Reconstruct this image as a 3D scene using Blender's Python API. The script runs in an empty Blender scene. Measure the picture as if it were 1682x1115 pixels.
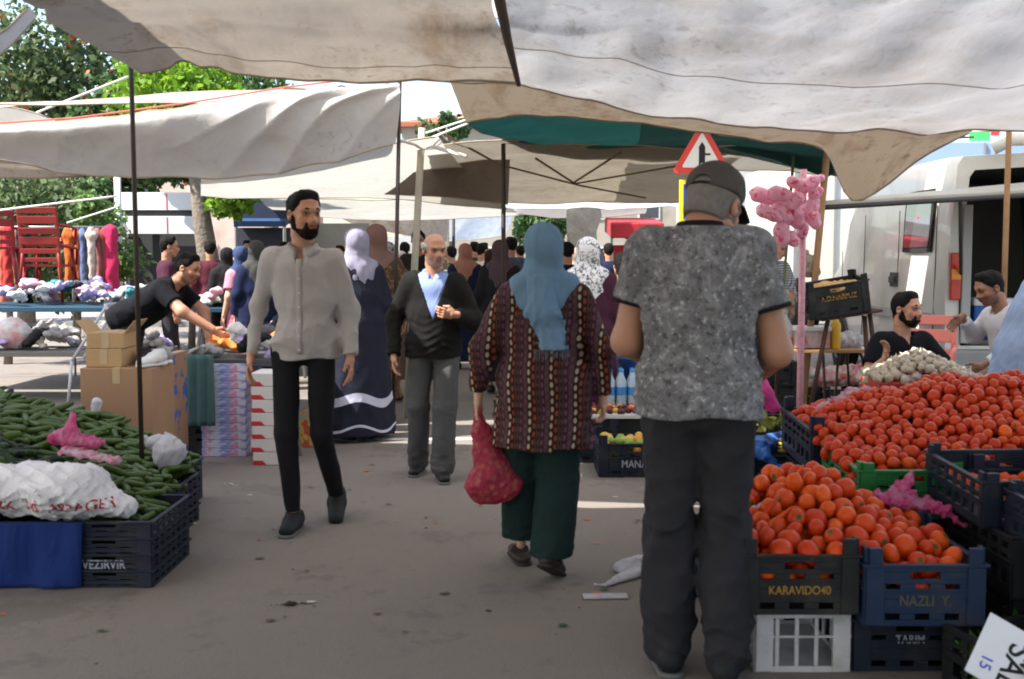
import bpy, math, random
import numpy as np
from mathutils import Vector, Matrix, Euler

# ------------------------------------------------------------------ camera, world, sun
SC = bpy.context.scene
COL = SC.collection
F = 1850.0            # focal length in photo pixels (photo 1682 x 1115)
CAMZ = 1.45
PITCH = math.atan((557.5 - 425) / F)
cam_d = bpy.data.cameras.new('camera')
cam_d.sensor_width = 36.0
cam_d.lens = 36.0 * F / 1682
cam_d.clip_end = 3000
cam_d.dof.use_dof = True
cam_d.dof.focus_distance = 14.0
cam_d.dof.aperture_fstop = 5.0
cam = bpy.data.objects.new('camera', cam_d)
cam.location = (0, 0, CAMZ)
cam.rotation_euler = (math.pi / 2 - PITCH, 0, 0)
COL.objects.link(cam)
SC.camera = cam
SC.view_settings.view_transform = 'Standard'
SC.view_settings.look = 'None'
SC.view_settings.gamma = 1
SC.view_settings.exposure = 1.68
SC.cycles.max_bounces = 10
SC.cycles.transparent_max_bounces = 12
SC.cycles.pixel_filter_type = 'BLACKMAN_HARRIS'
SC.cycles.filter_width = 1.9

SUN_EL, SUN_AZ = math.radians(52), math.radians(248)   # azimuth from +Y clockwise: behind-left of the camera
w = bpy.data.worlds.new("World"); SC.world = w; w.use_nodes = True
wt = w.node_tree
bg = wt.nodes['Background']; bg.inputs[1].default_value = 0.11
sky = wt.nodes.new('ShaderNodeTexSky'); sky.sky_type = 'NISHITA'; sky.sun_disc = False
sky.sun_elevation = SUN_EL; sky.sun_rotation = SUN_AZ; sky.air_density = 1.2; sky.dust_density = 1.5
wt.links.new(sky.outputs[0], bg.inputs[0])
sl = bpy.data.lights.new('sun', 'SUN'); sl.energy = 4.5; sl.angle = math.radians(0.5); sl.color = (1, .95, .88)
so = bpy.data.objects.new('sun', sl); COL.objects.link(so)
sd = Vector((math.sin(SUN_AZ) * math.cos(SUN_EL), math.cos(SUN_AZ) * math.cos(SUN_EL), math.sin(SUN_EL)))
so.rotation_euler = sd.to_track_quat('Z', 'Y').to_euler(); so.location = (0, -5, 30)

def W(px, py, Y):
    """world point seen at photo pixel (px,py) at distance Y"""
    fy, fz = math.cos(PITCH), -math.sin(PITCH)
    u = (557.5 - py) / F
    dx, dy, dz = (px - 841) / F, fy + u * math.sin(PITCH), fz + u * math.cos(PITCH)
    t = Y / dy
    return Vector((dx * t, Y, CAMZ + dz * t))

# ------------------------------------------------------------------ materials
class NT:
    def __init__(s, name):
        s.m = bpy.data.materials.new(name); s.m.use_nodes = True; s.t = s.m.node_tree
        s.b = s.t.nodes['Principled BSDF']; s.o = s.t.nodes['Material Output']
        s._c = None
    def n(s, ty, **k):
        x = s.t.nodes.new(ty)
        for a, v in k.items(): setattr(x, a, v)
        return x
    def L(s, a, b): s.t.links.new(a, b)
    def put(s, sock, v):
        if isinstance(v, (int, float)): sock.default_value = v
        elif isinstance(v, (tuple, list)): sock.default_value = (*v[:3], 1) if len(sock.default_value) == 4 else v
        else: s.L(v, sock)
    def ob(s):
        if not s._c: s._c = s.n('ShaderNodeTexCoord').outputs['Object']
        return s._c
    def M(s, op, a, b=0, c=0):
        x = s.n('ShaderNodeMath', operation=op)
        s.put(x.inputs[0], a); s.put(x.inputs[1], b); s.put(x.inputs[2], c)
        return x.outputs[0]
    def xyz(s, v=None):
        x = s.n('ShaderNodeSeparateXYZ'); s.L(v or s.ob(), x.inputs[0]); return x.outputs
    def sc(s, v):
        x = s.n('ShaderNodeMapping'); s.L(s.ob(), x.inputs[0]); x.inputs['Scale'].default_value = v; return x.outputs[0]
    def noise(s, scale, detail=3, vec=None, rough=.55, dist=0):
        x = s.n('ShaderNodeTexNoise'); s.L(vec or s.ob(), x.inputs['Vector'])
        x.inputs['Scale'].default_value = scale; x.inputs['Detail'].default_value = detail
        x.inputs['Roughness'].default_value = rough; x.inputs['Distortion'].default_value = dist
        return x.outputs['Fac']
    def voro(s, scale, vec=None):
        x = s.n('ShaderNodeTexVoronoi'); s.L(vec or s.ob(), x.inputs['Vector']); x.inputs['Scale'].default_value = scale
        return x.outputs
    def ramp(s, f, stops, const=False):
        x = s.n('ShaderNodeValToRGB'); s.put(x.inputs[0], f); r = x.color_ramp
        if const: r.interpolation = 'CONSTANT'
        while len(r.elements) > 1: r.elements.remove(r.elements[-1])
        r.elements[0].position = stops[0][0]; r.elements[0].color = (*stops[0][1], 1)
        for p, c in stops[1:]:
            e = r.elements.new(p); e.color = (*c, 1)
        return x.outputs[0]
    def mix(s, f, a, b):
        x = s.n('ShaderNodeMix', data_type='RGBA'); s.put(x.inputs[0], f); s.put(x.inputs[6], a); s.put(x.inputs[7], b)
        return x.outputs[2]
    def bump(s, h, st=.3, dist=.01, prev=None):
        x = s.n('ShaderNodeBump'); s.L(h, x.inputs['Height']); x.inputs['Strength'].default_value = st
        x.inputs['Distance'].default_value = dist
        if prev: s.L(prev, x.inputs['Normal'])
        return x.outputs[0]
    def fin(s, col, rough=.7, nor=None, trans=0, spec=.3, metal=0, alpha=None, coat=0):
        b = s.b
        s.put(b.inputs['Base Color'], col); s.put(b.inputs['Roughness'], rough)
        b.inputs['Specular IOR Level'].default_value = spec; b.inputs['Metallic'].default_value = metal
        b.inputs['Coat Weight'].default_value = coat
        if nor: s.L(nor, b.inputs['Normal'])
        if alpha is not None: s.put(b.inputs['Alpha'], alpha)
        if trans:
            t = s.n('ShaderNodeBsdfTranslucent'); s.put(t.inputs[0], col)
            if nor: s.L(nor, t.inputs['Normal'])
            mx = s.n('ShaderNodeMixShader'); mx.inputs[0].default_value = trans
            s.L(b.outputs[0], mx.inputs[1]); s.L(t.outputs[0], mx.inputs[2]); s.L(mx.outputs[0], s.o.inputs[0])
        return s.m

MATS = {}
def mat(name, col, rough=.7, var=.18, vs=6, bump=.0, bs=40, bd=.005, trans=0, spec=.3, metal=0, coat=0, rnd=0, dirt=None):
    if name in MATS: return MATS[name]
    n = NT(name)
    a = tuple(c * (1 - var) for c in col); b = tuple(min(1, c * (1 + var)) for c in col)
    c = n.mix(n.noise(vs, 4), a, b)
    if rnd:
        oi = n.n('ShaderNodeObjectInfo').outputs['Random']
        h = n.n('ShaderNodeHueSaturation'); n.L(c, h.inputs['Color'])
        n.L(n.M('MULTIPLY_ADD', oi, rnd, 1 - rnd * .6), h.inputs['Value'])
        n.L(n.M('MULTIPLY_ADD', n.M('FRACT', n.M('MULTIPLY', oi, 7.3)), .03, .485), h.inputs['Hue'])
        c = h.outputs[0]
    if dirt:
        c = n.mix(n.ramp(n.noise(dirt[1], 5), [(.5, (0, 0, 0)), (.75, (.8, .8, .8))]), c, dirt[0])
    nor = n.bump(n.noise(bs, 3), bump, bd) if bump else None
    MATS[name] = n.fin(c, rough, nor, trans, spec, metal, coat=coat)
    return MATS[name]

def cloth(name, col, var=.15, fold=.35, trans=0, rough=.9):
    if name in MATS: return MATS[name]
    n = NT(name)
    c = n.mix(n.noise(9, 4), tuple(x * (1 - var) for x in col), tuple(min(1, x * (1 + var)) for x in col))
    nr = n.bump(n.noise(7, 3, n.sc((1, 1, .5)), dist=1.2), fold, .04)
    nr = n.bump(n.noise(500, 1), .15, .001, nr)
    MATS[name] = n.fin(c, rough, nr, trans, .15)
    return MATS[name]

def tarp_mat(name, col, stain, stain_amt=.5, trans=.5, streak=(1, 1, 1)):
    n = NT(name)
    base = n.mix(n.noise(1.3, 5), tuple(c * .86 for c in col), tuple(min(1, c * 1.06) for c in col))
    s1 = n.ramp(n.noise(2.2, 6, n.sc(streak), .7, .3), [(.49, (0, 0, 0)), (.66, (stain_amt,) * 3)])
    s2 = n.ramp(n.noise(14, 5, rough=.75), [(.54, (0, 0, 0)), (.64, (stain_amt,) * 3)])
    s3 = n.M('MULTIPLY', s2, n.ramp(n.noise(.9, 2), [(.45, (0, 0, 0)), (.6, (1, 1, 1))]))
    c = n.mix(s1, base, stain); c = n.mix(s3, c, tuple(x * .55 for x in stain))
    nr = n.bump(n.noise(2.2, 4, n.sc((1.0, .7, 1)), dist=.3), .35, .05)
    nr = n.bump(n.noise(11, 4, n.sc((1, .6, 1)), dist=.3), .35, .02, nr)
    rg = n.n('ShaderNodeTexNoise', noise_type='RIDGED_MULTIFRACTAL'); n.L(n.sc((1, .55, 1)), rg.inputs['Vector']); rg.inputs['Scale'].default_value = 5; rg.inputs['Detail'].default_value = 4
    nr = n.bump(rg.outputs['Fac'], .32, .022, nr)
    return n.fin(c, .6, nr, trans, .25)

# ------------------------------------------------------------------ mesh helpers
def mesh(name, vs, fs, m=None, smooth=False, parent=None, mi=None, col=None):
    me = bpy.data.meshes.new(name)
    vs = np.asarray(vs, dtype=np.float32).reshape(-1, 3)
    me.from_pydata(vs.tolist(), [], fs if isinstance(fs, list) else fs.tolist())
    for x in (m if isinstance(m, (list, tuple)) else [m]):
        if x: me.materials.append(x)
    if mi is not None: me.polygons.foreach_set('material_index', mi)
    me.polygons.foreach_set('use_smooth', [smooth] * len(me.polygons))
    if col is not None:
        ca = me.color_attributes.new('Col', 'FLOAT_COLOR', 'POINT')
        ca.data.foreach_set('color', np.asarray(col, dtype=np.float32).ravel())
    me.update()
    return link(name, me, parent)

def link(name, me, parent=None):
    o = bpy.data.objects.new(name, me); COL.objects.link(o)
    if parent: o.parent = parent
    return o

def tag(o, label=None, cat=None, group=None, kind=None):
    if label: o['label'] = label
    if cat: o['category'] = cat
    if group: o['group'] = group
    if kind: o['kind'] = kind
    return o

def empty(name, loc=(0, 0, 0), rz=0, label=None, cat=None, group=None):
    o = bpy.data.objects.new(name, None); COL.objects.link(o); o.empty_display_size = .1
    o.location = loc; o.rotation_euler = (0, 0, rz)
    return tag(o, label, cat, group)

def copy_tree(o, parent=None):
    c = o.copy(); COL.objects.link(c)
    if parent: c.parent = parent
    for ch in list(o.children): copy_tree(ch, c)
    return c

class MB:
    """collects boxes, tubes and sheets into one mesh"""
    def __init__(s): s.v = []; s.f = []; s.mi = []
    def add(s, vs, fs, mi=0):
        k = len(s.v); s.v += [tuple(p) for p in vs]; s.f += [[i + k for i in f] for f in fs]; s.mi += [mi] * len(fs); return s
    def box(s, c, d, rot=None, mi=0, taper=1.0):
        x, y, z = d[0] / 2, d[1] / 2, d[2] / 2; c = Vector(c)
        P = [Vector((i * x * (taper if k < 0 else 1), j * y * (taper if k < 0 else 1), k * z)) for k in (-1, 1) for j in (-1, 1) for i in (-1, 1)]
        if rot: P = [rot @ p for p in P]
        return s.add([p + c for p in P], [[0, 2, 3, 1], [4, 5, 7, 6], [0, 1, 5, 4], [2, 6, 7, 3], [0, 4, 6, 2], [1, 3, 7, 5]], mi)
    def tube(s, pts, r, n=8, mi=0, cap=True):
        pts = [Vector(p) for p in pts]; rs = r if isinstance(r, (list, tuple)) else [r] * len(pts)
        k = len(s.v); up = None
        for i, p in enumerate(pts):
            t = (pts[min(i + 1, len(pts) - 1)] - pts[max(i - 1, 0)]).normalized()
            if up is None: up = t.orthogonal().normalized()
            up = (up - t * up.dot(t)).normalized(); sd_ = t.cross(up)
            for a in range(n):
                an = 2 * math.pi * a / n
                s.v.append(tuple(p + (up * math.cos(an) + sd_ * math.sin(an)) * rs[i]))
        for i in range(len(pts) - 1):
            for a in range(n):
                b = (a + 1) % n
                s.f.append([k + i * n + a, k + i * n + b, k + (i + 1) * n + b, k + (i + 1) * n + a]); s.mi.append(mi)
        if cap:
            s.f.append([k + a for a in range(n)][::-1]); s.mi.append(mi)
            s.f.append([k + (len(pts) - 1) * n + a for a in range(n)]); s.mi.append(mi)
        return s
    def lathe(s, prof, n=16, c=(0, 0, 0), mi=0):
        k = len(s.v)
        for r, z in prof:
            for a in range(n):
                an = 2 * math.pi * a / n; s.v.append((c[0] + r * math.cos(an), c[1] + r * math.sin(an), c[2] + z))
        for i in range(len(prof) - 1):
            for a in range(n):
                b = (a + 1) % n
                s.f.append([k + i * n + a, k + i * n + b, k + (i + 1) * n + b, k + (i + 1) * n + a]); s.mi.append(mi)
        return s
    def build(s, name, m, parent=None, smooth=False, bevel=0):
        o = mesh(name, s.v, s.f, m, smooth, parent, s.mi)
        if bevel:
            b = o.modifiers.new('bevel', 'BEVEL'); b.width = bevel; b.segments = 2; b.limit_method = 'ANGLE'
        return o

TXT = {}
def text(body, size, m, parent, loc, rot, name='lettering', sx=1.0):
    """writing as thin raised mesh letters"""
    c = bpy.data.curves.new('t', 'FONT'); c.body = body; c.size = size; c.extrude = .0008; c.align_x = 'CENTER'; c.align_y = 'CENTER'
    c.offset = size * .012
    t = bpy.data.objects.new('t', c); COL.objects.link(t)
    dg = bpy.context.evaluated_depsgraph_get(); dg.update()
    me = bpy.data.meshes.new_from_object(t.evaluated_get(dg)); bpy.data.objects.remove(t); bpy.data.curves.remove(c)
    me.materials.clear(); me.materials.append(m)
    o = link(name, me, parent); o.location = loc; o.rotation_euler = rot; o.scale = (sx, 1, 1)
    return o

rng = np.random.default_rng(7)
random.seed(7)
def wrinkle(P, seed, fr, amp, warp=.6):
    """smooth pseudo noise of a point grid, about +-amp; fr = frequencies per axis (1/m)"""
    r = np.random.default_rng(seed); out = 0; x, y, z = P
    for i in range(5):
        k = r.normal(size=3) * np.array(fr); ph = r.uniform(0, 6.28, 4)
        out = out + np.sin(k[0] * x + k[1] * y + k[2] * z + ph[0] + warp * 2 * np.sin(k[1] * x * .6 + k[2] * y * .6 + k[0] * z * .6 + ph[1]))
    return out * amp / 2.2

def ridge(P, seed, fr, amp):
    r = np.random.default_rng(seed); out = 0; x, y, z = P
    for i in range(4):
        k = r.normal(size=3) * np.array(fr); ph = r.uniform(0, 6.28, 2)
        out = out + np.abs(np.sin(k[0] * x + k[1] * y + k[2] * z + ph[0] + 1.3 * np.sin(k[2] * x * .5 + k[0] * y * .7 + k[1] * z * .6 + ph[1]))) ** .7
    return (out / 4 - .6) * amp * 2.4

# signed distance fields -> surface nets
def C(a, b, ra, rb=None, side=None, k=1.0):
    return (np.array(a, float), np.array(b, float), ra, ra if rb is None else rb, None if side is None else np.array(side, float) / np.linalg.norm(side), k)

def field(prims, h, k=.03, pad=.03):
    lo = np.min([np.minimum(p[0], p[1]) - max(p[2], p[3]) * max(1, p[5]) for p in prims], axis=0) - pad
    hi = np.max([np.maximum(p[0], p[1]) + max(p[2], p[3]) * max(1, p[5]) for p in prims], axis=0) + pad
    n = np.ceil((hi - lo) / h).astype(int) + 1
    ax = [lo[i] + h * np.arange(n[i]) for i in range(3)]
    D = np.full(n, .5, np.float32)
    for (a, b, ra, rb, sv, sk) in prims:
        m = max(ra, rb) * max(1, sk) + k * 2 + .02
        i0 = np.maximum(((np.minimum(a, b) - m - lo) / h).astype(int), 0); i1 = np.minimum(((np.maximum(a, b) + m - lo) / h).astype(int) + 2, n)
        sl_ = tuple(slice(i0[i], i1[i]) for i in range(3))
        g = np.meshgrid(*[ax[i][sl_[i]] for i in range(3)], indexing='ij')
        q = [g[i] - a[i] for i in range(3)]; ba = b - a; L = float(ba @ ba) + 1e-9
        t = np.clip((q[0] * ba[0] + q[1] * ba[1] + q[2] * ba[2]) / L, 0, 1)
        q = [q[i] - t * ba[i] for i in range(3)]
        if sv is not None:
            c = (q[0] * sv[0] + q[1] * sv[1] + q[2] * sv[2]) * (1 - 1 / sk)
            q = [q[i] - c * sv[i] for i in range(3)]
        d = np.sqrt(q[0] ** 2 + q[1] ** 2 + q[2] ** 2) - (ra + (rb - ra) * t)
        o = D[sl_]; hh = np.maximum(k - np.abs(d - o), 0) / k
        D[sl_] = np.minimum(d, o) - hh * hh * k * .25
    P = np.meshgrid(*ax, indexing='ij')
    return D, P, lo

def nets(D, lo, h):
    s = D < 0
    nx, ny, nz = D.shape
    co = [(i, j, k) for i in (0, 1) for j in (0, 1) for k in (0, 1)]
    V = {c: D[c[0]:nx - 1 + c[0], c[1]:ny - 1 + c[1], c[2]:nz - 1 + c[2]] for c in co}
    cnt = sum((V[c] < 0).astype(np.int8) for c in co)
    act = (cnt > 0) & (cnt < 8); idx = np.full(act.shape, -1, np.int64); ii = np.argwhere(act); idx[act] = np.arange(len(ii))
    acc = np.zeros((len(ii), 3)); num = np.zeros(len(ii))
    vv = {c: V[c][act] for c in co}
    for a in co:
        for d in range(3):
            if a[d]: continue
            b = list(a); b[d] = 1; b = tuple(b)
            x = (vv[a] < 0) != (vv[b] < 0); t = np.where(x, vv[a] / np.where(x, vv[a] - vv[b], 1), 0)
            p = np.tile(np.array(a, float), (len(ii), 1)); p[:, d] = t
            acc += p * x[:, None]; num += x
    pos = lo + h * (ii + acc / num[:, None])
    Q = []
    def quads(mask, flip, A, B, Cc, Dd):
        q = np.stack([A[mask], B[mask], Cc[mask], Dd[mask]], 1); f = flip[mask]
        q[f] = q[f][:, ::-1]; q = q[(q >= 0).all(1)]; Q.append(q)
    s0, s1 = s[:-1, 1:-1, 1:-1], s[1:, 1:-1, 1:-1]
    quads(s0 != s1, ~s0, idx[:, :-1, :-1], idx[:, 1:, :-1], idx[:, 1:, 1:], idx[:, :-1, 1:])
    s0, s1 = s[1:-1, :-1, 1:-1], s[1:-1, 1:, 1:-1]
    quads(s0 != s1, ~s0, idx[:-1, :, :-1], idx[:-1, :, 1:], idx[1:, :, 1:], idx[1:, :, :-1])
    s0, s1 = s[1:-1, 1:-1, :-1], s[1:-1, 1:-1, 1:]
    quads(s0 != s1, ~s0, idx[:-1, :-1, :], idx[1:, :-1, :], idx[1:, 1:, :], idx[:-1, 1:, :])
    return pos, np.concatenate(Q)

def sdf(prims, h, k=.03, post=None, pad=.03):
    D, P, lo = field(prims, h, k, pad)
    if post is not None: D = post(D, P)
    # close at the border
    for a in range(3):
        sl0 = [slice(None)] * 3; sl0[a] = 0; D[tuple(sl0)] = np.maximum(D[tuple(sl0)], .01); sl0[a] = -1; D[tuple(sl0)] = np.maximum(D[tuple(sl0)], .01)
    return nets(D, lo, h)

# ------------------------------------------------------------------ people
X3 = (1, 0, 0)
def skin_mat(name, tone):
    if name in MATS: return MATS[name]
    n = NT(name)
    at = n.n('ShaderNodeAttribute'); at.attribute_name = 'Col'
    v = n.mix(n.noise(25, 4), tuple(c * .85 for c in tone), tuple(min(1, c * 1.1) for c in tone))
    mx = n.n('ShaderNodeMix', data_type='RGBA', blend_type='MULTIPLY'); mx.inputs[0].default_value = 1
    n.L(v, mx.inputs[6]); n.L(at.outputs['Color'], mx.inputs[7])
    n.b.inputs['Subsurface Weight'].default_value = .08; n.b.inputs['Subsurface Radius'].default_value = (.01, .004, .002)
    n.b.inputs['Subsurface Scale'].default_value = .5
    MATS[name] = n.fin(mx.outputs[2], .5, n.bump(n.noise(120, 3), .25, .002), 0, .35)
    return MATS[name]

HEAD = {}
def head_mesh(h, kind):
    if (h, kind) in HEAD: return HEAD[(h, kind)]
    pr = [C((0, -.02, .035), (0, .0, .04), .078, .074, X3, .97), C((0, .02, .0), (0, .03, -.035), .066, .056, X3, .98),
          C((0, .02, -.06), (0, .05, -.092), .045, .026, X3, 1.25), C((-.045, .0, -.05), (-.025, .04, -.085), .024, .022), C((.045, .0, -.05), (.025, .04, -.085), .024, .022),
          C((0, .075, .012), (0, .102, -.03), .009, .012), C((-.012, .09, -.034), (.012, .09, -.034), .009), C((0, .06, .06), (0, .07, .03), .02, .018, X3, 2.0),
          C((-.04, .07, .026), (-.012, .084, .024), .009), C((.04, .07, .026), (.012, .084, .024), .009),
          C((-.04, .055, -.02), (-.035, .06, -.03), .02), C((.04, .055, -.02), (.035, .06, -.03), .02),
          C((-.014, .080, -.052), (.014, .080, -.052), .0075), C((-.012, .079, -.064), (.012, .079, -.064), .008),
          C((0, -.03, -.05), (0, -.034, -.10), .054, .055, X3, 1.05)]
    def post(D, P):
        x, y, z = P
        for s in (-1, 1):
            e = np.sqrt((x - s * .032) ** 2 + (y - .094) ** 2 + (z - .006) ** 2) - .014
            D = np.maximum(D, -e)
            e = np.sqrt((x - s * .031) ** 2 + (y - .072) ** 2 + (z - .006) ** 2) - .0145
            D = np.minimum(D, e)
            # ear
            u = np.sqrt(((x - s * .078) / .35) ** 2 + ((y + .012) / .62) ** 2 + (z + .002) ** 2) - .03
            c = np.sqrt((x - s * .088) ** 2 + (y + .006) ** 2 + (z - .002) ** 2) - .012
            D = np.minimum(D, np.maximum(u * .4, -c))
        return D
    v, q = sdf(pr, h, .022, post, .03)
    x, y, z = v.T; col = np.ones((len(v), 4)); c = col[:, :3]
    c[(y > .03) & (np.abs(z + .02) < .03) & (np.abs(x) > .02)] *= (1.05, .92, .9)
    m = (np.abs(x) < .021) & (y > .078) & (z < -.049) & (z > -.069); c[m] *= (.85, .58, .58)
    m = (np.abs(x) < .021) & (y > .078) & (np.abs(z + .058) < .003); c[m] *= .4
    for s in (-1, 1):
        e = np.sqrt(((x - s * .032) / 1.25) ** 2 + (z - .006) ** 2); f = (y > .07)
        e2 = np.sqrt((x - s * .032) ** 2 + ((z - .005) * 2.1) ** 2)
        c[(e < .017) & f] *= .72
        c[(e2 < .013) & f] = (.75, .8, .85)
        c[(np.sqrt((x - s * .032) ** 2 + ((z - .005) * 1.3) ** 2) < .0065) & f] = (.05, .04, .04)
        c[(np.abs(e2 - .014) < .0022) & f & (z > .005)] = (.12, .1, .1)
    HEAD[(h, kind)] = (v, q, col)
    return HEAD[(h, kind)]

HAND = {}
def hand_mesh(h, curl, side):
    """local frame: wrist at origin, fingers along -z, thumb towards +y, palm faces -x (right hand)"""
    key = (h, curl, side)
    if key in HAND: return HAND[key]
    pr = [C((0, 0, .02), (0, 0, -.02), .021, .022, (0, 1, 0), 1.25), C((0, .0, -.03), (0, 0, -.078), .0145, .0125, (0, 1, 0), 2.5)]
    for i, (L, yy) in enumerate([(.070, .03), (.078, .0105), (.072, -.0095), (.057, -.029)]):
        b = np.array((0, yy, -.084)); a = curl * (.55 + .12 * i)
        for j, fr in enumerate((.45, .32, .23)):
            ang = a * (j + 1) * .75
            e = b + L * fr * np.array((-math.sin(ang), yy * (1.2 - curl) * .9, -math.cos(ang)))
            pr.append(C(b, e, .0088 - .0009 * j, .0082 - .0011 * j)); b = e
    pr += [C((-.006, .022, -.022), (-.014, .047, -.052), .015, .0105), C((-.014, .047, -.052), (-.020 - .012 * curl, .053 - .012 * curl, -.084), .0098, .008)]
    v, q = sdf(pr, h, .008, None, .015)
    if side < 0: v = v * (-1, 1, 1); q = q[:, ::-1]
    HAND[key] = (v, q, np.ones((len(v), 4)))
    return HAND[key]

def rotz(a): return np.array([[math.cos(a), -math.sin(a), 0], [math.sin(a), math.cos(a), 0], [0, 0, 1]])
def rotx(a): return np.array([[1, 0, 0], [0, math.cos(a), -math.sin(a)], [0, math.sin(a), math.cos(a)]])
def roty(a): return np.array([[math.cos(a), 0, math.sin(a)], [0, 1, 0], [-math.sin(a), 0, math.cos(a)]])

def person(label, loc, rz=0, H=1.72, g=1.0, h=.011, tone='mid', lean=0, roll=0, drop=0, head=(0, 0, 0), hz=0,
           arms={}, legs={}, top=None, bottom=None, headgear=None, hair=None, shoes='black', shw=1.0, group='people in the market street', body=True, beard=None, hair_col='hair_black', hands=(.6, .6), extra=None, face=None, hs=1.0):
    """lean/roll in radians, head=(yaw,pitch,tilt); arms/legs override joints er,wr,el,wl,kr,ar,kl,al in a 1.75 m frame; faces +y"""
    s = H / 1.75
    root = empty('person', loc, rz, label, 'person', group)
    piv = np.array((0, 0, .95 - drop)); R = rotx(-lean) @ roty(roll)
    def T(p): return R @ (np.array(p, float) - (0, 0, .95)) + piv
    def Ti(P):  # grid back to upright torso frame
        x, y, z = P[0] - piv[0], P[1] - piv[1], P[2] - piv[2]
        return [R[0, i] * x + R[1, i] * y + R[2, i] * z + (0, 0, .95)[i] for i in range(3)]
    J = dict(sr=T((.157 * shw, -.01, 1.378)), sl=T((-.157 * shw, -.01, 1.378)), er=T((.225 * shw + .02 * (g - 1), -.035, 1.12)), el=T((-.225 * shw - .02 * (g - 1), -.035, 1.12)), wr=T((.24 * shw + .03 * (g - 1), .04, .88)), wl=T((-.24 * shw - .03 * (g - 1), .04, .88)),
             kr=(.10, .02, .49), ar=(.11, -.02, .09), kl=(-.10, .02, .49), al=(-.11, -.02, .09), tr=-.15, tl=.15, pr=0, pl=0, hr=(.09, 0, .92 - drop), hl=(-.09, 0, .92 - drop), fwd=None)
    J.update(arms); J.update(legs)
    J = {k: (np.array(v, float) if not np.isscalar(v) and v is not None else v) for k, v in J.items()}
    Rh = rotz(head[0]) @ rotx(head[1]) @ roty(head[2]) * hs; hc = T((0, -.008, 1.49)) + Rh @ np.array((0, .026, .120)) + (0, 0, hz)
    HT = lambda p: Rh @ np.array(p, float) + hc
    sx = R @ np.array(X3, float)
    def out(name, vq, m, cols=None, smooth=True):
        v, q = vq[0], vq[1]
        return mesh(name, v * s, q, m, smooth, root, None, cols)
    def torso(i, gg=g):
        return [C(T((0, 0, 1.17)), T((0, -.005, 1.33)), .103 * (.5 + .5 * gg) + i, .104 + i, sx, 1.45 * shw), C(T((-.125 * shw, -.012, 1.382)), T((.125 * shw, -.012, 1.382)), .054 + i),
                C(T((0, -.012, 1.40)), T((0, -.012, 1.455)), .072 + i * .6, .055 + i * .4, sx, 1.35), C(T((0, .012 * gg, 1.0)), T((0, .012 * gg, 1.17)), .102 * gg + i, .102 * gg + i, sx, 1.33), C(T((0, -.012, .93)), T((0, -.005, 1.0)), .104 * (.45 + .55 * gg) + i, .104 * (.45 + .55 * gg) + i, sx, 1.46)]
    def arm(i, f0=1.0, cut=None, up=None):
        r = []
        for c in 'rl':
            S, E, Wp = J['s' + c], J['e' + c], J['w' + c]
            ga = .6 + .4 * g
            if cut: r += [C(S, S + (E - S) * cut, .056 * ga + i, .050 * ga + i + .006)]
            else: r += [C(S, E, .054 * ga + i, .043 * ga + i), C(E, E + (Wp - E) * f0, .043 * ga + i, .030 * ga + i * .9)]
        return r
    def leg(i, ti=0, ai=0):
        r = []
        for c in 'rl':
            r += [C(J['h' + c], J['k' + c], .084 * (.5 + .5 * g) + i, .056 + i + ti), C(J['k' + c], J['a' + c], .056 + i + ti, .036 + i + ai)]
        return r
    # --- body: head, neck, arms, legs, hands in one mesh
    hh = h * .42
    V, Q, CC = [], [], []
    def addm(v, q, c):
        o = sum(len(a) for a in V); V.append(v); Q.append(q + o); CC.append(c)
    hv, hq, hcol = head_mesh(round(max(.0042, hh), 4), 0)
    hcol = hcol.copy()
    if face == 'grey_stubble':
        m = (hv[:, 2] < -.035) & (hv[:, 1] > .0) & (hv[:, 2] > -.13); hcol[m, :3] = hcol[m, :3] * .45 + (.50, .72, .92)
    if face == 'stubble':
        m = (hv[:, 2] < -.03) & (hv[:, 1] > -.01) & (hv[:, 2] > -.11); hcol[m, :3] *= .55
    addm(hv @ Rh.T + hc, hq, hcol)
    base = [C(T((0, 0, 1.15)), T((0, 0, 1.33)), .09, .09, sx, 1.3), C(T((-.09, -.015, 1.37)), T((.09, -.015, 1.37)), .040), C(HT((0, -.03, -.07)), T((0, -.02, 1.39)), .055, .058), C(T((0, 0, .95)), T((0, 0, 1.15)), .085, .085, sx, 1.3)] + arm(0 if (top or {}).get('sleeve') == 'short' else -.013) + leg(-.012)
    bv, bq = sdf(base, max(h, .009), .03)
    addm(bv, bq, np.ones((len(bv), 4)))
    for c, sd_ in (('r', 1), ('l', -1)):
        d = J.get('d' + c); d = (J['w' + c] - J['e' + c]) if d is None else np.array(d, float); d = d / np.linalg.norm(d)
        y = J.get('t' + 'h' + c); y = np.array((0, 1, 0.2)) if y is None else np.array(y, float)
        z = -d; y = y - z * (y @ z); y /= np.linalg.norm(y); x = np.cross(y, z)
        v, q, cc = hand_mesh(round(max(.0035, h * .4), 4), hands[0 if c == 'r' else 1], sd_)
        addm(v @ np.array([x, y, z]) + J['w' + c], q, cc)
    # feet skin (seen with open shoes)
    out('body', (np.concatenate(V), np.concatenate(Q)), skin_mat('skin_' + tone, TONES[tone]), np.concatenate(CC))
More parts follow.
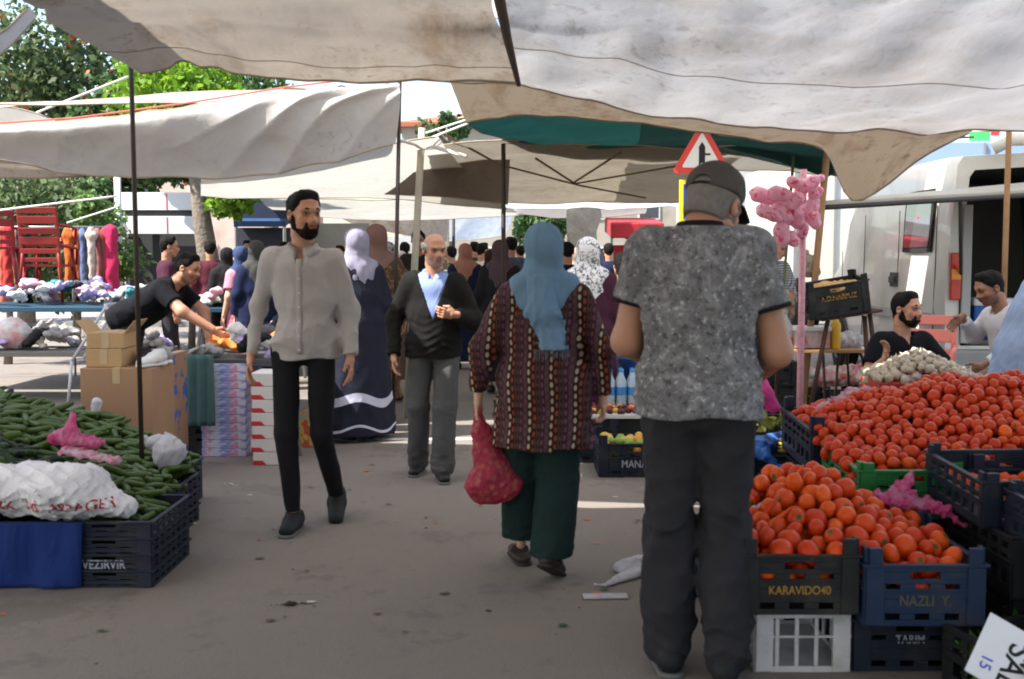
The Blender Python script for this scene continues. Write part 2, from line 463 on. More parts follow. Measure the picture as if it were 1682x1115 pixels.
    # --- top garment
    if top:
        i = top.get('inf', .014); sl_ = top.get('sleeve', 'long'); hem = top.get('hem', .9); fa = top.get('fold', .005); sd2 = abs(hash(label)) % 1000 if False else sum(map(ord, label)) % 997
        fl = top.get('flare', 0)
        pr = torso(i)
        if hem < .9: pr += [C(T((0, 0, .95)), T((0, 0, hem)) if not top.get('straight') else np.array((0, 0, hem)), .112 * g + i, .118 * g + i + fl, sx, 1.38)]
        pr += arm(i + top.get('arm', -.003), top.get('slen', .96), None if sl_ == 'long' else top.get('cut', .62))
        nk = top.get('neck', 1.46); op = top.get('open', 0)
        def post(D, P):
            L = Ti(P)
            wz_ = np.exp(-((L[2] - hem - .1) / .16) ** 2)
            D = D + wrinkle(L, sd2, (10, 10, 9), fa * .7) + ridge(L, sd2 + 1, (16, 16, 7), fa * .8) + ridge(L, sd2 + 2, (6, 8, 24), fa) * (.15 + wz_)
            # clean hem and neckline
            D = np.maximum(D, (hem + .006 * np.sin(L[0] * 23 + sd2)) - L[2])
            D = np.where(np.sqrt(L[0] ** 2 + L[1] ** 2) < .12, np.maximum(D, L[2] - nk + np.maximum(0, L[1]) * .5), D)
            nc = np.sqrt(L[0] ** 2 + (L[1] - .0) ** 2) - .062
            D = np.maximum(D, -np.maximum(nc, 1.425 - L[2]))
            if op:   # V opening at the front
                wv = (L[2] - op) * top.get('vw', .33)
                v = np.maximum(np.abs(L[0]) - wv, np.maximum(op - L[2], .02 - L[1]))
                D = np.maximum(D, -v)
            if sl_ != 'long':
                for c in 'rl':
                    S, E = J['s' + c], J['e' + c]; dr = (E - S) / np.linalg.norm(E - S); e = S + (E - S) * (top.get('cut', .62) + .06)
                    q = [P[k] - e[k] for k in range(3)]; t = q[0] * dr[0] + q[1] * dr[1] + q[2] * dr[2]
                    rr = np.sqrt(np.maximum(q[0] ** 2 + q[1] ** 2 + q[2] ** 2 - t * t, 0))
                    D = np.where((rr < .085) & (t > -.03), np.maximum(D, t), D)
            else:
                for c in 'rl':
                    E, Wp = J['e' + c], J['w' + c]; dr = (Wp - E) / np.linalg.norm(Wp - E); e = E + (Wp - E) * top.get('slen', .96)
                    q = [P[k] - e[k] for k in range(3)]; t = q[0] * dr[0] + q[1] * dr[1] + q[2] * dr[2]
                    rr = np.sqrt(np.maximum(q[0] ** 2 + q[1] ** 2 + q[2] ** 2 - t * t, 0))
                    D = np.where((rr < .075) & (t > -.03), np.maximum(D, t), D)
            return D
        o = out(top.get('name', 'shirt'), sdf(pr, h, .035, post), top['m'])
        if top.get('under'):
            iu = i - .012
            def postu(D, P):
                L = Ti(P); nc = np.sqrt(L[0] ** 2 + L[1] ** 2) - .058
                D = np.maximum(D, -np.maximum(nc, 1.43 - L[2])); D = np.maximum(D, L[2] - 1.455)
                v = np.maximum(np.abs(L[0]) - (L[2] - 1.40) * .5, np.maximum(1.40 - L[2], .02 - L[1])); D = np.maximum(D, -v)
                return np.maximum(D, 1.0 - L[2])
            u = out('undershirt', sdf(torso(iu), h, .035, postu), top['under'])
        if top.get('collar'):
            # folded collar: a band round the neck with two points
            mb = MB(); ci = top['collar']; n = 28; cv = []
            for a in range(n + 1):
                an = -math.pi * .5 + (a / n - .5) * 2 * math.pi * .93     # starts and ends at the front
                px_, py_ = math.cos(an) * .074, math.sin(an) * .072
                f = abs(a / n - .5) * 2
                z1 = 1.475 - .035 * f ** 3; z0 = z1 - .040 - .030 * f ** 6
                cv += [T((px_ * 1.0, py_, z1)), T((px_ * 1.26, py_ * 1.26 + .006 * f, z0 - .004)), T((px_ * .93, py_ * .93, z0))]
            cv = np.array(cv)
            # local frame: front is +y
            fs = []
            for a in range(n): fs += [[a * 3, a * 3 + 1, a * 3 + 4, a * 3 + 3], [a * 3 + 2, a * 3, a * 3 + 3, a * 3 + 5]]
            # mirror so the gap is at the front
            cc_ = cv
            co = mesh('collar', cc_ * s, fs, ci, True, root)
            so_ = co.modifiers.new('thick', 'SOLIDIFY'); so_.thickness = .004; so_.offset = 0
        if top.get('buttons'):
            for k in range(7):
                bmb = MB()
                zz = 1.36 - k * .072
                # march to the shirt front
                vv = np.array([v.co for v in o.data.vertices]) / s; L = (vv - piv) @ R + (0, 0, .95)
                m = (np.abs(L[:, 0]) < .012) & (np.abs(L[:, 2] - zz) < .012) & (L[:, 1] > 0)
                if m.any():
                    yy = L[m][:, 1].max(); p = T((0, yy + .001, zz)) * s
                    bmb.tube([p, p + np.array((0, .003, 0))], .0055, 8)
                    bmb.build('button', top['buttons'], root)
            pl = MB(); pts = []
            vv = np.array([v.co for v in o.data.vertices]) / s; L = (vv - piv) @ R + (0, 0, .95)
            for k in range(30):
                zz = 1.385 - k * .0165
                for xo in (-.014, .014):
                    m = (np.abs(L[:, 0] - xo) < .012) & (np.abs(L[:, 2] - zz) < .012) & (L[:, 1] > 0)
                    yy = L[m][:, 1].max() if m.any() else .13
                    pts.append(T((xo, yy + .0015, zz)) * s)
            pl.add(pts, [[a * 2, a * 2 + 1, a * 2 + 3, a * 2 + 2] for a in range(29)])
            pm = pl.build('placket', top['m'], root, True); mo = pm.modifiers.new('t', 'SOLIDIFY'); mo.thickness = .003; mo.offset = 0
            # chest pockets
        if top.get('cuffs'):
            for c in 'rl':
                S, E = J['s' + c], J['e' + c]; dr = (E - S); e = S + dr * (top.get('cut', .62) + .052); e2 = S + dr * (top.get('cut', .62) + .095)
                MB().tube([e * s, e2 * s], (.064 * (.6 + .4 * g) + i * .6) * s, 20).build('sleeve_band', top['cuffs'], root, True)
    if bottom:
        k_ = bottom['kind']; i = bottom.get('inf', .012); fa = bottom.get('fold', .004); sd3 = sum(map(ord, label)) % 991 + 5
        wz = bottom.get('waist', 1.0)
        if k_ == 'trousers':
            pr = leg(i - .004, bottom.get('knee', .008), bottom.get('ankle', .02)) + [C(T((0, -.012, .92)), T((0, -.005, wz - .05)), .092 * g + i, .088 * g + i, sx, 1.4)]
            pr += [C(np.array(J['hr']) * (.6, 1, 1) + (0, -.02, .0), np.array(J['hl']) * (.6, 1, 1) + (0, -.02, .0), .088 * (.5 + .5 * g) + i)]
            hem = bottom.get('hem', .045)
            def post(D, P):
                kz = np.exp(-((P[2] - .50) / .09) ** 2) + np.exp(-((P[2] - .12) / .10) ** 2) * 1.4 + .6 * np.exp(-((P[2] - .86) / .08) ** 2)
                D = D + wrinkle(P, sd3, (20, 16, 4), fa * .7) + ridge(P, sd3 + 1, (14, 14, 3), fa) + ridge(P, sd3 + 3, (14, 14, 30), fa * .9) * kz
                L = Ti(P); D = np.maximum(D, L[2] - wz)
                return np.maximum(D, hem - P[2]) if drop < .2 else D
            out('trousers', sdf(pr, h, .022, post), bottom['m'])
        else:
            hem = bottom.get('hem', .08); fw = bottom.get('fwd', 0); w0 = .118 * g + i
            if 'knees' in bottom:
                pr = leg(i + .03, .04, .07) + torso(i)[3:]
            else:
                pr = [C(T((0, 0, wz - .05)), T((0, 0, .90)), w0, w0, sx, 1.35), C((0, 0, .9 - drop), (fw * .5, 0, hem), w0 + .005, w0 * .86 + bottom.get('flare', .05), X3, 1.4)]
            def post(D, P):
                f = np.clip((1.0 - P[2]) * 1.2, .05, 1)
                D = D + wrinkle(P, sd3, (26, 26, 2.0), fa * 2.2) * f
                D = np.maximum(D, P[2] - (wz if drop == 0 else 1.2))
                return np.maximum(D, hem - P[2])
            out('skirt', sdf(pr, h, .04, post), bottom['m'])
    # --- shoes
    if shoes:
        for c in 'rl':
            A = J['a' + c]; Rf = rotz(J['t' + c] if np.isscalar(J['t' + c]) else 0) @ rotx(J['p' + c])
            fpr = [C((0, -.055, -.045), (0, .02, -.04), .042, .042, X3, .95), C((0, .02, -.045), (0, .15, -.058), .040, .030, X3, 1.3), C((0, -.04, -.03), (0, -.02, .01), .042, .044)]
            def postf(D, P):
                D = np.maximum(D, -.085 - P[2])
                if shoes == 'slipper':
                    D = np.maximum(D, np.where(P[1] < .03, P[2] + .045 - 0 * P[1], -1))
                    D = np.maximum(D, P[2] + .012)
                return np.maximum(D, P[2] - .005)
            v, q = sdf(fpr, max(.006, h * .7), .03, postf)
            def post2(D, P): return np.maximum(D, np.maximum(P[2] + .072, -.088 - P[2]))
            o = mesh('shoe', (v @ Rf.T + A) * s, q, M_SHOE[shoes], True, root)
            v, q = sdf([C((0, -.06, -.08), (0, .15, -.08), .044, .042, X3, 1.02)], max(.006, h * .7), .02, lambda D, P: np.maximum(D, np.maximum(P[2] + .074, -.090 - P[2])))
            mesh('sole', (v @ Rf.T + A) * s, q, M_SHOE['sole' if shoes in ('black', 'sneaker') else 'sole_dark'], True, o)
    hb = max(.005, h * .5)
    # --- hair
    if hair:
        hm = MATS[hair_col]
        if hair in ('short', 'long', 'receding'):
            ra_ = .007 if hair == 'receding' else 0
            pr = [C(HT((0, -.022, .04)), HT((0, -.0, .047)), .0865 + ra_, .080 + ra_)] + [C(HT((0, -.045, .0)), HT((0, -.05, -.035)), .064, .05)]
            if hair == 'short': pr += [C(HT((-.03, .04, .10)), HT((.035, .04, .10)), .026)]
            if hair == 'long': pr += [C(HT((0, -.05, 0)), HT((0, -.085, -.22)), .07, .05, Rh @ np.array(X3, float), 1.3)]
            def post(D, P):
                q = [P[k] - hc[k] for k in range(3)]; x, y, z = [(q[0] * Rh[0, k] + q[1] * Rh[1, k] + q[2] * Rh[2, k]) / hs ** 2 for k in range(3)]
                D = D + wrinkle([x, y, z], 5, (90, 90, 90), .0018)
                if hair == 'receding': D = np.maximum(D, np.maximum(np.maximum(y - .034, z - .050 + np.maximum(y, 0) * .5), -.060 - z))
                else:
                    D = np.maximum(D, (.75 * y - .66 * z - .006))
                    if hair == 'short': D = np.maximum(D, -.06 - z)
                ear = np.sqrt(((np.abs(x) - .08)) ** 2 + (y + .004) ** 2 + (z + .004) ** 2) - .024
                return np.maximum(D, -ear) if hair != 'long' else D
            out('hair', sdf(pr, hb, .02, post), hm)
        if face != 'none':
            for sgn in (-1, 1):
                mb = MB()
                mb.tube([HT((sgn * .014, .0925, .027)) * s, HT((sgn * .03, .090, .031)) * s, HT((sgn * .05, .072, .024)) * s], [.0045 * s, .0055 * s, .003 * s], 6)
                mb.build('eyebrow', hm, root, True)
    if beard:
        pr = [C(HT((0, .02, -.06)), HT((0, .05, -.097)), .049, .030, Rh @ np.array(X3, float), 1.25), C(HT((-.047, -.002, -.05)), HT((-.026, .04, -.088)), .027, .026), C(HT((.047, -.002, -.05)), HT((.026, .04, -.088)), .027, .026), C(HT((-.062, .0, -.01)), HT((-.054, .005, -.05)), .013, .02), C(HT((.062, .0, -.01)), HT((.054, .005, -.05)), .013, .02),
              C(HT((-.024, .082, -.046)), HT((.024, .082, -.046)), .0085), C(HT((-.02, .078, -.075)), HT((.02, .078, -.075)), .014), C(HT((-.026, .078, -.05)), HT((-.028, .066, -.08)), .010, .012), C(HT((.026, .078, -.05)), HT((.028, .066, -.08)), .010, .012)]
        def post(D, P):
            q = [P[k] - hc[k] for k in range(3)]; x, y, z = [(q[0] * Rh[0, k] + q[1] * Rh[1, k] + q[2] * Rh[2, k]) / hs ** 2 for k in range(3)]
            D = D + wrinkle([x, y, z], 6, (160, 160, 160), .0012)
            mouth = np.sqrt((x / 1.9) ** 2 + ((y - .09) / 2) ** 2 + (z + .0585) ** 2) - .0075
            D = np.maximum(D, -mouth)
            chk = np.sqrt(((np.abs(x) - .038) / 1) ** 2 + ((y - .075) / 1.3) ** 2 + (z + .014) ** 2) - .024
            return np.maximum(D, -chk)
        out('beard', sdf(pr, .004, .014, post, .015), hm)
    # --- headgear
    if headgear and headgear[0] == 'hijab':
        m = headgear[1]; hx = Rh @ np.array(X3, float); opt = headgear[2] if len(headgear) > 2 else {}
        pr = [C(HT((0, -.03, .045)), HT((0, .005, .05)), .094, .085), C(HT((0, -.03, -.01)), HT((0, .0, -.08)), .09, .075), C(HT((0, -.025, -.09)), T((0, -.01, 1.44)), .078, .10, sx, 1.2),
              C(T((-.10, -.01, 1.42)), T((.10, -.01, 1.42)), .083), C(T((0, -.03, 1.36)), T((0, -.045, opt.get('back', 1.22))), .105, .095, sx, 1.35)]
        def post(D, P):
            q = [P[k] - hc[k] for k in range(3)]; x, y, z = [(q[0] * Rh[0, k] + q[1] * Rh[1, k] + q[2] * Rh[2, k]) / hs ** 2 for k in range(3)]
            f = np.clip(.05 - z, 0, .1) * 10
            D = D + wrinkle([x, y, z], 11, (28, 28, 12), .006) * (.25 + f) + wrinkle([x, y, z], 12, (12, 12, 34), .0035) * (.4 + f * .6)
            fc = np.sqrt((x / .8) ** 2 + ((y - .105) / 1.0) ** 2 + ((z + .008) / 1.12) ** 2) - .066
            return np.maximum(D, -fc)
        out('headscarf', sdf(pr, h * .8, .035, post), m)
    if headgear and headgear[0] == 'cap':
        hx = Rh @ np.array(X3, float); tf = lambda p: HT(np.array(p) + (0, 0, .0))
        pr = [C(tf((0, -.022, .050)), tf((0, -.002, .058)), .090 * hs, .085 * hs)]
        def post(D, P):
            q = [P[k] - hc[k] for k in range(3)]; x, y, z = [(q[0] * Rh[0, k] + q[1] * Rh[1, k] + q[2] * Rh[2, k]) / hs ** 2 for k in range(3)]
            D = np.maximum(D, .032 + .10 * (-y) * -1 * .25 - z)
            D = D + wrinkle([x, y, z], 3, (25, 25, 25), .0015)
            hole = np.maximum(np.sqrt((x / 1.3) ** 2 + ((z - .037)) ** 2) - .022, y + .06)
            return np.maximum(D, -hole)
        cp = out('cap', sdf(pr, .005, .02, post), headgear[1])
        v, q = sdf([C((0, .07, .043), (0, .125, .024), .036, .030, X3, 2.15)], .004, .01, lambda D, P: np.maximum(D, np.abs(P[2] - (.045 - (P[1] - .07) * .28 - P[0] ** 2 * 3.5)) - .004))
        mesh('brim', (v @ Rh.T + hc) * s, q, headgear[2], True, cp)
        MB().tube([(HT((math.sin(a) * .045, -.108 + abs(a) * .012, .034))) * s for a in np.linspace(-1, 1, 9)], .005 * s, 6).build('strap', headgear[2], cp, True)
        sd_hair = [C(HT((0, -.03, .02)), HT((0, -.045, -.03)), .079 * hs, .064 * hs), C(HT((0, 0, .02)), HT((0, .0, .0)), .0775 * hs)]
        def posth(D, P):
            q = [P[k] - hc[k] for k in range(3)]; x, y, z = [(q[0] * Rh[0, k] + q[1] * Rh[1, k] + q[2] * Rh[2, k]) / hs ** 2 for k in range(3)]
            D = np.maximum(np.maximum(D, -.055 - z), y - .035)
            ear = np.sqrt(((np.abs(x) - .08)) ** 2 + (y + .004) ** 2 + (z + .004) ** 2) - .03
            return np.maximum(D, -ear)
        out('hair', sdf(sd_hair, .005, .02, posth), MATS[hair_col])
    root['_'] = 0; del root['_']
    return root, J, T, HT, s, out
TONES = dict(mid=(.40, .20, .125), dark=(.27, .125, .075), light=(.55, .32, .23))
mat('hair_black', (.007, .0055, .005), .75, .3, 60, .8, 260, .004, spec=.12)
mat('hair_grey', (.42, .41, .40), .7, .4, 50, .6, 260, .004)
mat('hair_salt', (.16, .145, .13), .7, .4, 50, .6, 260, .004)
M_SHOE = dict(black=mat('shoe_black', (.012, .012, .013), .5, bump=.3), sneaker=mat('shoe_sneaker', (.010, .011, .014), .7, bump=.5, bs=90), slipper=mat('shoe_brown', (.045, .032, .026), .6, bump=.4),
              sole=mat('sole_grey', (.12, .12, .12), .7), sole_dark=mat('sole_dark', (.03, .025, .022), .7))

# ------------------------------------------------------------------ setting: ground
def asphalt():
    n = NT('asphalt')
    c = n.mix(n.noise(.35, 5), (.150, .128, .112), (.200, .174, .155))
    c = n.mix(n.M('MULTIPLY', n.ramp(n.noise(1.1, 6, rough=.7), [(.5, (0, 0, 0)), (.75, (1, 1, 1))]), .6), c, (.215, .170, .128))
    c = n.mix(n.M('MULTIPLY', n.ramp(n.noise(3.0, 4), [(.62, (0, 0, 0)), (.72, (1, 1, 1))]), .5), c, (.085, .077, .071))
    sp = n.noise(260, 2)
    c = n.mix(n.ramp(sp, [(.45, (0, 0, 0)), (.62, (.75, .75, .75))]), c, (.30, .27, .24))
    c = n.mix(n.ramp(n.voro(40)[0], [(0, (.35,) * 3), (.10, (0, 0, 0))]), c, (.07, .065, .06))
    pass
    c = n.mix(n.M('MULTIPLY', n.ramp(n.noise(.8, 5, rough=.8), [(.56, (0, 0, 0)), (.60, (1, 1, 1))]), .28), c, (.075, .067, .06))
    c = n.mix(n.M('MULTIPLY', n.ramp(n.noise(9, 4, rough=.8), [(.60, (0, 0, 0)), (.70, (1, 1, 1))]), .35), c, (.09, .08, .07))
    nr = n.bump(sp, .7, .008); nr = n.bump(n.noise(60, 4, rough=.7), .5, .012, nr); nr = n.bump(n.noise(2.5, 4), .3, .03, nr)
    return n.fin(c, .82, nr, spec=.3)
tag(MB().add([(-150, -40, 0), (150, -40, 0), (150, 400, 0), (-150, 400, 0)], [[0, 1, 2, 3]]).build('ground', asphalt()), kind='structure')
M_white_paint = mat('road_paint', (.62, .62, .6), .7, .25, 12, dirt=((.25, .24, .22), 9))
tag(MB().add([(-1.35, 8.93, .004), (-.2, 8.93, .004), (-.2, 9.04, .004), (-1.35, 9.04, .004)], [[0, 1, 2, 3]]).build('road_marking', M_white_paint), kind='structure')
tag(MB().add([(-14, 24, .12), (-6, 24, .12), (-6, 60, .12), (-14, 60, .12), (-14, 24, 0), (-6, 24, 0), (-6, 60, 0)], [[0, 1, 2, 3], [4, 5, 1, 0], [5, 6, 2, 1]]).build('pavement', mat('paving', (.25, .24, .22), .85, .2, 3, .3, 30)), kind='structure')

# ------------------------------------------------------------------ tarpaulins
def cr(P, t):
    """Catmull-Rom through a list of vectors, t in 0..1"""
    n = len(P) - 1; f = min(t * n, n - 1e-6); i = int(f); u = f - i
    p0 = P[max(i - 1, 0)]; p1 = P[i]; p2 = P[i + 1]; p3 = P[min(i + 2, n)]
    return .5 * ((2 * p1) + (p2 - p0) * u + (2 * p0 - 5 * p1 + 4 * p2 - p3) * u * u + (3 * p1 - p0 - 3 * p2 + p3) * u ** 3)

def pt(p):
    return np.array(W(*p[:3])) if len(p) == 3 else np.array(p[1:], float)   # ('w',x,y,z) is a world point

def tarp(label, rows, m, nu=90, nv=50, amp=.012, fr=(3, 6, 3), seed=1, name='tarpaulin', group='tarpaulins strung over the market street', rim=True, ropes=(), kind=None, seams=(), am2=0, cat='tarpaulin'):
    R_ = [[pt(p) for p in r] for r in rows]
    us = np.linspace(0, 1, nu); vs_ = np.linspace(0, 1, nv)
    rowc = [[cr(r, u) for u in us] for r in R_]
    G = np.array([[cr([rc[i] for rc in rowc], v) for i in range(nu)] for v in vs_])
    gu = np.gradient(G, axis=1); gv = np.gradient(G, axis=0); N = np.cross(gu, gv); N /= np.linalg.norm(N, axis=2, keepdims=True) + 1e-9
    P = [G[..., k] for k in range(3)]
    d = ridge(P, seed, fr, amp) + wrinkle(P, seed + 1, tuple(f * 1.5 for f in fr), amp * .8)
    if am2: d = d + am2 * np.clip(us[None, :] * 1.5 - .45, 0, 1) ** 1.5 * np.clip((1.06 - us[None, :]) * 5, 0, 1) * (np.abs(np.sin(np.arctan2(vs_[:, None] + .15, (1.12 - us[None, :]) * 2.2) * 13 + 1.2 * np.sin(us[None, :] * 9))) ** .8 - .5)
    G = G + N * d[..., None]
    f = [[j * nu + i, j * nu + i + 1, (j + 1) * nu + i + 1, (j + 1) * nu + i] for j in range(nv - 1) for i in range(nu - 1)]
    o = mesh(name, G.reshape(-1, 3), f, m, True)
    tag(o, label, cat, group, kind)
    if rim:
        for nm, line in (('hem', G[-1]), ('hem', G[0])):
            MB().tube([Vector(p) for p in line[::3]], .008, 5).build(nm, M_hem, o, True)
    for ty, fr_ in seams:
        line = G[int(fr_ * (nv - 1))] if ty == 'r' else G[:, int(fr_ * (nu - 1))]
        MB().tube([Vector(p) - Vector((0, .001, .002)) for p in line[::2]], .0026, 4).build('seam', M_hem, o, True)
    return o, G
M_hem = mat('hem_cloth', (.33, .27, .20), .9, .3, 9)
M_rope = mat('rope_white', (.62, .60, .56), .85)
M_ropeb = mat('rope_brown', (.16, .11, .07), .9, .3)
MT_A = tarp_mat('tarp_grey_beige', (.375, .33, .28), (.20, .13, .07), .65, .27, (1.2, .5, 1))
MT_B = tarp_mat('tarp_white', (.435, .435, .44), (.28, .215, .15), .34, .32, (.7, .8, 1))
MT_T = tarp_mat('tarp_tan', (.50, .41, .30), (.27, .165, .085), .6, .35, (3, 1, 1))
MT_C = tarp_mat('tarp_grey', (.48, .455, .43), (.40, .33, .26), .4, .26)
MT_D = tarp_mat('tarp_olive_beige', (.30, .265, .205), (.18, .14, .09), .5, .28)
MT_G = tarp_mat('tarp_green', (.006, .050, .046), (.012, .07, .07), .3, .25)
MT_K = tarp_mat('tarp_brown', (.20, .165, .135), (.13, .10, .08), .4, .35)
MT_E = tarp_mat('tarp_cream', (.55, .53, .47), (.40, .35, .28), .3, .38)
MT_F = tarp_mat('tarp_bluewhite', (.62, .67, .74), (.5, .5, .5), .3, .5)

A_front = [(230, 120, 6.0), (268, 112, 6.0), (308, 102, 6.05), (400, 124, 5.8), (520, 134, 5.8), (680, 137, 5.8), (852, 138, 5.6)]
tarp('large beige-grey rust-stained tarpaulin overhead at the upper left, tied to the thin dark pole', [
    [('w', -4.6, -4, 2.7), ('w', -3.6, -4, 2.7), ('w', -2.8, -4, 2.7), ('w', -2.1, -4, 2.75), ('w', -1.4, -4, 2.75), ('w', -.7, -4, 2.8), ('w', .12, -4, 2.79)],
    [('w', -3.6, 1.5, 2.8), ('w', -2.9, 1.5, 2.8), ('w', -2.3, 1.5, 2.8), ('w', -1.7, 1.5, 2.85), ('w', -1.1, 1.5, 2.85), ('w', -.6, 1.5, 2.85), ('w', .1, 1.5, 2.79)],
    [(-60, -40, 4.4), (90, -30, 4.6), (220, -30, 4.7), (380, -30, 4.7), (520, -30, 4.7), (680, -30, 4.7), (808, -30, 4.7)],
    [(90, 42, 5.25), (180, 45, 5.4), (270, 50, 5.5), (400, 60, 5.35), (520, 70, 5.3), (680, 72, 5.3), (834, 70, 5.2)], A_front],
    MT_A, 130, 110, .014, (4, 7, 3), 11, seams=(('r', .88),))
tarp('large bluish white translucent tarpaulin overhead at the upper right', [
    [('w', .05, -4, 2.8), ('w', 1.2, -4, 2.75), ('w', 2.6, -4, 2.7), ('w', 4.2, -4, 2.7), ('w', 6, -4, 2.7)],
    [('w', .0, 1.5, 2.8), ('w', .9, 1.5, 2.7), ('w', 2, 1.5, 2.65), ('w', 3.2, 1.5, 2.65), ('w', 5, 1.5, 2.65)],
    [(812, -30, 4.6), (1000, -20, 4.4), (1250, -10, 4.2), (1560, -10, 4.1), (1950, -10, 4.1)],
    [(838, 60, 5.1), (1000, 78, 4.9), (1220, 110, 4.8), (1520, 120, 4.7), (1950, 110, 4.7)],
    [(853, 137, 5.75), (1010, 176, 5.75), (1200, 204, 5.75), (1450, 216, 5.75), (1950, 214, 5.75)]], MT_B, 150, 110, .014, (7, 4, 4), 21, seams=(('r', .80),))
tarp('tan dirt-stained tarpaulin flap with a pointed corner, behind the white overhead one', [
    [(738, 136, 5.9), (850, 137, 5.8), (1000, 160, 5.8), (1130, 185, 5.8), (1250, 198, 5.8), (1330, 205, 5.8), (1400, 208, 5.8), (1500, 208, 5.8), (1600, 208, 5.8)],
    [(752, 168, 6.2), (850, 168, 6.1), (1000, 182, 6.1), (1130, 203, 6.1), (1250, 219, 6.1), (1330, 226, 6.1), (1400, 250, 6.1), (1500, 235, 6.1), (1598, 212, 6.0)],
    [(766, 202, 6.5), (850, 192, 6.5), (1000, 197, 6.5), (1130, 214, 6.5), (1250, 232, 6.5), (1350, 243, 6.5), (1403, 330, 6.4), (1500, 270, 6.4), (1596, 216, 6.2)]], MT_T, 110, 34, .008, (7, 5, 5), 31)
o, GC = tarp('grey tarpaulin sagging at the left with sunlit creases fanning from its right corner', [
    [(-420, 232, 9.0), (-60, 208, 9.0), (110, 198, 9.0), (260, 182, 9.0), (400, 160, 9.0), (520, 143, 9.0), (655, 138, 9.0)],
    [(-420, 240, 8.75), (-60, 216, 8.75), (110, 206, 8.72), (260, 194, 8.70), (400, 174, 8.70), (520, 153, 8.72), (657, 143, 8.9)],
    [(-420, 268, 8.85), (-60, 240, 8.82), (110, 240, 8.80), (260, 238, 8.80), (400, 222, 8.78), (530, 196, 8.76), (658, 172, 8.9)],
    [(-420, 290, 9.1), (-60, 262, 9.1), (110, 284, 9.1), (260, 293, 9.1), (400, 294, 9.05), (530, 268, 9.0), (650, 236, 9.0)]], MT_C, 150, 60, .014, (3, 6, 6), 41, am2=.08)
tarp('narrow beige end of a tarpaulin hanging under the sagging grey one at the far left', [
    [(-300, 262, 9.4), (-40, 262, 9.4), (150, 282, 9.4)], [(-300, 280, 9.5), (30, 292, 9.5), (150, 288, 9.5)]], MT_A, 30, 12, .006, seed=43)
tarp('white sunlit tarpaulin edge crossing the upper left corner', [[(-140, 150, 7.4), (60, 18, 7.4)], [(-200, 60, 7.0), (0, -70, 7.0)]][::-1] if False else [[(-60, 60, 7.6), (0, 55, 7.6), (48, 12, 7.6)], [(-60, 110, 7.7), (0, 90, 7.7), (62, 28, 7.7)]], MT_B, 20, 10, .004, seed=44)
tarp('pale tarpaulin corner with a sunlit white rim behind the sagging grey one', [
    [(-200, 160, 11), (0, 174, 11), (90, 196, 11)], [(-200, 215, 11.3), (0, 214, 11.3), (90, 203, 11.2)]], MT_E, 24, 12, .006, seed=45)
tarp('cream tarpaulin spread high beyond the creased grey one', [
    [(330, 295, 9.6), (520, 268, 9.6), (640, 240, 9.6), (720, 225, 9.6)], [(330, 310, 12), (520, 298, 12), (640, 285, 12), (760, 275, 12)], [(330, 322, 15), (520, 326, 15), (640, 328, 15), (835, 345, 15)]], MT_E, 60, 40, .015, (2, 3, 2), 51)
tarp('green tarpaulin overhead beyond the tan flap', [
    [(752, 196, 9.4), (860, 185, 9.4), (1000, 188, 9.4), (1150, 200, 9.4), (1385, 232, 9.4)], [(762, 204, 9.6), (870, 222, 10.2), (1000, 232, 10.4), (1150, 238, 10.4), (1385, 262, 10)], [(765, 207, 9.9), (872, 240, 11.4), (1000, 247, 11.6), (1150, 246, 11.6), (1388, 292, 10.6)]], MT_G, 80, 30, .010, (4, 4, 4), 61)
tarp('green tarpaulin corner hanging beside the traffic sign', [
    [(1180, 240, 10.2), (1280, 236, 10.2), (1384, 244, 10.0)], [(1270, 262, 10.4), (1310, 268, 10.4), (1372, 278, 10.2)], [(1345, 289, 10.4), (1350, 290, 10.4), (1360, 290, 10.4)]], MT_G, 30, 18, .008, seed=62)
tarp('long olive-beige tarpaulin below the green one, ropes crossing it', [
    [(690, 238, 10.8), (830, 232, 10.8), (1000, 238, 10.8), (1150, 242, 10.8), (1310, 228, 10.8)], [(700, 275, 13), (830, 288, 13), (1000, 292, 13), (1110, 292, 13), (1200, 272, 12)], [(700, 312, 15.5), (830, 332, 15.5), (1000, 332, 15.5), (1122, 331, 15.5), (1180, 302, 13)]], MT_D, 90, 50, .022, (3, 3, 3), 71)
tarp('dark brown tarpaulin sheet hanging between pale and black poles', [
    [(690, 274, 12), (760, 268, 12), (838, 257, 12)], [(664, 296, 12.3), (745, 300, 12.3), (836, 300, 12.2)], [(632, 319, 12.6), (730, 324, 12.6), (834, 336, 12.4)]], MT_K, 40, 26, .012, (3, 3, 3), 81)
tarp('pale tarpaulin in the distance above the old man', [
    [(420, 322, 16), (560, 328, 16), (700, 326, 16), (840, 340, 16)], [(450, 346, 20), (560, 352, 20), (700, 350, 20), (850, 350, 19)], [(500, 355, 22), (620, 362, 22), (700, 360, 22), (860, 352, 21)]], MT_E, 60, 26, .015, (1.5, 1.5, 2), 91)
tarp('beige tarpaulin side sheet hanging far down the street at the left of the bluish one', [
    [(540, 350, 24), (660, 352, 24), (738, 354, 24)], [(590, 372, 24.3), (660, 384, 24.4), (734, 396, 24.4)]], MT_A, 40, 16, .02, (2, 2, 2), 92)
tarp('bluish white side sheet hanging far down the street, behind the old man', [
    [(738, 353, 25), (800, 352, 25), (842, 348, 25)], [(738, 372, 25), (800, 371, 25), (838, 366, 25)], [(738, 396, 25), (790, 392, 25), (830, 386, 25)]], MT_F, 40, 20, .02, (2, 2, 2), 93)
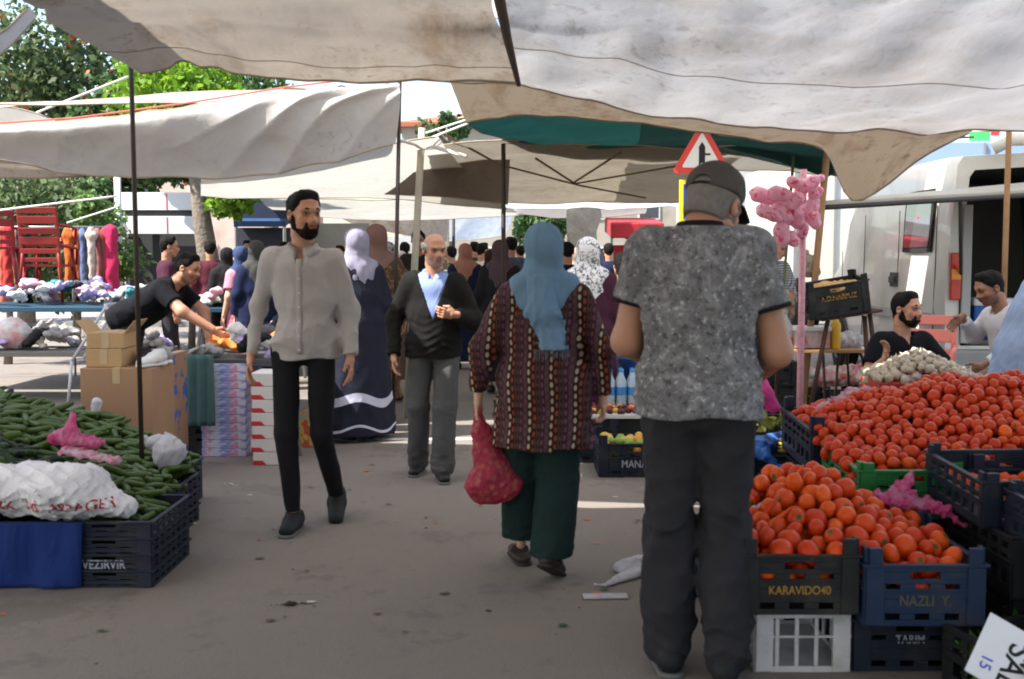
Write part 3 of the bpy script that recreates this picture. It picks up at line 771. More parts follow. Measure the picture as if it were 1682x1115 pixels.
tarp('thin white sunlit tarpaulin strip far beyond the blue-scarfed woman', [
    [(820, 330, 17), (950, 331, 17), (1120, 331, 17)], [(820, 340, 19), (950, 345, 19), (1110, 340, 19)]], MT_F, 50, 14, .02, (2, 2, 2), 94)
tarp('grey-blue tarpaulin sagging far beyond the blue-scarfed woman', [
    [(835, 338, 20), (950, 340, 20), (1065, 336, 20)], [(850, 349, 21), (950, 358, 21), (1060, 350, 21)]], MT_C, 40, 14, .02, (2, 2, 2), 95)
tarp('striped beige tarpaulin stretched between the traffic sign and the van', [
    [(1150, 268, 12), (1220, 245, 12), (1300, 236, 12)], [(1170, 285, 13.5), (1240, 280, 13.5), (1340, 285, 13)]], MT_E, 40, 20, .012, (5, 2, 2), 96)
MT_SHADE = tarp_mat('tarp_shade_unseen', (.72, .69, .64), (.5, .42, .33), .2, .55)  # for the unseen added shade sheets; pale and translucent to give soft fill
tarp('added shade tarpaulin out of view above the middle of the street', [  # added above the view to shade the street beyond the overhead tarpaulins
    [('w', -1.7, 5.85, 2.85), ('w', 0, 5.62, 2.85), ('w', 3, 5.68, 2.85), ('w', 7, 5.7, 2.85)], [('w', -1.7, 6.8, 3.0), ('w', 0, 7.0, 3.0), ('w', 3, 7.6, 3.0), ('w', 7, 7.6, 3.0)], [('w', -1.6, 8.2, 3.1), ('w', .0, 8.6, 3.25), ('w', 3, 9.4, 3.15), ('w', 7, 9.6, 3.15)]], MT_SHADE, 40, 20, .01, seed=98)
tarp('added high shade tarpaulin over the left stalls, out of view above the pole', [  # unseen cover added to keep direct sun off the left foreground
    [('w', -9, 3.6, 3.7), ('w', -6, 3.6, 3.7), ('w', -4.5, 3.6, 3.7), ('w', -2.6, 3.6, 3.7)], [('w', -9, 6.6, 3.8), ('w', -6, 6.6, 3.7), ('w', -4.5, 6.4, 3.7), ('w', -2.6, 6.4, 3.7)], [('w', -9, 8.4, 3.9), ('w', -6, 8.2, 3.9), ('w', -4.5, 7.8, 3.8), ('w', -2.9, 7.6, 3.8)]], MT_SHADE, 40, 20, .01, seed=99)
tarp('added shade tarpaulin out of view beside the camera over the left stalls', [  # added beside the frame to stop stray sun streaks on the ground
    [('w', -9, -5, 2.95), ('w', -6, -5, 2.9), ('w', -3.0, -5, 2.9)], [('w', -9, 0, 2.95), ('w', -6, 0, 2.9), ('w', -2.3, 0, 2.9)], [('w', -9, 4.9, 3.0), ('w', -6, 4.9, 2.95), ('w', -2.22, 4.75, 2.95)]], MT_SHADE, 40, 20, .01, seed=100)
tarp('added shade tarpaulin out of view over the right stalls before the van', [  # unseen, added to keep the van and right stalls in shade
    [('w', .6, 8.9, 3.25), ('w', 3, 9.2, 3.25), ('w', 8, 9.2, 3.25)], [('w', .6, 10.9, 3.3), ('w', 3, 11.0, 3.3), ('w', 8, 11.0, 3.3)]], MT_SHADE, 30, 16, .01, seed=101)
tarp('added shade tarpaulin out of view over the right stalls beside the van front', [  # added shade sheet; slit before it lets a sun patch onto the van
    [('w', .6, 11.6, 3.3), ('w', 3, 11.55, 3.3), ('w', 8, 11.55, 3.3)], [('w', .6, 17, 3.35), ('w', 3, 17, 3.35), ('w', 8, 17, 3.35)]], MT_SHADE, 30, 26, .01, seed=102)
# extra cover added outside the frame to shade the clothes stall
tarp('added shade tarpaulin over the clothes stall, beyond the thin dark pole', [
    [('w', -9, 9.3, 2.9), ('w', -6, 9.3, 2.75), ('w', -3.4, 9.3, 2.7), ('w', -1.2, 9.3, 2.75)], [('w', -9, 11, 2.9), ('w', -6, 11, 2.85), ('w', -3.6, 10.6, 2.95), ('w', -1.6, 10.3, 3.0)]], MT_SHADE, 50, 20, .01, seed=97)

# poles and ropes
def pole(label, a, b, r, m, bands=(), cat='pole', group='tarpaulin poles', name='tent_pole'):
    o = MB().tube([a, b], r, 10).build(name, m, None, True)
    tag(o, label, cat, group)
    return o
M_pole = mat('pole_rusty', (.035, .022, .018), .6, .5, 4, .3, 30)
M_polew = mat('pole_pale', (.42, .38, .30), .8, .3, 5, .4, 30)
M_wood = mat('pole_wood', (.25, .14, .07), .85, .4, 8, .5, 30)
b = W(229, 430, 6.02); pole('thin dark rusty iron pole standing behind the cucumbers, full height of the picture', (b.x - .01, 6.02, 0), (b.x - .015, 6.0, 3.0), .013, M_pole)
b = W(651, 400, 9.2); pole('thin black pole whose reddish top meets the corner of the creased grey tarpaulin', (b.x - .05, 9.3, 0), (b.x + .06, 9.0, 2.95), .016, M_pole)
b = W(680, 400, 10.2); pw = pole('leaning pale wooden pole with white rope knotted round its top', (b.x - .08, 10.2, 0), (b.x + .08, 10.2, 2.62), .032, M_polew)
b = W(827, 350, 11.0); pole('straight dark pole holding the olive-beige tarpaulin, above the blue headscarf', (b.x, 11.0, 0), (b.x, 11.0, 2.82), .022, M_pole)
b = W(745, 370, 22); pole('slim far pole between the old man and the blue-scarfed woman', (b.x, 22, 0), (b.x, 22, 2.4), .03, M_pole)
b = W(1345, 350, 9.8); pole('knobbly brown wooden pole beside the cotton candy', (b.x - .12, 9.8, 0), (b.x + .07, 9.8, 2.5), .03, M_wood)
b = W(1296, 270, 10.3); pole('thin greenish bamboo pole left of the brown wooden pole', (b.x - .1, 10.3, 0), (b.x + .05, 10.3, 2.55), .014, mat('bamboo', (.12, .13, .06), .7))
b = W(1656, 260, 9.0); pole('brown wooden pole at the right above the van roof', (b.x, 9.0, 0), (b.x, 9.0, 2.75), .022, M_wood)
b = W(195, 380, 17); pole('white square post beside the white boards at the left', (b.x, 17, 0), (b.x, 17, 2.8), .05, mat('post_white', (.75, .75, .74), .6))
def rope(label, pts, r=.008, m=None, sag=.0):
    P = [Vector(W(*p)) if len(p) == 3 else Vector(p[1:]) for p in pts]
    out = []
    for i in range(len(P) - 1):
        for k in range(8):
            t = k / 8; q = P[i].lerp(P[i + 1], t); q.z -= sag * 4 * t * (1 - t); out.append(q)
    out.append(P[-1])
    tag(MB().tube(out, r, 6).build('rope', m or M_rope, None, True), label, 'rope', 'ropes that hold the tarpaulins')
MB().tube([pw.data.vertices[0].co * 0 + Vector(W(*p)) for p in ((672, 232, 10.14), (690, 245, 10.12), (712, 236, 10.14))], .018, 8).build('rope_knot', M_rope, pw, True)
rope('white rope running down right from the knot on the leaning pole', [(696, 236, 10.1), (766, 257, 9.7)], .017)
rope('white rope rising right from the leaning pole to the tan flap', [(698, 230, 10.1), (768, 203, 9.0)], .010)
rope('white rope rising right from the leaning pole, the upper of two', [(700, 218, 10.1), (768, 196, 9.0)], .008)
rope('white rope tied left of the leaning pole to the black pole', [(690, 240, 10.1), (657, 230, 9.2)], .014)
rope('brown rope sagging across the olive-beige tarpaulin, the lower one', [(720, 215, 10.6), (820, 270, 11.6), (950, 304, 13), (1060, 325, 14.4)], .012, M_ropeb)
rope('brown rope rising right across the olive-beige tarpaulin', [(880, 260, 11.5), (942, 300, 12.7), (1020, 250, 11.0)], .012, M_ropeb)
rope('brown rope from the middle of the olive-beige tarpaulin to the traffic sign', [(942, 302, 12.7), (1115, 272, 11.2)], .010, M_ropeb)
rope('dark thin line hanging under the tan flap at the right', [(1180, 222, 6.9), (1340, 236, 6.9), (1600, 225, 6.5)], .006, M_ropeb)
rope('white wire rising over the trees behind the grey tarpaulin at the left', [(60, 185, 12), (210, 126, 12)], .012)
rope('white guy rope in front of the hedge, the upper of two', [(0, 345, 13), (192, 322, 13)], .012)
rope('white guy rope in front of the hedge, the lower of two', [(110, 366, 13), (192, 340, 13)], .010)
rope('red and white cord along the top edge of the creased grey tarpaulin', [(-50, 205, 8.95), (120, 194, 8.95), (300, 170, 8.95), (470, 143, 8.95), (560, 132, 8.95)], .007, mat('rope_red', (.5, .12, .1), .8))
MB().tube([Vector(W(813, -30, 4.55)), Vector(W(836, 70, 5.0)), Vector(W(852, 139, 5.45))], [.03, .022, .012], 8)
tag(MB().tube([Vector(W(808, -60, 4.4)), Vector(W(834, 66, 5.05)), Vector(W(852, 139, 5.5))], [.028, .02, .012], 8).build('strap', mat('strap_brown', (.11, .085, .07), .9), None, True), 'dark brown strap hanging along the seam between the two big overhead tarpaulins', 'strap')

# ------------------------------------------------------------------ trees and background
def leaf_mat(name, a, b, tr=.4):
    n = NT(name); oi = n.noise(2.2, 4); c = n.mix(n.ramp(oi, [(.35, (0, 0, 0)), (.65, (1, 1, 1))]), a, b)
    c = n.mix(n.M('MULTIPLY', n.noise(40, 1), .5), c, tuple(x * .5 for x in a))
    return n.fin(c, .6, None, tr, .3)
def tree(label, x, y, h, crown, n, lm, size, trunk_r=.16, bark=None, flowers=None, base_z=None, name='tree', cat='tree', holes=.3, lobes=8, hang=None):
    r = np.random.default_rng(sum(map(ord, label)))
    root = empty(name, (x, y, 0), 0, label, cat)
    cx, cz, rx, rz_ = crown
    mb = MB(); top = Vector((cx, 0, cz + rz_ * .3))
    mb.tube([(0, 0, 0), (.03, .02, h * .25), (cx * .4 + .05, 0, h * .45), top], [trunk_r * 1.25, trunk_r, trunk_r * .85, trunk_r * .25], 10)
    mb.build('trunk', bark or M_bark, root, True)
    lb = []
    for i in range(lobes):
        d = r.normal(size=3); d /= np.linalg.norm(d); d *= r.uniform(.35, .8)
        lb.append((np.array((cx + d[0] * rx, d[1] * rx, cz + d[2] * rz_)), r.uniform(.35, .6) * min(rx, rz_)))
        if i < 6: MB().tube([(cx * .4, 0, max(h * .42, cz - rz_ * .9)), tuple(lb[-1][0] * .5 + np.array((cx * .5, 0, cz * .5 - rz_ * .2))), tuple(lb[-1][0])], [trunk_r * .45, trunk_r * .25, .02], 6).build('limb', bark or M_bark, root, True)
    if hang: lb += [(np.array(hang[:3]), hang[3])] * 2
    V = []; Fc = []; MI = []
    for i in range(n):
        c0, R0 = lb[r.integers(len(lb))]; d = r.normal(size=3); d /= np.linalg.norm(d)
        p = c0 + d * R0 * (r.uniform(.3, 1) ** .4) * np.array((1, 1, .85)) * (1 + .25 * math.sin(d[0] * 9 + d[2] * 7))
        s_ = size * r.uniform(.5, 1.3); a = r.normal(size=3); a /= np.linalg.norm(a); b_ = np.cross(a, d + r.normal(size=3) * .6); b_ /= np.linalg.norm(b_) + 1e-6
        k = len(V); V += [p - a * s_ * .5, p + b_ * s_ * .3, p + a * s_ * .5, p - b_ * s_ * .3]; Fc.append([k, k + 1, k + 2, k + 3]); MI.append(1 if flowers and r.random() < .012 else 0)
    mesh('crown', V, Fc, [lm] + ([flowers] if flowers else []), False, root, MI)
    return root
M_bark = mat('bark', (.17, .14, .11), .9, .35, 10, .8, 18, .03)
L_dark = leaf_mat('leaves_dark', (.025, .07, .02), (.09, .17, .045), .3)
L_mid = leaf_mat('leaves_olive', (.06, .10, .035), (.16, .22, .09), .35)
L_lime = leaf_mat('leaves_lime', (.14, .30, .02), (.28, .45, .04), .5)
M_flow = mat('flower_red', (.75, .12, .05), .6)
def tx(px, Y): return W(px, 425, Y).x
tree('tall loose grey-green tree with red blossoms at the far left', tx(40, 24), 24, 5, (0, 4.2, 2.4, 2.6), 9000, L_mid, .20, flowers=M_flow)
tree('dense dark green tree with red blossoms right of the grey-green one', tx(185, 21), 21, 5, (0, 4.0, 1.3, 2.3), 7000, L_dark, .16, flowers=M_flow)
tree('bright lime-green tree with its pale trunk showing beside the white boards', tx(345, 17), 17, 4.2, (-.35, 3.75, 1.25, 1.0), 9000, L_lime, .14, .17, holes=.1, lobes=14, hang=(.42, -.3, 2.35, .34))
tree('low dark-leaved branchy tree beside the lime tree, leaves hanging over the white boards', tx(300, 17.8), 18.2, 3, (.25, 2.85, .95, .5), 2600, L_dark, .15, .05)
leafhang = 1
tree('olive-green bushy hedge tree behind the red chairs', tx(100, 17), 17.5, 3, (0, 1.9, 1.3, 1.2), 7000, L_mid, .13, .06, flowers=M_flow)
tree('light green bush behind the clothes rack, right of the hedge', tx(165, 15.5), 16, 2, (0, 1.7, .6, 1.0), 3200, leaf_mat('leaves_light', (.10, .20, .05), (.22, .34, .10)), .10, .04, name='bush', cat='bush')
tree('low green shrub at the far left edge behind the stall', tx(-20, 15), 15.5, 2, (0, 1.9, .8, 1.1), 3200, L_mid, .12, .05, name='bush', cat='bush')
tree('leafy treetop seen in the gap of sky between tarpaulins', tx(735, 26), 26, 5.2, (0, 4.45, .6, .45), 900, L_dark, .16, .1)
tree('far dark green tree at the right of the blue headscarf', tx(925, 30), 30, 4, (-.2, 2.6, 1.5, .8), 2600, L_dark, .2, .12)
tree('blue-green distant treetop beyond the lime tree', tx(450, 30), 30, 7, (-.6, 5.6, 2.4, 1.4), 3500, L_dark, .2, .2)
# thick pale trunk in the centre
tr = empty('tree', (tx(957, 19), 19, 0), 0, 'thick pale tree trunk standing behind the woman in the white lace scarf', 'tree')
MB().tube([(0, 0, 0), (.03, 0, .9), (-.02, 0, 1.9), (.02, 0, 2.15), (-.12, .1, 3.4)], [.33, .27, .25, .30, .14], 14).build('trunk', mat('bark_pale', (.30, .27, .22), .9, .4, 6, .8, 14, .03), tr, True)
# buildings far down the street and behind the trees
def building(label, x0, x1, y, h, col, wins, roof=(.35, .12, .07), d=7):
    r = empty('building', ((x0 + x1) / 2, y, 0), 0, label, 'building'); wd = x1 - x0
    wm = mat('render_' + label[:9].replace(' ', '_'), col, .85, .12, .8, .2, 12, dirt=((col[0] * .6, col[1] * .58, col[2] * .55), .7))
    MB().box((0, d / 2, h / 2), (wd, d, h)).build('wall', wm, r)
    MB().box((0, d / 2, h + .12), (wd + .7, d + .7, .24)).add([(-wd / 2 - .35, -.35, h + .24), (wd / 2 + .35, -.35, h + .24), (wd / 2 + .35, d + .35, h + .24), (-wd / 2 - .35, d + .35, h + .24), (0, d / 2, h + 1.7)], [[0, 1, 4], [1, 2, 4], [2, 3, 4], [3, 0, 4]]).build('roof', mat('roof_%.2f' % roof[0], roof, .8, .3, 3), r)
    nx, nz = wins
    for i in range(nx):
        for k in range(nz):
            wx = -wd / 2 + wd * (i + .5) / nx; wz = 1.4 + k * 2.9
            f = MB().box((wx, -.03, wz), (1.2, .06, 1.4)).build('window', mat('win_frame', (.6, .6, .58), .5), r)
            MB().box((wx, -.065, wz), (1.04, .012, 1.24)).build('pane', mat('glass_dark', (.03, .04, .05), .08, spec=.6), f)
building('cream apartment house far down the street behind the crowd', -6, 9, 62, 8.6, (.34, .31, .26), (5, 3))
building('long pale pink house beyond the trees at the left', -26, -9.5, 50, 6, (.50, .38, .32), (6, 2))
building('grey rendered building far behind the vans', 9.5, 30, 48, 8.5, (.40, .40, .40), (6, 3), (.2, .2, .2))

# ------------------------------------------------------------------ crates
def wall(mb, pat, rows, w, org, ux, th, nrm, mi=0):
    """wall cut from a pattern: '#' solid, '.' hole; rows = list of heights from the top; org = bottom left"""
    org = Vector(org); ux = Vector(ux); nrm = Vector(nrm); z = sum(rows)
    rot = Matrix((ux, nrm, Vector((0, 0, 1)))).transposed()
    for line, rh in zip(pat, rows):
        z -= rh; n = len(line); i = 0
        while i < n:
            if line[i] == '#':
                j = i
                while j < n and line[j] == '#': j += 1
                mb.box(org + ux * (w * (i + j) / 2 / n) + Vector((0, 0, z + rh / 2)) , (w * (j - i) / n, th, rh - .0004), rot, mi)
                i = j
            else: i += 1
PAT_F = ['########################', '####....########....####' if False else '#########......#########', '########################', '####...###...###...#####', '########################', '########################', '####...###...###...#####', '########################']
PAT_S = ['####################', '#..#..#..#..#..#..##', '####################', '#..#..#..#..#..#..##', '####################', '#..#..#..#..#..#..##', '####################', '####################']
def crate_mesh(name, w, d, h, m, parent=None, post=.055, style='full', th=.010):
    mb = MB(); rows = [h * f for f in ((.10, .12, .08, .11, .14, .24, .11, .10) if style == 'full' else (.12, .16, .08, .18, .08, .18, .08, .12))]
    F_, S_ = (PAT_F, PAT_S)
    if style == 'slat':
        rows = [h * .10, h * .8, h * .10]; F_ = ['#' * 24, '#....#....#....#....#..#', '#' * 24]; S_ = F_
    wall(mb, F_, rows, w, (-w / 2, -d / 2, 0), (1, 0, 0), th, (0, 1, 0)); wall(mb, F_, rows, w, (-w / 2, d / 2, 0), (1, 0, 0), th, (0, 1, 0))
    wall(mb, S_, rows, d, (-w / 2, -d / 2, 0), (0, 1, 0), th, (-1, 0, 0)); wall(mb, S_, rows, d, (w / 2, -d / 2, 0), (0, 1, 0), th, (-1, 0, 0))
    mb.box((0, 0, .006), (w - .02, d - .02, .008))
    e = .004
    for s in (-1, 1):     # rims standing proud, corner posts
        mb.box((0, s * (d / 2 + .003), h + .001), (w + .026, th + .012, .010)); mb.box((s * (w / 2 + .003), 0, h + .0005), (th + .012, d - .005, .0085))
        mb.box((0, s * (d / 2 + .004), h * .60), (w + .008, th + .004, .007)); mb.box((s * (w / 2 + .003), 0, h * .6), (th + .004, d - .02, .006))
        for t in (-1, 1):
            mb.box((s * (w / 2 - .030), t * (d / 2 + .0035), h / 2 + .001), (.060, th + .010, h - .012))
            if post: mb.box((s * (w / 2 - .032), t * (d / 2 + .001), h + post / 2 + .006), (.044, .022, post)); mb.box((s * (w / 2 - .004), t * (d / 2 - .028), h + post / 2 + .006), (.014, .040, post * .96))
    o = mb.build(name, m, parent, False, .0018)
    return o
M_navy = mat('plastic_navy', (.008, .012, .028), .6, .3, 8, .2, 90, .002, rnd=.3, dirt=((.035, .033, .03), 9))
M_navy2 = mat('plastic_blue', (.010, .024, .062), .6, .3, 8, .2, 90, .002, dirt=((.04, .04, .04), 9))
M_black = mat('plastic_black', (.010, .011, .013), .6, .3, 8, .2, 90, .002, dirt=((.04, .036, .03), 9))
M_green = mat('plastic_green', (.012, .16, .035), .45, .2, 8, .2, 90, .002, dirt=((.03, .06, .03), 9))
M_whitep = mat('plastic_white', (.50, .49, .50), .5, .15, 8, .2, 90, .002, dirt=((.25, .22, .18), 9))
M_greyp = mat('plastic_grey', (.16, .17, .19), .5, .2)
INK_o = mat('ink_orange', (.30, .16, .035), .7, .6, 60); INK_w = mat('ink_white', (.30, .32, .38), .7, .5, 60); INK_r = mat('ink_red', (.6, .05, .05), .7, .3, 30)
INK_b = mat('ink_blue', (.08, .10, .45), .6, .2); INK_k = mat('ink_black', (.01, .01, .012), .6, .2)

PROTO = {}
def crate(label, x, y, z, w=.40, d=.58, h=.20, m=None, rz=0, rx=0, post=.055, style='full', group='plastic produce crates', word=None, ink=None, wy=0, wsize=.042, ry=0):
    key = (w, d, h, (m or M_navy).name, post, style)
    if key in PROTO:
        o = bpy.data.objects.new('crate', PROTO[key]); COL.objects.link(o)
        b_ = o.modifiers.new('bevel', 'BEVEL'); b_.width = .0018; b_.segments = 2; b_.limit_method = 'ANGLE'
    else:
        o = crate_mesh('crate', w, d, h, m or M_navy, None, post, style); PROTO[key] = o.data
    o.location = (x, y, z); o.rotation_euler = (rx, ry, rz); tag(o, label, 'crate', group)
    if word: text(word, wsize, ink or INK_w, o, (0, -d / 2 - .0078, h * (.42 + wy)), (math.pi / 2, 0, 0), 'lettering', .85)
    return o

# ------------------------------------------------------------------ produce
def blob_mesh(n1, n2, fn, m, nm):
    """closed lobed body from latitude/longitude"""
    V = [fn(math.pi * i / n1, 2 * math.pi * j / n2) for i in range(1, n1) for j in range(n2)]
    V = [fn(0, 0)] + V + [fn(math.pi, 0)]; Fc = []; MI = []
    for j in range(n2):
        k = (j + 1) % n2
        Fc.append([0, 1 + j, 1 + k]); MI.append(1 if len(m) > 1 else 0)
        for i in range(n1 - 2): Fc.append([1 + i * n2 + j, 1 + (i + 1) * n2 + j, 1 + (i + 1) * n2 + k, 1 + i * n2 + k]); MI.append(0)
        Fc.append([len(V) - 1, 1 + (n1 - 2) * n2 + k, 1 + (n1 - 2) * n2 + j]); MI.append(0)
    me = bpy.data.meshes.new(nm); me.from_pydata([tuple(v) for v in V], [], Fc)
    for x in m: me.materials.append(x)
    me.polygons.foreach_set('material_index', MI); me.polygons.foreach_set('use_smooth', [True] * len(Fc)); me.update()
    return me
def tom_mat(name, a, b):
    n = NT(name); oi = n.n('ShaderNodeObjectInfo').outputs['Random']
    c = n.mix(n.M('ADD', n.M('MULTIPLY', n.M('POWER', oi, 1.3), .85), n.M('MULTIPLY', n.noise(3, 3), .3)), a, b)
    z = n.xyz()[2]
    c = n.mix(n.ramp(n.noise(90, 3), [(.60, (0, 0, 0)), (.72, (.22, .22, .22))]), c, (.60, .22, .06))
    return n.fin(c, .34, n.bump(n.noise(60, 2), .15, .001), spec=.25)
M_tom = tom_mat('tomato_skin', (.46, .024, .004), (.68, .095, .006)); M_tom2 = tom_mat('tomato_skin_deep', (.40, .018, .005), (.70, .095, .006))
M_calyx = mat('calyx', (.05, .09, .015), .7)
def tomato_me(i, m):
    r = np.random.default_rng(i); lb = r.integers(4, 7); la = r.uniform(.015, .06); sq = r.uniform(.78, .95); el = r.uniform(.95, 1.15)
    def fn(t, p):
        rr = 1 + la * math.cos(lb * p + r_ph) * math.sin(t)
        dip = 1 - .22 * math.exp(-(t / .32) ** 2)
        return (rr * math.sin(t) * math.cos(p) * el, rr * math.sin(t) * math.sin(p), math.cos(t) * sq * dip)
    r_ph = r.uniform(0, 6)
    return blob_mesh(10, 16, fn, [m, M_calyx], 'tomato')
TOM = [tomato_me(i, M_tom) for i in range(5)]; TOM2 = [tomato_me(i + 10, M_tom2) for i in range(5)]

def pack(H, x0, x1, y0, y1, rad, layers=2, seed=0, sep=.86, tries=9000, cond=None):
    """dart-throw spheres onto the surface H(x,y); returns (x,y,z,r)"""
    r = np.random.default_rng(seed); out = []; grid = {}
    cs = rad * 2.2
    for L in range(layers):
        for _ in range(tries):
            x, y = r.uniform(x0, x1), r.uniform(y0, y1)
            if cond and not cond(x, y): continue
            h = H(x, y)
            if h is None: continue
            R_ = rad * r.uniform(.78, 1.24); z = h - R_ * .75 - L * rad * 1.25 + r.uniform(-.2, .3) * rad
            g = (int(x // cs), int(y // cs), int(z // cs)); ok = True
            for a in (-1, 0, 1):
                for b in (-1, 0, 1):
                    for c in (-1, 0, 1):
                        for q in grid.get((g[0] + a, g[1] + b, g[2] + c), ()):
                            if (q[0] - x) ** 2 + (q[1] - y) ** 2 + (q[2] - z) ** 2 < (sep * (q[3] + R_)) ** 2: ok = False; break
                        if not ok: break
                    if not ok: break
                if not ok: break
            if ok: grid.setdefault(g, []).append((x, y, z, R_)); out.append((x, y, z, R_))
    return out

def scatter(items, meshes, name, label, cat, group, rot='any', seed=3, scale=(1, 1, 1)):
    r = np.random.default_rng(seed)
    for (x, y, z, R_) in items:
        o = bpy.data.objects.new(name, meshes[r.integers(len(meshes))]); COL.objects.link(o)
        o.location = (x, y, z); o.scale = (R_ * scale[0], R_ * scale[1], R_ * scale[2])
        o.rotation_euler = tuple(r.uniform(0, 6.28, 3)) if rot == 'any' else (r.uniform(-.35, .35), r.uniform(-.35, .35), r.uniform(0, 6.28))
        tag(o, label, cat, group)
def merged(items, meshes, name, label, m, seed=4, rot=True, parent=None):
    r = np.random.default_rng(seed); V = []; Fc = []; n = 0
    for (x, y, z, R_) in items:
        me = meshes[r.integers(len(meshes))]; E = np.array(Euler(tuple(r.uniform(0, 6.28, 3))).to_matrix())
        v = np.array([q.co for q in me.vertices]) * R_ @ E.T + (x, y, z); V.append(v); Fc += [[i + n for i in p.vertices] for p in me.polygons]; n += len(v)
    o = mesh(name, np.concatenate(V), Fc, m, True, parent); tag(o, label, None if parent else name.split('_')[0], None, 'stuff'); return o

# --- front tomato heap and its crates
crate('green-black crate of big tomatoes with orange lettering, front left of the tomato stall', .990, 4.09, .225, .405, .56, .205, M_black, word='KARAVIDO40', ink=INK_o)
crate('blue crate of big tomatoes with faint dark lettering, front right of the tomato stall', 1.415, 4.06, .195, .405, .56, .21, M_navy2, rz=-.01, word='NAZLI  Y.', ink=mat('ink_dim', (.09, .08, .06), .7), wsize=.05)
crate('white slatted crate standing under the crate with orange lettering', 1.02, 4.12, .0, .33, .50, .215, M_whitep, post=0, style='slat')
crate('dark crate standing under the blue tomato crate', 1.40, 4.14, 0, .40, .52, .185, M_navy, post=0, word='TARIM', ink=INK_w, wy=.2)
crate('dark crate hidden behind the white slatted one, under the tomatoes', 1.0, 4.68, 0, .40, .50, .30, M_navy, post=0)
def H1(x, y):
    f = np.clip((y - 3.82) / .5, 0, 1); b = np.clip((4.70 - y) / .3, 0, 1)
    pk = .125 * math.exp(-((x - 1.16) / .22) ** 2)
    base = .455 - .055 * np.clip((x - 1.25) / .3, 0, 1)
    return base + (pk + .05) * f * min(1, b * 1.4) + .02 * math.sin(x * 31) * math.sin(y * 27)
it = pack(H1, .82, 1.585, 3.84, 4.52, .039, 3, 1, .88, 5000)
it = [q for q in it if not (q[2] < .30 and q[1] > 4.4)]
NT1 = len(it)
scatter(it, TOM, 'tomato', 'big ripe orange-red tomato in the front heap over the orange-lettered and blue crates', 'tomato', 'big tomatoes in the front heap')
# carrots-like long red peppers lying in the heap at the left
def pepper_me():
    def fn(t, p):
        u = -math.cos(t); rr = .15 * math.sin(t) ** .6 * (1 - .55 * (u * .5 + .5)); return (u, rr * math.cos(p) + .12 * u * u, rr * math.sin(p))
    return blob_mesh(12, 8, fn, [M_tom], 'pepper')
PM = pepper_me()
for (px, py, Y, a, e, lb) in ((1262, 838, 4.12, .35, -.75, 'long red pepper lying lowest at the left edge of the front tomato heap'), (1272, 855, 4.05, .1, -.6, 'long red pepper between tomatoes at the left of the front heap, the middle one'), (1300, 790, 4.35, .3, -.8, 'long red pepper sticking up at the peak of the front tomato heap')):
    p = W(px, py, Y); o = bpy.data.objects.new('pepper', PM); COL.objects.link(o); o.location = p; o.scale = (.085, .085, .085); o.rotation_euler = (0, e, a); tag(o, lb, 'pepper', 'red peppers in the tomato heap')

# --- the long heap behind
for i, (x, y, z, m, w_, lb) in enumerate([
    (1.64, 4.86, .395, M_green, .42, 'bright green crate of tomatoes at the front corner of the long heap'),
    (2.10, 4.86, .40, M_navy, .44, 'navy crate with a tall corner post right of the bright green crate'),
    (2.58, 4.86, .40, M_navy, .44, 'navy crate of the long tomato heap, second to the right of the green crate'),
    (1.62, 5.46, .47, M_navy, .46, 'navy crate behind the green one with its grid side facing the street'),
    (2.10, 5.46, .48, M_navy, .44, 'navy crate under the middle of the long tomato heap'),
    (2.58, 5.46, .48, M_navy, .44, 'navy crate under the right part of the long tomato heap')]):
    crate(lb, x, y, z, w_, .56, .20, m, rx=.05, post=.06 if i != 0 else .03)
for i, (x, y, z, h_) in enumerate([(1.64, 4.90, .0, .39), (2.10, 4.90, 0, .39), (2.58, 4.9, 0, .39), (1.62, 5.48, 0, .45), (2.1, 5.48, 0, .46), (2.58, 5.48, 0, .46)]):
    crate('dark base crate carrying the long tomato heap, ' + ['under the green crate', 'under the tall-post navy crate', 'at the right of the tall-post one', 'under the street-side grid crate', 'under the heap middle at the back', 'under the heap right end at the back'][i], x, y, z, .44, .54, h_, M_black, post=0, style='side')
def H2(x, y):
    f = np.clip((y - 4.6) / .75, 0, 1); b = np.clip((5.85 - y) / .35, 0, 1); l = np.clip((x - 1.38) / .75, 0, 1)
    z = .59 + .085 * f + .20 * (f ** .8) * min(1, b * 1.3) * l ** .8
    return z + .018 * math.sin(x * 17) * math.sin(y * 19)
it = pack(H2, 1.41, 2.82, 4.66, 5.74, .0285, 2, 2, .86, 14000, lambda x, y: not (y > 5.2 and x < 1.42))
it.sort(key=lambda q: q[1] - (q[2] - .6) * 2.0)
K = max(0, 298 - NT1)
scatter(it[:K], TOM2, 'tomato', 'smaller red tomato on the front slope of the long heap behind the green crate', 'tomato', 'smaller tomatoes of the long heap')
merged(it[K:], TOM2, 'tomato_heap', 'upper part of the long heap of small red tomatoes', [M_tom2, M_calyx])['category'] = 'tomatoes'
print('tomatoes', NT1, len(it))

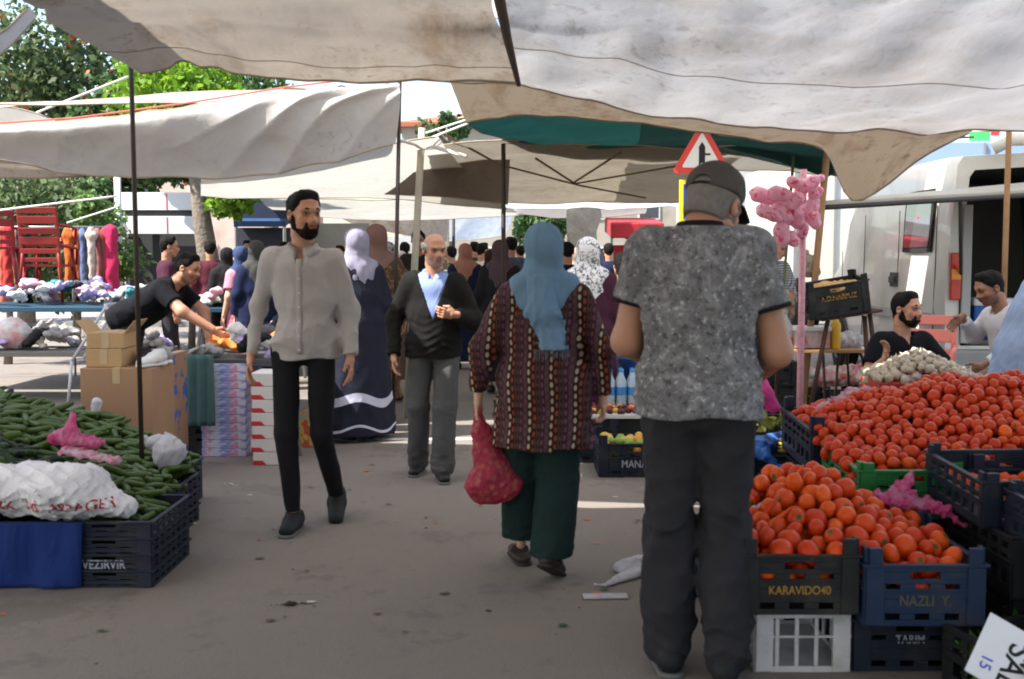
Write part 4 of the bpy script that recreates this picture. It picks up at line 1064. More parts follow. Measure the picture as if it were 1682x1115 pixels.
# --- crates at the right edge
crate('navy crate with a few tomatoes, left one of the pair at the right edge', 1.95, 4.36, .475, .46, .50, .17, M_navy, rx=.06, rz=.05, post=.03)
crate('navy crate with a curved rim, right one of the pair at the right edge', 2.05, 3.83, .43, .46, .50, .17, M_navy, rx=.04, rz=.05, post=.03)
crate('navy crate directly under the pair at the right edge', 2.02, 4.22, .24, .50, .55, .22, M_black, post=0, rz=.03)
crate('dark bottom crate of the right-edge stack, standing on the street', 2.04, 4.26, 0, .50, .55, .23, M_black, post=0, rz=.03)
crate('second dark bottom crate at the far right edge', 2.10, 3.76, 0, .44, .40, .42, M_black, post=0)
it = pack(lambda x, y: .60 + .03 * math.sin(x * 9), 1.78, 2.14, 4.16, 4.56, .036, 1, 5, .9, 300)
it += pack(lambda x, y: .55, 1.86, 2.24, 3.64, 4.02, .038, 1, 6, .9, 300)
scatter(it[:26], TOM, 'tomato', 'loose tomato in the navy crates at the right edge', 'tomato', 'loose tomatoes in the right-edge crates')
# price sign and salad crate, bottom right corner
crate('black crate of green salad at the bottom right corner of the picture', 1.72, 3.58, 0.0, .36, .5, .20, M_black, post=0, rz=.25)
sg = empty('price_sign', (0, 0, 0), 0, 'white handwritten price card leaning in the bottom right corner crate', 'price sign')
_R = Matrix.Rotation(1.0, 3, 'X') @ Matrix.Rotation(-2.15, 3, 'Z')
sg.rotation_euler = _R.to_euler(); sg.location = Vector((1.555, 3.40, .205)) - _R @ Vector((0, .13, 0)) * .82
sg.scale = (.82, .82, .82)
MB().box((0, .13, 0), (.26, .30, .006)).build('card', mat('card_white', (.72, .72, .76), .6, .08, 5), sg, False, .001)
text('SAL', .115, INK_k, sg, (.025, .125, .0036), (0, 0, 0)); text('SEC', .062, INK_b, sg, (-.03, .225, .0036), (0, 0, .05)); text('AL', .05, INK_b, sg, (-.09, .15, .0036), (0, 0, 0)); text('15', .06, INK_b, sg, (.06, .035, .0036), (0, 0, .1))
def leafy(label, c, rx, ry, rz_, n, m, size, name, cat, group=None, seed=1):
    r = np.random.default_rng(seed); V = []; Fc = []
    for i in range(n):
        p = np.array(c) + r.normal(size=3) * (rx, ry, rz_); s_ = size * r.uniform(.6, 1.3); a = r.normal(size=3) + (0, 0, .8); a /= np.linalg.norm(a); b_ = np.cross(a, r.normal(size=3)); b_ /= np.linalg.norm(b_); nn = np.cross(a, b_); k = len(V)
        V += [p, p + a * s_ * .35 + b_ * s_ * .3 + nn * s_ * .1, p + a * s_ * .6, p + a * s_, p + a * s_ * .35 - b_ * s_ * .3 + nn * s_ * .1]
        Fc += [[k, k + 1, k + 3, k + 2], [k, k + 2, k + 3, k + 4]]
    return tag(mesh(name, V, Fc, m, True), label, cat, group, 'stuff')
M_salad = leaf_mat('salad_leaf', (.03, .10, .012), (.09, .20, .03), .3)
leafy('bunch of green salad leaves in the bottom right corner crate', (1.66, 3.68, .13), .06, .08, .02, 220, M_salad, .06, 'salad', 'salad')

# ------------------------------------------------------------------ crumpled bags and cloths
def crumple(label, c, r3, m, seed=1, h=.012, amp=.02, fr=18, name='plastic_bag', cat='plastic bag', group=None, prims=None, rz=0, flat=None, parent=None):
    h = max(.004, h * .72)
    r3 = r3 or (.16, .09, .07)
    pr = prims or [C((-r3[0] * .5, 0, 0), (r3[0] * .5, 0, 0), r3[2], None, (0, 1, 0), r3[1] / r3[2]), C((0, 0, r3[2] * .3), (0, r3[1] * .2, r3[2] * .7), r3[2] * .6)]
    def post(D, P):
        D = D + ridge(P, seed, (fr, fr, fr * .8), amp) + ridge(P, seed + 9, (fr * 2.6, fr * 2.6, fr * 2), amp * .55) + ridge(P, seed + 19, (fr * 6, fr * 6, fr * 5), amp * .22)
        if flat is not None: D = np.maximum(D, flat - P[2])
        return D
    v, q = sdf(pr, h, .04, post, .02 + amp)
    a = math.cos(rz), math.sin(rz)
    o = mesh(name, v, q, m, True, parent); o.location = c; o.rotation_euler = (0, 0, rz)
    if label: tag(o, label, cat, group)
    return o
def bag_mat(name, a, b=None, tr=.35, rough=.35, sc=9):
    tr = min(.5, tr * 1.3)
    if name in MATS: return MATS[name]
    n = NT(name); c = n.mix(n.ramp(n.noise(sc, 4, dist=1), [(.42, (0, 0, 0)), (.6, (1, 1, 1))]), a, b or tuple(x * .8 for x in a))
    MATS[name] = n.fin(c, rough, n.bump(n.noise(55, 4, dist=1.0), .5, .01), tr, .4); return MATS[name]
B_pink = bag_mat('bag_pink', (.75, .10, .32), (.62, .30, .42)); B_white = bag_mat('bag_white', (.72, .72, .76), (.60, .58, .62)); B_pw = bag_mat('bag_pinkwhite', (.68, .52, .56), (.66, .20, .36), sc=16)
B_sack = cloth('sack_white', (.62, .61, .64), .10, .5)
p = W(1500, 845, 4.42)
crumple('bright pink plastic bag lying crumpled on the right of the front tomato heap', (1.57, 4.42, .52), None, B_pink, 3, .008, .020, 26, prims=[C((-.12, -.02, -.01), (.12, -.06, -.05), .028, .02, (0, 1, 0), 3.2), C((-.02, 0, .0), (.02, .02, .075), .05, .026), C((.08, -.04, -.03), (.18, -.10, -.10), .02, .012, (0, 1, 0), 3)])
crumple('pink and white plastic bag on the left shoulder of the long tomato heap', (1.66, 5.62, .735), None, B_pw, 4, .009, .014, 24, prims=[C((-.14, -.12, -.04), (.12, .10, .035), .025, .03, (1, -1, 0), 3.0), C((.0, 0, 0), (.15, .08, .04), .03)])
crumple('scrap of white paper tucked in the left side of the front tomato heap', (.915, 4.2, .505), None, B_white, 5, .006, .006, 40, name='paper_scrap', cat='paper', prims=[C((-.02, 0, -.01), (.03, .02, .01), .012, .01, (0, 1, 0), 3)])
crumple('white scrap lying among the loose tomatoes in the right-edge crate', (2.10, 4.45, .64), None, B_white, 6, .007, .008, 40, name='paper_scrap', cat='paper', prims=[C((-.03, 0, 0), (.05, 0, .01), .018, .014, (0, 1, 0), 2)])
# street litter
crumple('crumpled sheet of white plastic on the street behind the capped man\'s legs', (.50, 5.0, .004), None, B_white, 7, .009, .010, 22, name='plastic_sheet', cat='litter', prims=[C((-.08, -.10, 0), (.10, .10, .02), .022, .02, (1, 0, 0), 4.5), C((.0, .15, .01), (.12, .18, .05), .03, .02, (0, 1, 0), 2)], flat=.001)
tag(MB().box((.40, 4.74, .008), (.19, .06, .006), Matrix.Rotation(.05, 3, 'Z')).build('strip', B_white), 'short white plastic strip on the street beside the crumpled sheet', 'litter')
crumple('small torn white paper on the street left of the young man\'s feet', (-1.80, 7.15, .002), None, B_white, 8, .006, .006, 40, name='paper_scrap', cat='litter', prims=[C((-.06, .05, 0), (.06, -.05, .0), .008, .006, (0, 1, 0), 4)], flat=.001)
crumple('dark twig and leaf litter on the street in the foreground', (-.93, 4.62, .002), None, mat('litter_dark', (.03, .026, .02), .9), 9, .004, .005, 60, name='twig', cat='litter', prims=[C((-.08, 0, 0), (.0, .01, .004), .005, .007), C((0, .01, .004), (.09, .03, .002), .006, .003)], flat=.0005)
crumple('small green leaf on the street left of the red bag woman', (-.10, 4.55, .002), None, mat('litter_leaf', (.03, .045, .015), .8), 10, .003, .003, 60, name='leaf', cat='litter', prims=[C((-.012, 0, 0), (.012, 0, 0), .006, .005, (0, 1, 0), 2)], flat=.0005)
r = np.random.default_rng(15)
V = []; Fc = []; MI = []
for i in range(70):
    side = r.random() < .6; x = r.choice([-1.5, .75, 1.2, -1.3, .3]) + r.normal() * .35 if side else r.uniform(-2, 1.5); y = r.uniform(4.2, 8.8); s_ = r.uniform(.008, .028); a = r.uniform(0, 6.28); k = len(V); m_ = int(r.integers(4))
    for j in range(6): V.append((x + math.cos(a + j * 1.047) * s_ * r.uniform(.4, 1.4), y + math.sin(a + j * 1.047) * s_ * r.uniform(.3, 1.0), .0035 + r.uniform(0, .006)))
    Fc.append([k + j for j in range(6)]); MI.append(m_)
o = mesh('litter_scraps', V, Fc, [mat('scrap_white', (.5, .5, .48), .8), mat('scrap_leaf', (.04, .08, .015), .7), mat('scrap_orange', (.45, .12, .03), .6), mat('scrap_brown', (.12, .08, .05), .8)], False, None, MI)
tag(o, 'tiny scraps of paper, leaf and squashed produce scattered on the asphalt', 'litter', None, 'stuff')
r = np.random.default_rng(5)
V = []; Fc = []
for i in range(420):
    x, y = r.uniform(-3.2, 3.5), r.uniform(3.4, 11); a = r.uniform(0, 3.14); s_ = r.uniform(.002, .008) * (1.8 if r.random() < .06 else 1); k = len(V)
    for j in range(5): V.append((x + math.cos(a + j * 1.2566) * s_ * r.uniform(.5, 1.2), y + math.sin(a + j * 1.2566) * s_ * r.uniform(.5, 1.2), .003))
    V.append((x, y, .003 + s_ * .5)); Fc += [[k + j, k + (j + 1) % 5, k + 5] for j in range(5)]
tag(mesh('street_grit', V, Fc, mat('grit', (.11, .10, .085), .9, .5, 30), False), 'fine grit and crumbs scattered on the asphalt', 'grit', None, 'stuff')

# ------------------------------------------------------------------ left stall: cucumbers
_before = set(COL.objects)
cxs = [-1.70, -2.13, -2.56]
nm_ = ['street-side', 'middle', 'left']
for i, x in enumerate(cxs[:1]):
    for k in range(4):
        crate(['lowest navy crate with white lettering in the front stack under the white sack', 'second navy crate from the ground in the front stack under the white sack', 'third navy crate from the ground in the front stack under the white sack', 'topmost navy crate of the front stack, right under the white sack'][k], x, 5.17, k * .072, .42, .56, .075, M_navy, post=0, style='side', group='stacked navy crates under the cucumbers', word='VEZIRVIR' if k == 1 else None, wsize=.055)
for k in range(3):
    crate(['lowest', 'middle', 'topmost'][k] + ' navy crate of the rear street-side stack beneath the cucumbers', -1.86, 5.92, k * .085, .42, .56, .09, M_navy, post=0, style='side', group='stacked navy crates under the cucumbers')
for i, (x, y, z, h_) in enumerate([(-2.14, 5.17, 0, .29), (-2.58, 5.17, 0, .29), (-2.26, 5.92, 0, .27), (-2.70, 5.92, 0, .36), (-2.0, 6.5, 0, .24), (-2.45, 6.5, 0, .36), (-2.9, 6.5, 0, .42)]):
    crate('navy crate bearing the cucumber heap, ' + ['behind the blue cloth', 'at the left end behind the blue cloth', 'in the middle of the second row', 'at the left end of the second row', 'at the back beside the thin pole', 'in the middle of the back row', 'at the left end of the back row'][i], x, y, z, .42, .56, h_, M_navy, post=0, style='side', group='stacked navy crates under the cucumbers')
def cuke_mat():
    n = NT('cucumber_skin'); oi = n.n('ShaderNodeObjectInfo').outputs['Random']; x, y, z = n.xyz()
    c = n.ramp(oi, [(0, (.004, .012, .004)), (.45, (.008, .024, .005)), (.7, (.022, .055, .008)), (.95, (.11, .18, .02))])
    st = n.M('GREATER_THAN', n.M('SINE', n.M('MULTIPLY', n.M('ARCTAN2', y, z), 9)), .55)
    c = n.mix(n.M('MULTIPLY', st, n.M('MULTIPLY', n.ramp(n.M('ABSOLUTE', x), [(.3, (0, 0, 0)), (1, (1, 1, 1))]), .5)), c, (.10, .17, .03))
    return n.fin(c, .42, n.bump(n.noise(14, 4), .6, .03), spec=.3)
M_cuke = cuke_mat()
def cuke_me(i):
    r = np.random.default_rng(i); bend = r.uniform(.0, .16); th = r.uniform(.19, .24)
    def fn(t, p):
        u = -math.cos(t); rr = th * (math.sin(t) ** .45) * (1 - .12 * u); return (u, rr * math.cos(p) + bend * u * u, rr * math.sin(p))
    return blob_mesh(14, 10, fn, [M_cuke], 'cucumber')
CK = [cuke_me(i) for i in range(4)]
def H3(x, y):
    u = np.clip((-1.62 - x) / 1.05, 0, 1.1)
    z = .30 + .36 * u
    z -= .25 * np.clip((y - 6.55) / .4, 0, 1); z -= .03 * np.clip((5.4 - y) / .4, 0, 1)
    return z + .03 * math.sin(x * 8 + y * 3) * math.sin(y * 7)
it = pack(H3, -3.25, -1.60, 5.05, 6.9, .045, 2, 8, .62, 5000, lambda x, y: x < -1.56 - (y - 5.0) * .16 and not (y < 5.3 and x < -1.75 and False))
r = np.random.default_rng(9)
it = [q for q in it if not (q[1] > 6.75)]
it.sort(key=lambda q: q[1] - q[2] * 1.5)
print('cucumbers', len(it))
for q in it[:295]:
    o = bpy.data.objects.new('cucumber', CK[r.integers(4)]); COL.objects.link(o)
    o.location = (q[0], q[1], q[2] + .012); s_ = r.uniform(.072, .108); o.scale = (s_, s_, s_); o.rotation_euler = (r.uniform(0, 6.28), r.normal() * .30 + .1, r.normal() * 1.0 + .3)
    tag(o, 'dark green cucumber in the heap on the left stall', 'cucumber', 'cucumbers heaped on the left stall')
if len(it) > 295:
    V = []; Fc = []; n_ = 0
    for q in it[295:]:
        me = CK[r.integers(4)]; E = np.array(Euler((r.uniform(0, 6.28), r.normal() * .2, r.normal() * .8)).to_matrix())
        v = np.array([z_.co for z_ in me.vertices]) * .088 @ E.T + q[:3]; V.append(v); Fc += [[i + n_ for i in p_.vertices] for p_ in me.polygons]; n_ += len(v)
    tag(mesh('cucumber_heap', np.concatenate(V), Fc, M_cuke, True), 'rest of the cucumber heap at the back of the left stall', 'cucumbers', None, 'stuff')
# white sack with red lettering
def wrap(o, target):
    """press flat letters onto the front of a target mesh (along +y)"""
    from mathutils.bvhtree import BVHTree
    tm = target.matrix_basis; bv = BVHTree.FromPolygons([tm @ v.co for v in target.data.vertices], [tuple(p.vertices) for p in target.data.polygons])
    mw = o.matrix_basis; inv = mw.inverted()
    for v in o.data.vertices:
        wp = mw @ v.co; hit = bv.ray_cast(Vector((wp.x, wp.y - 1, wp.z)), Vector((0, 1, 0)))
        if hit[0]: v.co = inv @ (hit[0] - Vector((0, .0035, 0)))
    o.parent = target; o.matrix_parent_inverse = target.matrix_basis.inverted()
sack = crumple('full white woven sack with red printing, lying on the front navy crates', (-2.08, 5.07, .395), None, B_sack, 12, .010, .017, 13, name='sack', cat='sack', prims=[C((-.55, -.02, .02), (.22, -.02, .015), .115, .115, (0, 1, 0), 1.9), C((.15, -.02, .0), (.43, -.03, -.07), .11, .045, (0, 1, 0), 2.6)], flat=-.125)
for (t, x, z, s_) in (('MK', -2.12, .372, .060), ('İRİ', -1.99, .372, .056), ('ARPAGEN', -1.785, .366, .058)):
    o = text(t, s_, INK_r, None, (x, 4.9, z), (math.pi / 2, 0, 0)); bpy.context.view_layer.update(); wrap(o, sack)
bl = MB().tube([(-2.42, 4.9, .32), (-2.42, 4.9, .40)], [.001, .001], 4)
crumple(None, (0, 0, 0), None, INK_r, 13, .012, .004, 20, name='red_print', prims=[C((-.155, -.215, -.07), (-.15, -.215, .0), .02, .02, (0, 1, 0), .9)], parent=sack)
crumple('bright pink plastic bag lying on the white sack among the cucumbers', (-2.03, 5.45, .58), None, B_pink, 14, .009, .018, 22, prims=[C((-.10, 0, 0), (.10, .0, -.03), .035, .03, (0, 1, 0), 2.4), C((-.04, .02, .02), (-.03, .04, .09), .05, .03)])
crumple('pale pink and white striped bag hanging from the bright pink one on the sack', (-1.90, 5.34, .53), None, B_pw, 15, .009, .012, 26, prims=[C((-.14, .02, .0), (.12, -.04, -.035), .022, .018, (0, 1, 0), 4)])
crumple('shiny white plastic bag at the street corner of the cucumber stall', (-1.76, 6.05, .40), None, B_white, 16, .010, .022, 20, prims=[C((0, 0, 0), (.02, 0, .02), .085, .08, (0, 1, 0), 1.2), C((-.10, .10, .04), (-.18, .14, .05), .05, .04)])
crumple('small white thing standing in the cucumbers before the cardboard boxes', (-2.34, 6.55, .56), None, B_white, 17, .006, .004, 30, name='paper_cup', cat='cup', prims=[C((0, 0, 0), (.01, 0, .05), .03, .033)])
crumple('big white sack standing at the left edge behind the cucumbers', (-3.12, 6.55, .52), None, B_white, 18, .014, .03, 10, name='sack', cat='sack', prims=[C((-.1, 0, -.3), (-.1, 0, .15), .20, .16), C((-.1, 0, .1), (-.02, 0, .22), .12, .05)])
for o in set(COL.objects) - _before:
    if not o.parent: o.location.x -= .10
# blue cloth over the left front crate
V = []; nu, nv = 44, 22
for j in range(nv):
    for i in range(nu):
        u, v_ = i / (nu - 1), j / (nv - 1); x = -2.9 + u * 1.02 - .02 * v_ * (u > .9); z = .298 - v_ * .290
        y = 4.872 - .012 * math.sin(u * 21 + v_ * 2) * (.3 + v_) - .006 * math.sin(u * 47) - .006
        V.append((x, y, z))
Fc = [[j * nu + i, j * nu + i + 1, (j + 1) * nu + i + 1, (j + 1) * nu + i] for j in range(nv - 1) for i in range(nu - 1)]
bc = tag(mesh('cloth', V, Fc, cloth('cloth_royal', (.012, .030, .14), .2, .5), True), 'dark royal blue cloth hanging over the front crates at the lower left', 'cloth'); bc.modifiers.new('t', 'SOLIDIFY').thickness = .003

# ------------------------------------------------------------------ traffic sign
sg = empty('traffic_sign', (W(1153, 250, 9.5).x, 9.5, 0), 0, 'red-edged triangular junction warning sign above a blue and yellow plate', 'traffic sign')
MB().tube([(0, .03, 0), (0, .03, 2.5)], .028, 12).build('pole', mat('galvanised', (.35, .36, .37), .45, metal=.7), sg, True)
def tri(r_, y0, th, z0, rc=.03):
    pts = []
    for k in range(3):
        a = math.pi / 2 + k * 2 * math.pi / 3
        for j in range(5):
            b_ = a + (j - 2) * .42; pts.append((math.cos(a) * (r_ - rc) + math.cos(b_) * rc, z0 + math.sin(a) * (r_ - rc) + math.sin(b_) * rc))
    n = len(pts); V = [(x, y0, z) for x, z in pts] + [(x, y0 + th, z) for x, z in pts]
    return MB().add(V, [list(range(n))[::-1] if False else list(range(n)), list(range(n, 2 * n))[::-1]] + [[i, i + n, (i + 1) % n + n, (i + 1) % n] for i in range(n)])
zc = 2.31
tri(.265, 0, .012, zc).build('border', mat('sign_red', (.55, .03, .02), .4, .1, 3, coat=.2), sg)
tri(.185, -.003, .004, zc, .012).build('field', mat('sign_white', (.62, .62, .60), .4, .06, 3), sg)
a = MB().add([(-.026, -.006, zc - .085), (0, -.006, zc - .055), (.026, -.006, zc - .085), (.026, -.006, zc + .075), (0, -.006, zc + .115), (-.026, -.006, zc + .075)], [[0, 1, 2, 3, 4, 5]])
a.box((.048, -.0055, zc + .012), (.046, .003, .016)); a.build('symbol', INK_k, sg)
MB().box((-.06, .012, 1.93), (.25, .010, .36)).build('plate', mat('sign_yellow', (.62, .55, .02), .4, .08, 3), sg, False, .004)
MB().box((-.06, .0045, 1.93), (.18, .004, .29)).build('plate_panel', mat('sign_blue', (.02, .04, .30), .4, .08, 3), sg)
# ------------------------------------------------------------------ van
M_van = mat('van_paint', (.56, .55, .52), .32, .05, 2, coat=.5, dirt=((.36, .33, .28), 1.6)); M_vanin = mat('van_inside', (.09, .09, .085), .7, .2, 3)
M_glass = NT('van_glass').fin((.03, .04, .045), .05, spec=.8, coat=.6); M_rub = mat('rubber', (.015, .015, .015), .8); M_rim = mat('rim_grey', (.32, .32, .32), .4, metal=.6)
M_red_l = mat('lamp_red', (.45, .02, .015), .2, coat=.8); M_trim = mat('van_trim', (.05, .05, .052), .6)
def van(label, loc, rz, L=5.0, Wd=1.9, Ht=2.2, open_rear=True, words=True):
    r = empty('van', loc, rz, label, 'van')
    def sec(y, zt, zb, hw, tb=.07):   # closed cross-section
        P = []
        c = Wd / 2
        for x, z in [(-hw, zb), (-hw - .02, zb + .25), (-hw - .03, zb + .62), (-hw - .01, zb + (zt - zb) * .55), (-hw + tb * .45, zb + (zt - zb) * .80), (-hw + tb * .8, zt - .10), (-hw + tb * 1.6, zt - .02), (0, zt + .03)]: P.append((c + x, y, z))
        return P + [(2 * c - x, y, z) for x, y, z in P[-2::-1]]
    S = [sec(0, Ht, .38, Wd / 2), sec(.12, Ht + .01, .36, Wd / 2 + .01), sec(1.2, Ht + .03, .36, Wd / 2 + .015), sec(2.6, Ht + .02, .36, Wd / 2 + .015), sec(3.4, Ht - .06, .36, Wd / 2 + .01), sec(3.9, Ht - .45, .36, Wd / 2), sec(4.25, Ht - .95, .36, Wd / 2 - .01), sec(4.85, Ht - 1.12, .38, Wd / 2 - .05), sec(L, Ht - 1.3, .42, Wd / 2 - .12)]
    n = len(S[0]); V = [p for s_ in S for p in s_]; Fc = []
    for i in range(len(S) - 1):
        for j in range(n - 1): Fc.append([i * n + j, i * n + j + 1, (i + 1) * n + j + 1, (i + 1) * n + j])
        Fc.append([i * n + n - 1, i * n, (i + 1) * n, (i + 1) * n + n - 1])
    Fc.append(list(range((len(S) - 1) * n, len(S) * n)))
    if not open_rear: Fc.append(list(range(n))[::-1])
    else:
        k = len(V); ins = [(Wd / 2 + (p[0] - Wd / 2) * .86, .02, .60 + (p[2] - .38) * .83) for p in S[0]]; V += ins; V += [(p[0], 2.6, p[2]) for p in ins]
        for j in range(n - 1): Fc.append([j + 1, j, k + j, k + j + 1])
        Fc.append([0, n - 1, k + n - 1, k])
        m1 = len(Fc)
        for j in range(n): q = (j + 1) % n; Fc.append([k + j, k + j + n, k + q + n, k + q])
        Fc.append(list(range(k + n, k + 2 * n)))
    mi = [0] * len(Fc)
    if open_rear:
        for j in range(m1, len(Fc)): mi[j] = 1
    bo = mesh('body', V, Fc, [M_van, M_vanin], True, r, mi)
    es = bo.modifiers.new('es', 'EDGE_SPLIT'); es.split_angle = .6
    # side windows (street side is x=0), seams, handle, mouldings
    xs = -.035
    def quad(y0, y1, z0, z1, dx, m, nm, th=.012, x_at=lambda z: -.035 + max(0, z - 1.65) * .07):
        return MB().add([(x_at(z0) + dx, y0, z0), (x_at(z0) + dx, y1, z0), (x_at(z1) + dx, y1, z1), (x_at(z1) + dx, y0, z1), (x_at(z0) + dx + th, y0, z0), (x_at(z0) + dx + th, y1, z0), (x_at(z1) + dx + th, y1, z1), (x_at(z1) + dx + th, y0, z1)],
                        [[0, 3, 2, 1], [4, 5, 6, 7], [0, 1, 5, 4], [2, 3, 7, 6], [1, 2, 6, 5], [0, 4, 7, 3]]).build(nm, m, r)
    def window(y0, y1, z0, z1):
        f = quad(y0, y1, z0, z1, -.018, M_rub, 'window'); g_ = quad(y0 + .05, y1 - .05, z0 + .05, z1 - .05, -.022, M_glass, 'pane'); g_.parent = f
        return f
    wr_ = window(.42, 1.32, 1.52, 2.16)
    if words:
        text('KETİ', .20, INK_r, wr_, (.010, .80, 2.03), (math.pi / 2, 0, -math.pi / 2), sx=1.4)
        for k, ch in enumerate('T.M'): text(ch, .13, INK_r, wr_, (-.040, .86, 1.84 - k * .11), (math.pi / 2, 0, -math.pi / 2))
    for y in (.30, 1.52, 2.88, 3.85): quad(y, y + .012, .50, 1.98 if y < 3 else 1.55, -.0135, M_trim, 'door_seam', .006)
    quad(.05, 4.3, .80, .90, -.030, mat('moulding', (.30, .30, .30), .6), 'side_moulding', .02)
    hd = MB().box((-.062, 1.62, 1.22), (.03, .20, .07)).box((-.046, 1.62, 1.22), (.01, .28, .16)).build('door_handle', M_trim, r, False, .006)
    MB().tube([(-.06, 3.05, 1.22), (-.06, 3.16, 1.22)], .03, 10).build('fuel_cap', M_trim, r)
    for y in (.95, 3.95):
        for x, s_ in ((.06, -1), (Wd - .06, 1)):
            wh = MB().lathe([(.0, -.1), (.2, -.1), (.30, -.11), (.335, -.07), (.335, .07), (.30, .11), (.2, .10), (0, .10)], 26).build('wheel', M_rub, r, True)
            wh.location = (x + s_ * .02, y, .335); wh.rotation_euler = (0, math.pi / 2, 0)
            rm = MB().lathe([(.0, .0), (.05, .012), (.06, .0), (.17, -.012), (.195, .012), (.205, 0)], 26)
            for k in range(8): a = k * math.pi / 4; rm.box((math.cos(a) * .12, math.sin(a) * .12, .004), (.05, .022, .02), Matrix.Rotation(a, 3, 'Z'))
            ro = rm.build('rim', M_rim, wh, True); ro.location = (0, 0, s_ * .105); ro.rotation_euler = (0 if s_ > 0 else math.pi, 0, 0)
            MB().lathe([(.36, -.02), (.41, -.02), (.41, .02), (.36, .02)], 26).build('wheel_arch', M_trim, r, True).matrix_basis = Matrix.Translation((x + s_ * .085, y, .335)) @ Matrix.Rotation(math.pi / 2, 4, 'Y')
    # rear: pillars, lamps, bumper
    for s_ in (0, 1):
        x = .055 + s_ * (Wd - .11)
        lp = MB().box((x, -.022, 1.28), (.10, .05, .46)).build('tail_light', M_red_l, r, False, .012)
        MB().box((x, -.05, 1.30), (.09, .012, .10)).build('lens', mat('lamp_amber', (.6, .22, .02), .2, coat=.8), lp)
        MB().box((x + (.11 if not s_ else -.11), -.010, 1.30), (.09, .03, 1.35)).build('door_pillar', mat('pillar_grey', (.34, .34, .34), .5), r, False, .01)
    MB().box((Wd / 2, -.06, .47), (Wd + .04, .16, .20)).build('bumper', mat('bumper_grey', (.25, .25, .25), .6), r, False, .03)
    MB().box((Wd / 2, L + .03, .52), (Wd - .1, .16, .24)).build('front_bumper', M_trim, r, False, .03)
    MB().add([(.12, 3.95, Ht - .48), (Wd - .12, 3.95, Ht - .48), (Wd - .16, 4.22, Ht - .88), (.16, 4.22, Ht - .88), (.12, 3.96, Ht - .44), (Wd - .12, 3.96, Ht - .44), (Wd - .14, 4.26, Ht - .88), (.14, 4.26, Ht - .88)], [[4, 7, 6, 5], [0, 1, 2, 3], [0, 4, 5, 1], [2, 6, 7, 3]]).build('windscreen', M_glass, r)
    return r
vx, vy = W(1560, 400, 11).x, 11.0
v1 = van('white delivery van with its rear open and red letters in the side window', (vx, vy, 0), -.035, Ht=2.46)
# raised tailgate: a real panel hinged over the rear opening, reaching out over the stall
TG = [(-1.75, -1.25, 1.93), (1.9, -.75, 2.16), (1.9, .05, 2.30), (-1.05, .12, 2.02)]
tgm = MB(); top = [Vector(p) for p in TG]; bot = [p - Vector((0, 0, .055)) for p in top]
tgm.add(top + bot, [[0, 1, 2, 3], [7, 6, 5, 4], [0, 4, 5, 1], [1, 5, 6, 2], [2, 6, 7, 3], [3, 7, 4, 0]])
tg = tgm.build('tailgate', mat('tailgate_grey', (.30, .30, .28), .5, .1, 2, dirt=((.2, .18, .15), 2)), v1, False, .015)
MB().tube([Vector(TG[0]) + Vector((.02, 0, -.05)), Vector(TG[1]) + Vector((0, 0, -.05))], .022, 8).build('tailgate_edge', M_trim, tg, True)
MB().tube([(-.25, -.95, 1.98), (.10, -.04, 1.30)], .016, 8).build('gas_strut', M_trim, v1, True)
MB().tube([(.35, -.1, 2.50), (.5, -.16, 2.58), (1.4, -.16, 2.60), (1.6, -.1, 2.52)], .06, 10).build('roof_spoiler', M_van, v1, True)
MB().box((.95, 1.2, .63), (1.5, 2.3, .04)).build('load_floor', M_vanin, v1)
van('white van parked far down the street with closed rear doors', (W(600, 400, 34).x, 34, 0), .1, Ht=2.1, open_rear=False, words=False)
# light blue truck behind it and cream box truck left
def box_truck(label, x, y, rz, w, l, h, m, word=None):
    r = empty('truck', (x, y, 0), rz, label, 'truck')
    MB().box((0, l / 2, .95 + (h - .95) / 2), (w, l, h - .95)).build('cargo_box', m, r, False, .03)
    MB().box((0, l / 2, .86), (w * .8, l * .95, .14)).build('chassis', M_trim, r)
    MB().box((0, l + .95, 1.25), (w * .92, 1.6, 1.5)).box((0, l + .8, 2.2), (w * .86, 1.2, .5), None, 0, 1.1).build('cab', m, r, False, .06)
    for s_ in (-1, 1):
        for yy in (.9, l + 1.1):
            wh = MB().lathe([(0, -.13), (.35, -.13), (.45, -.08), (.45, .08), (.35, .13), (0, .13)], 20).build('wheel', M_rub, r, True); wh.location = (s_ * (w / 2 - .12), yy, .45); wh.rotation_euler = (0, math.pi / 2, 0)
        MB().box((s_ * (w / 2 - .02), -.02, (h + .95) / 2), (.06, .05, h - 1)).build('corner_post', M_rim, r)
    MB().box((0, -.02, (h + .95) / 2), (.03, .03, h - 1)).build('door_bar', M_rim, r)
    if word: text(word, .26, INK_b, r, (-w * .2, -.045, h - .55), (math.pi / 2, 0, 0))
    return r
box_truck('light blue box truck behind the white van roof at the upper right', W(1615, 300, 17.4).x, 17.4, 0, 2.5, 4.5, 3.25, mat('truck_blue', (.26, .38, .58), .4, .06, 1, coat=.3), 'ÖZBAY')
box_truck('cream box truck standing beyond the brown wooden pole', W(1372, 300, 19).x, 19.0, 0, 1.35, 4.0, 3.15, mat('truck_cream', (.58, .54, .45), .5, .08, 1, dirt=((.4, .36, .28), 1)))
# advert board top right
sb = empty('sign_board', (W(1640, 225, 20).x, 20, 0), 0, 'white board with a green mark high at the upper right corner', 'sign board')
MB().box((0, 0, 3.55), (2.0, .08, .95)).build('panel', mat('board_white', (.75, .75, .74), .5), sb); MB().box((-.35, -.045, 3.55), (.36, .01, .30)).build('green_mark', mat('mark_green', (.08, .45, .12), .5), sb); MB().box((-.08, -.046, 3.68), (.14, .01, .14)).build('red_mark', INK_r, sb)
MB().tube([(0, .05, 0), (0, .05, 3.2)], .06, 8).build('post', M_trim, sb)

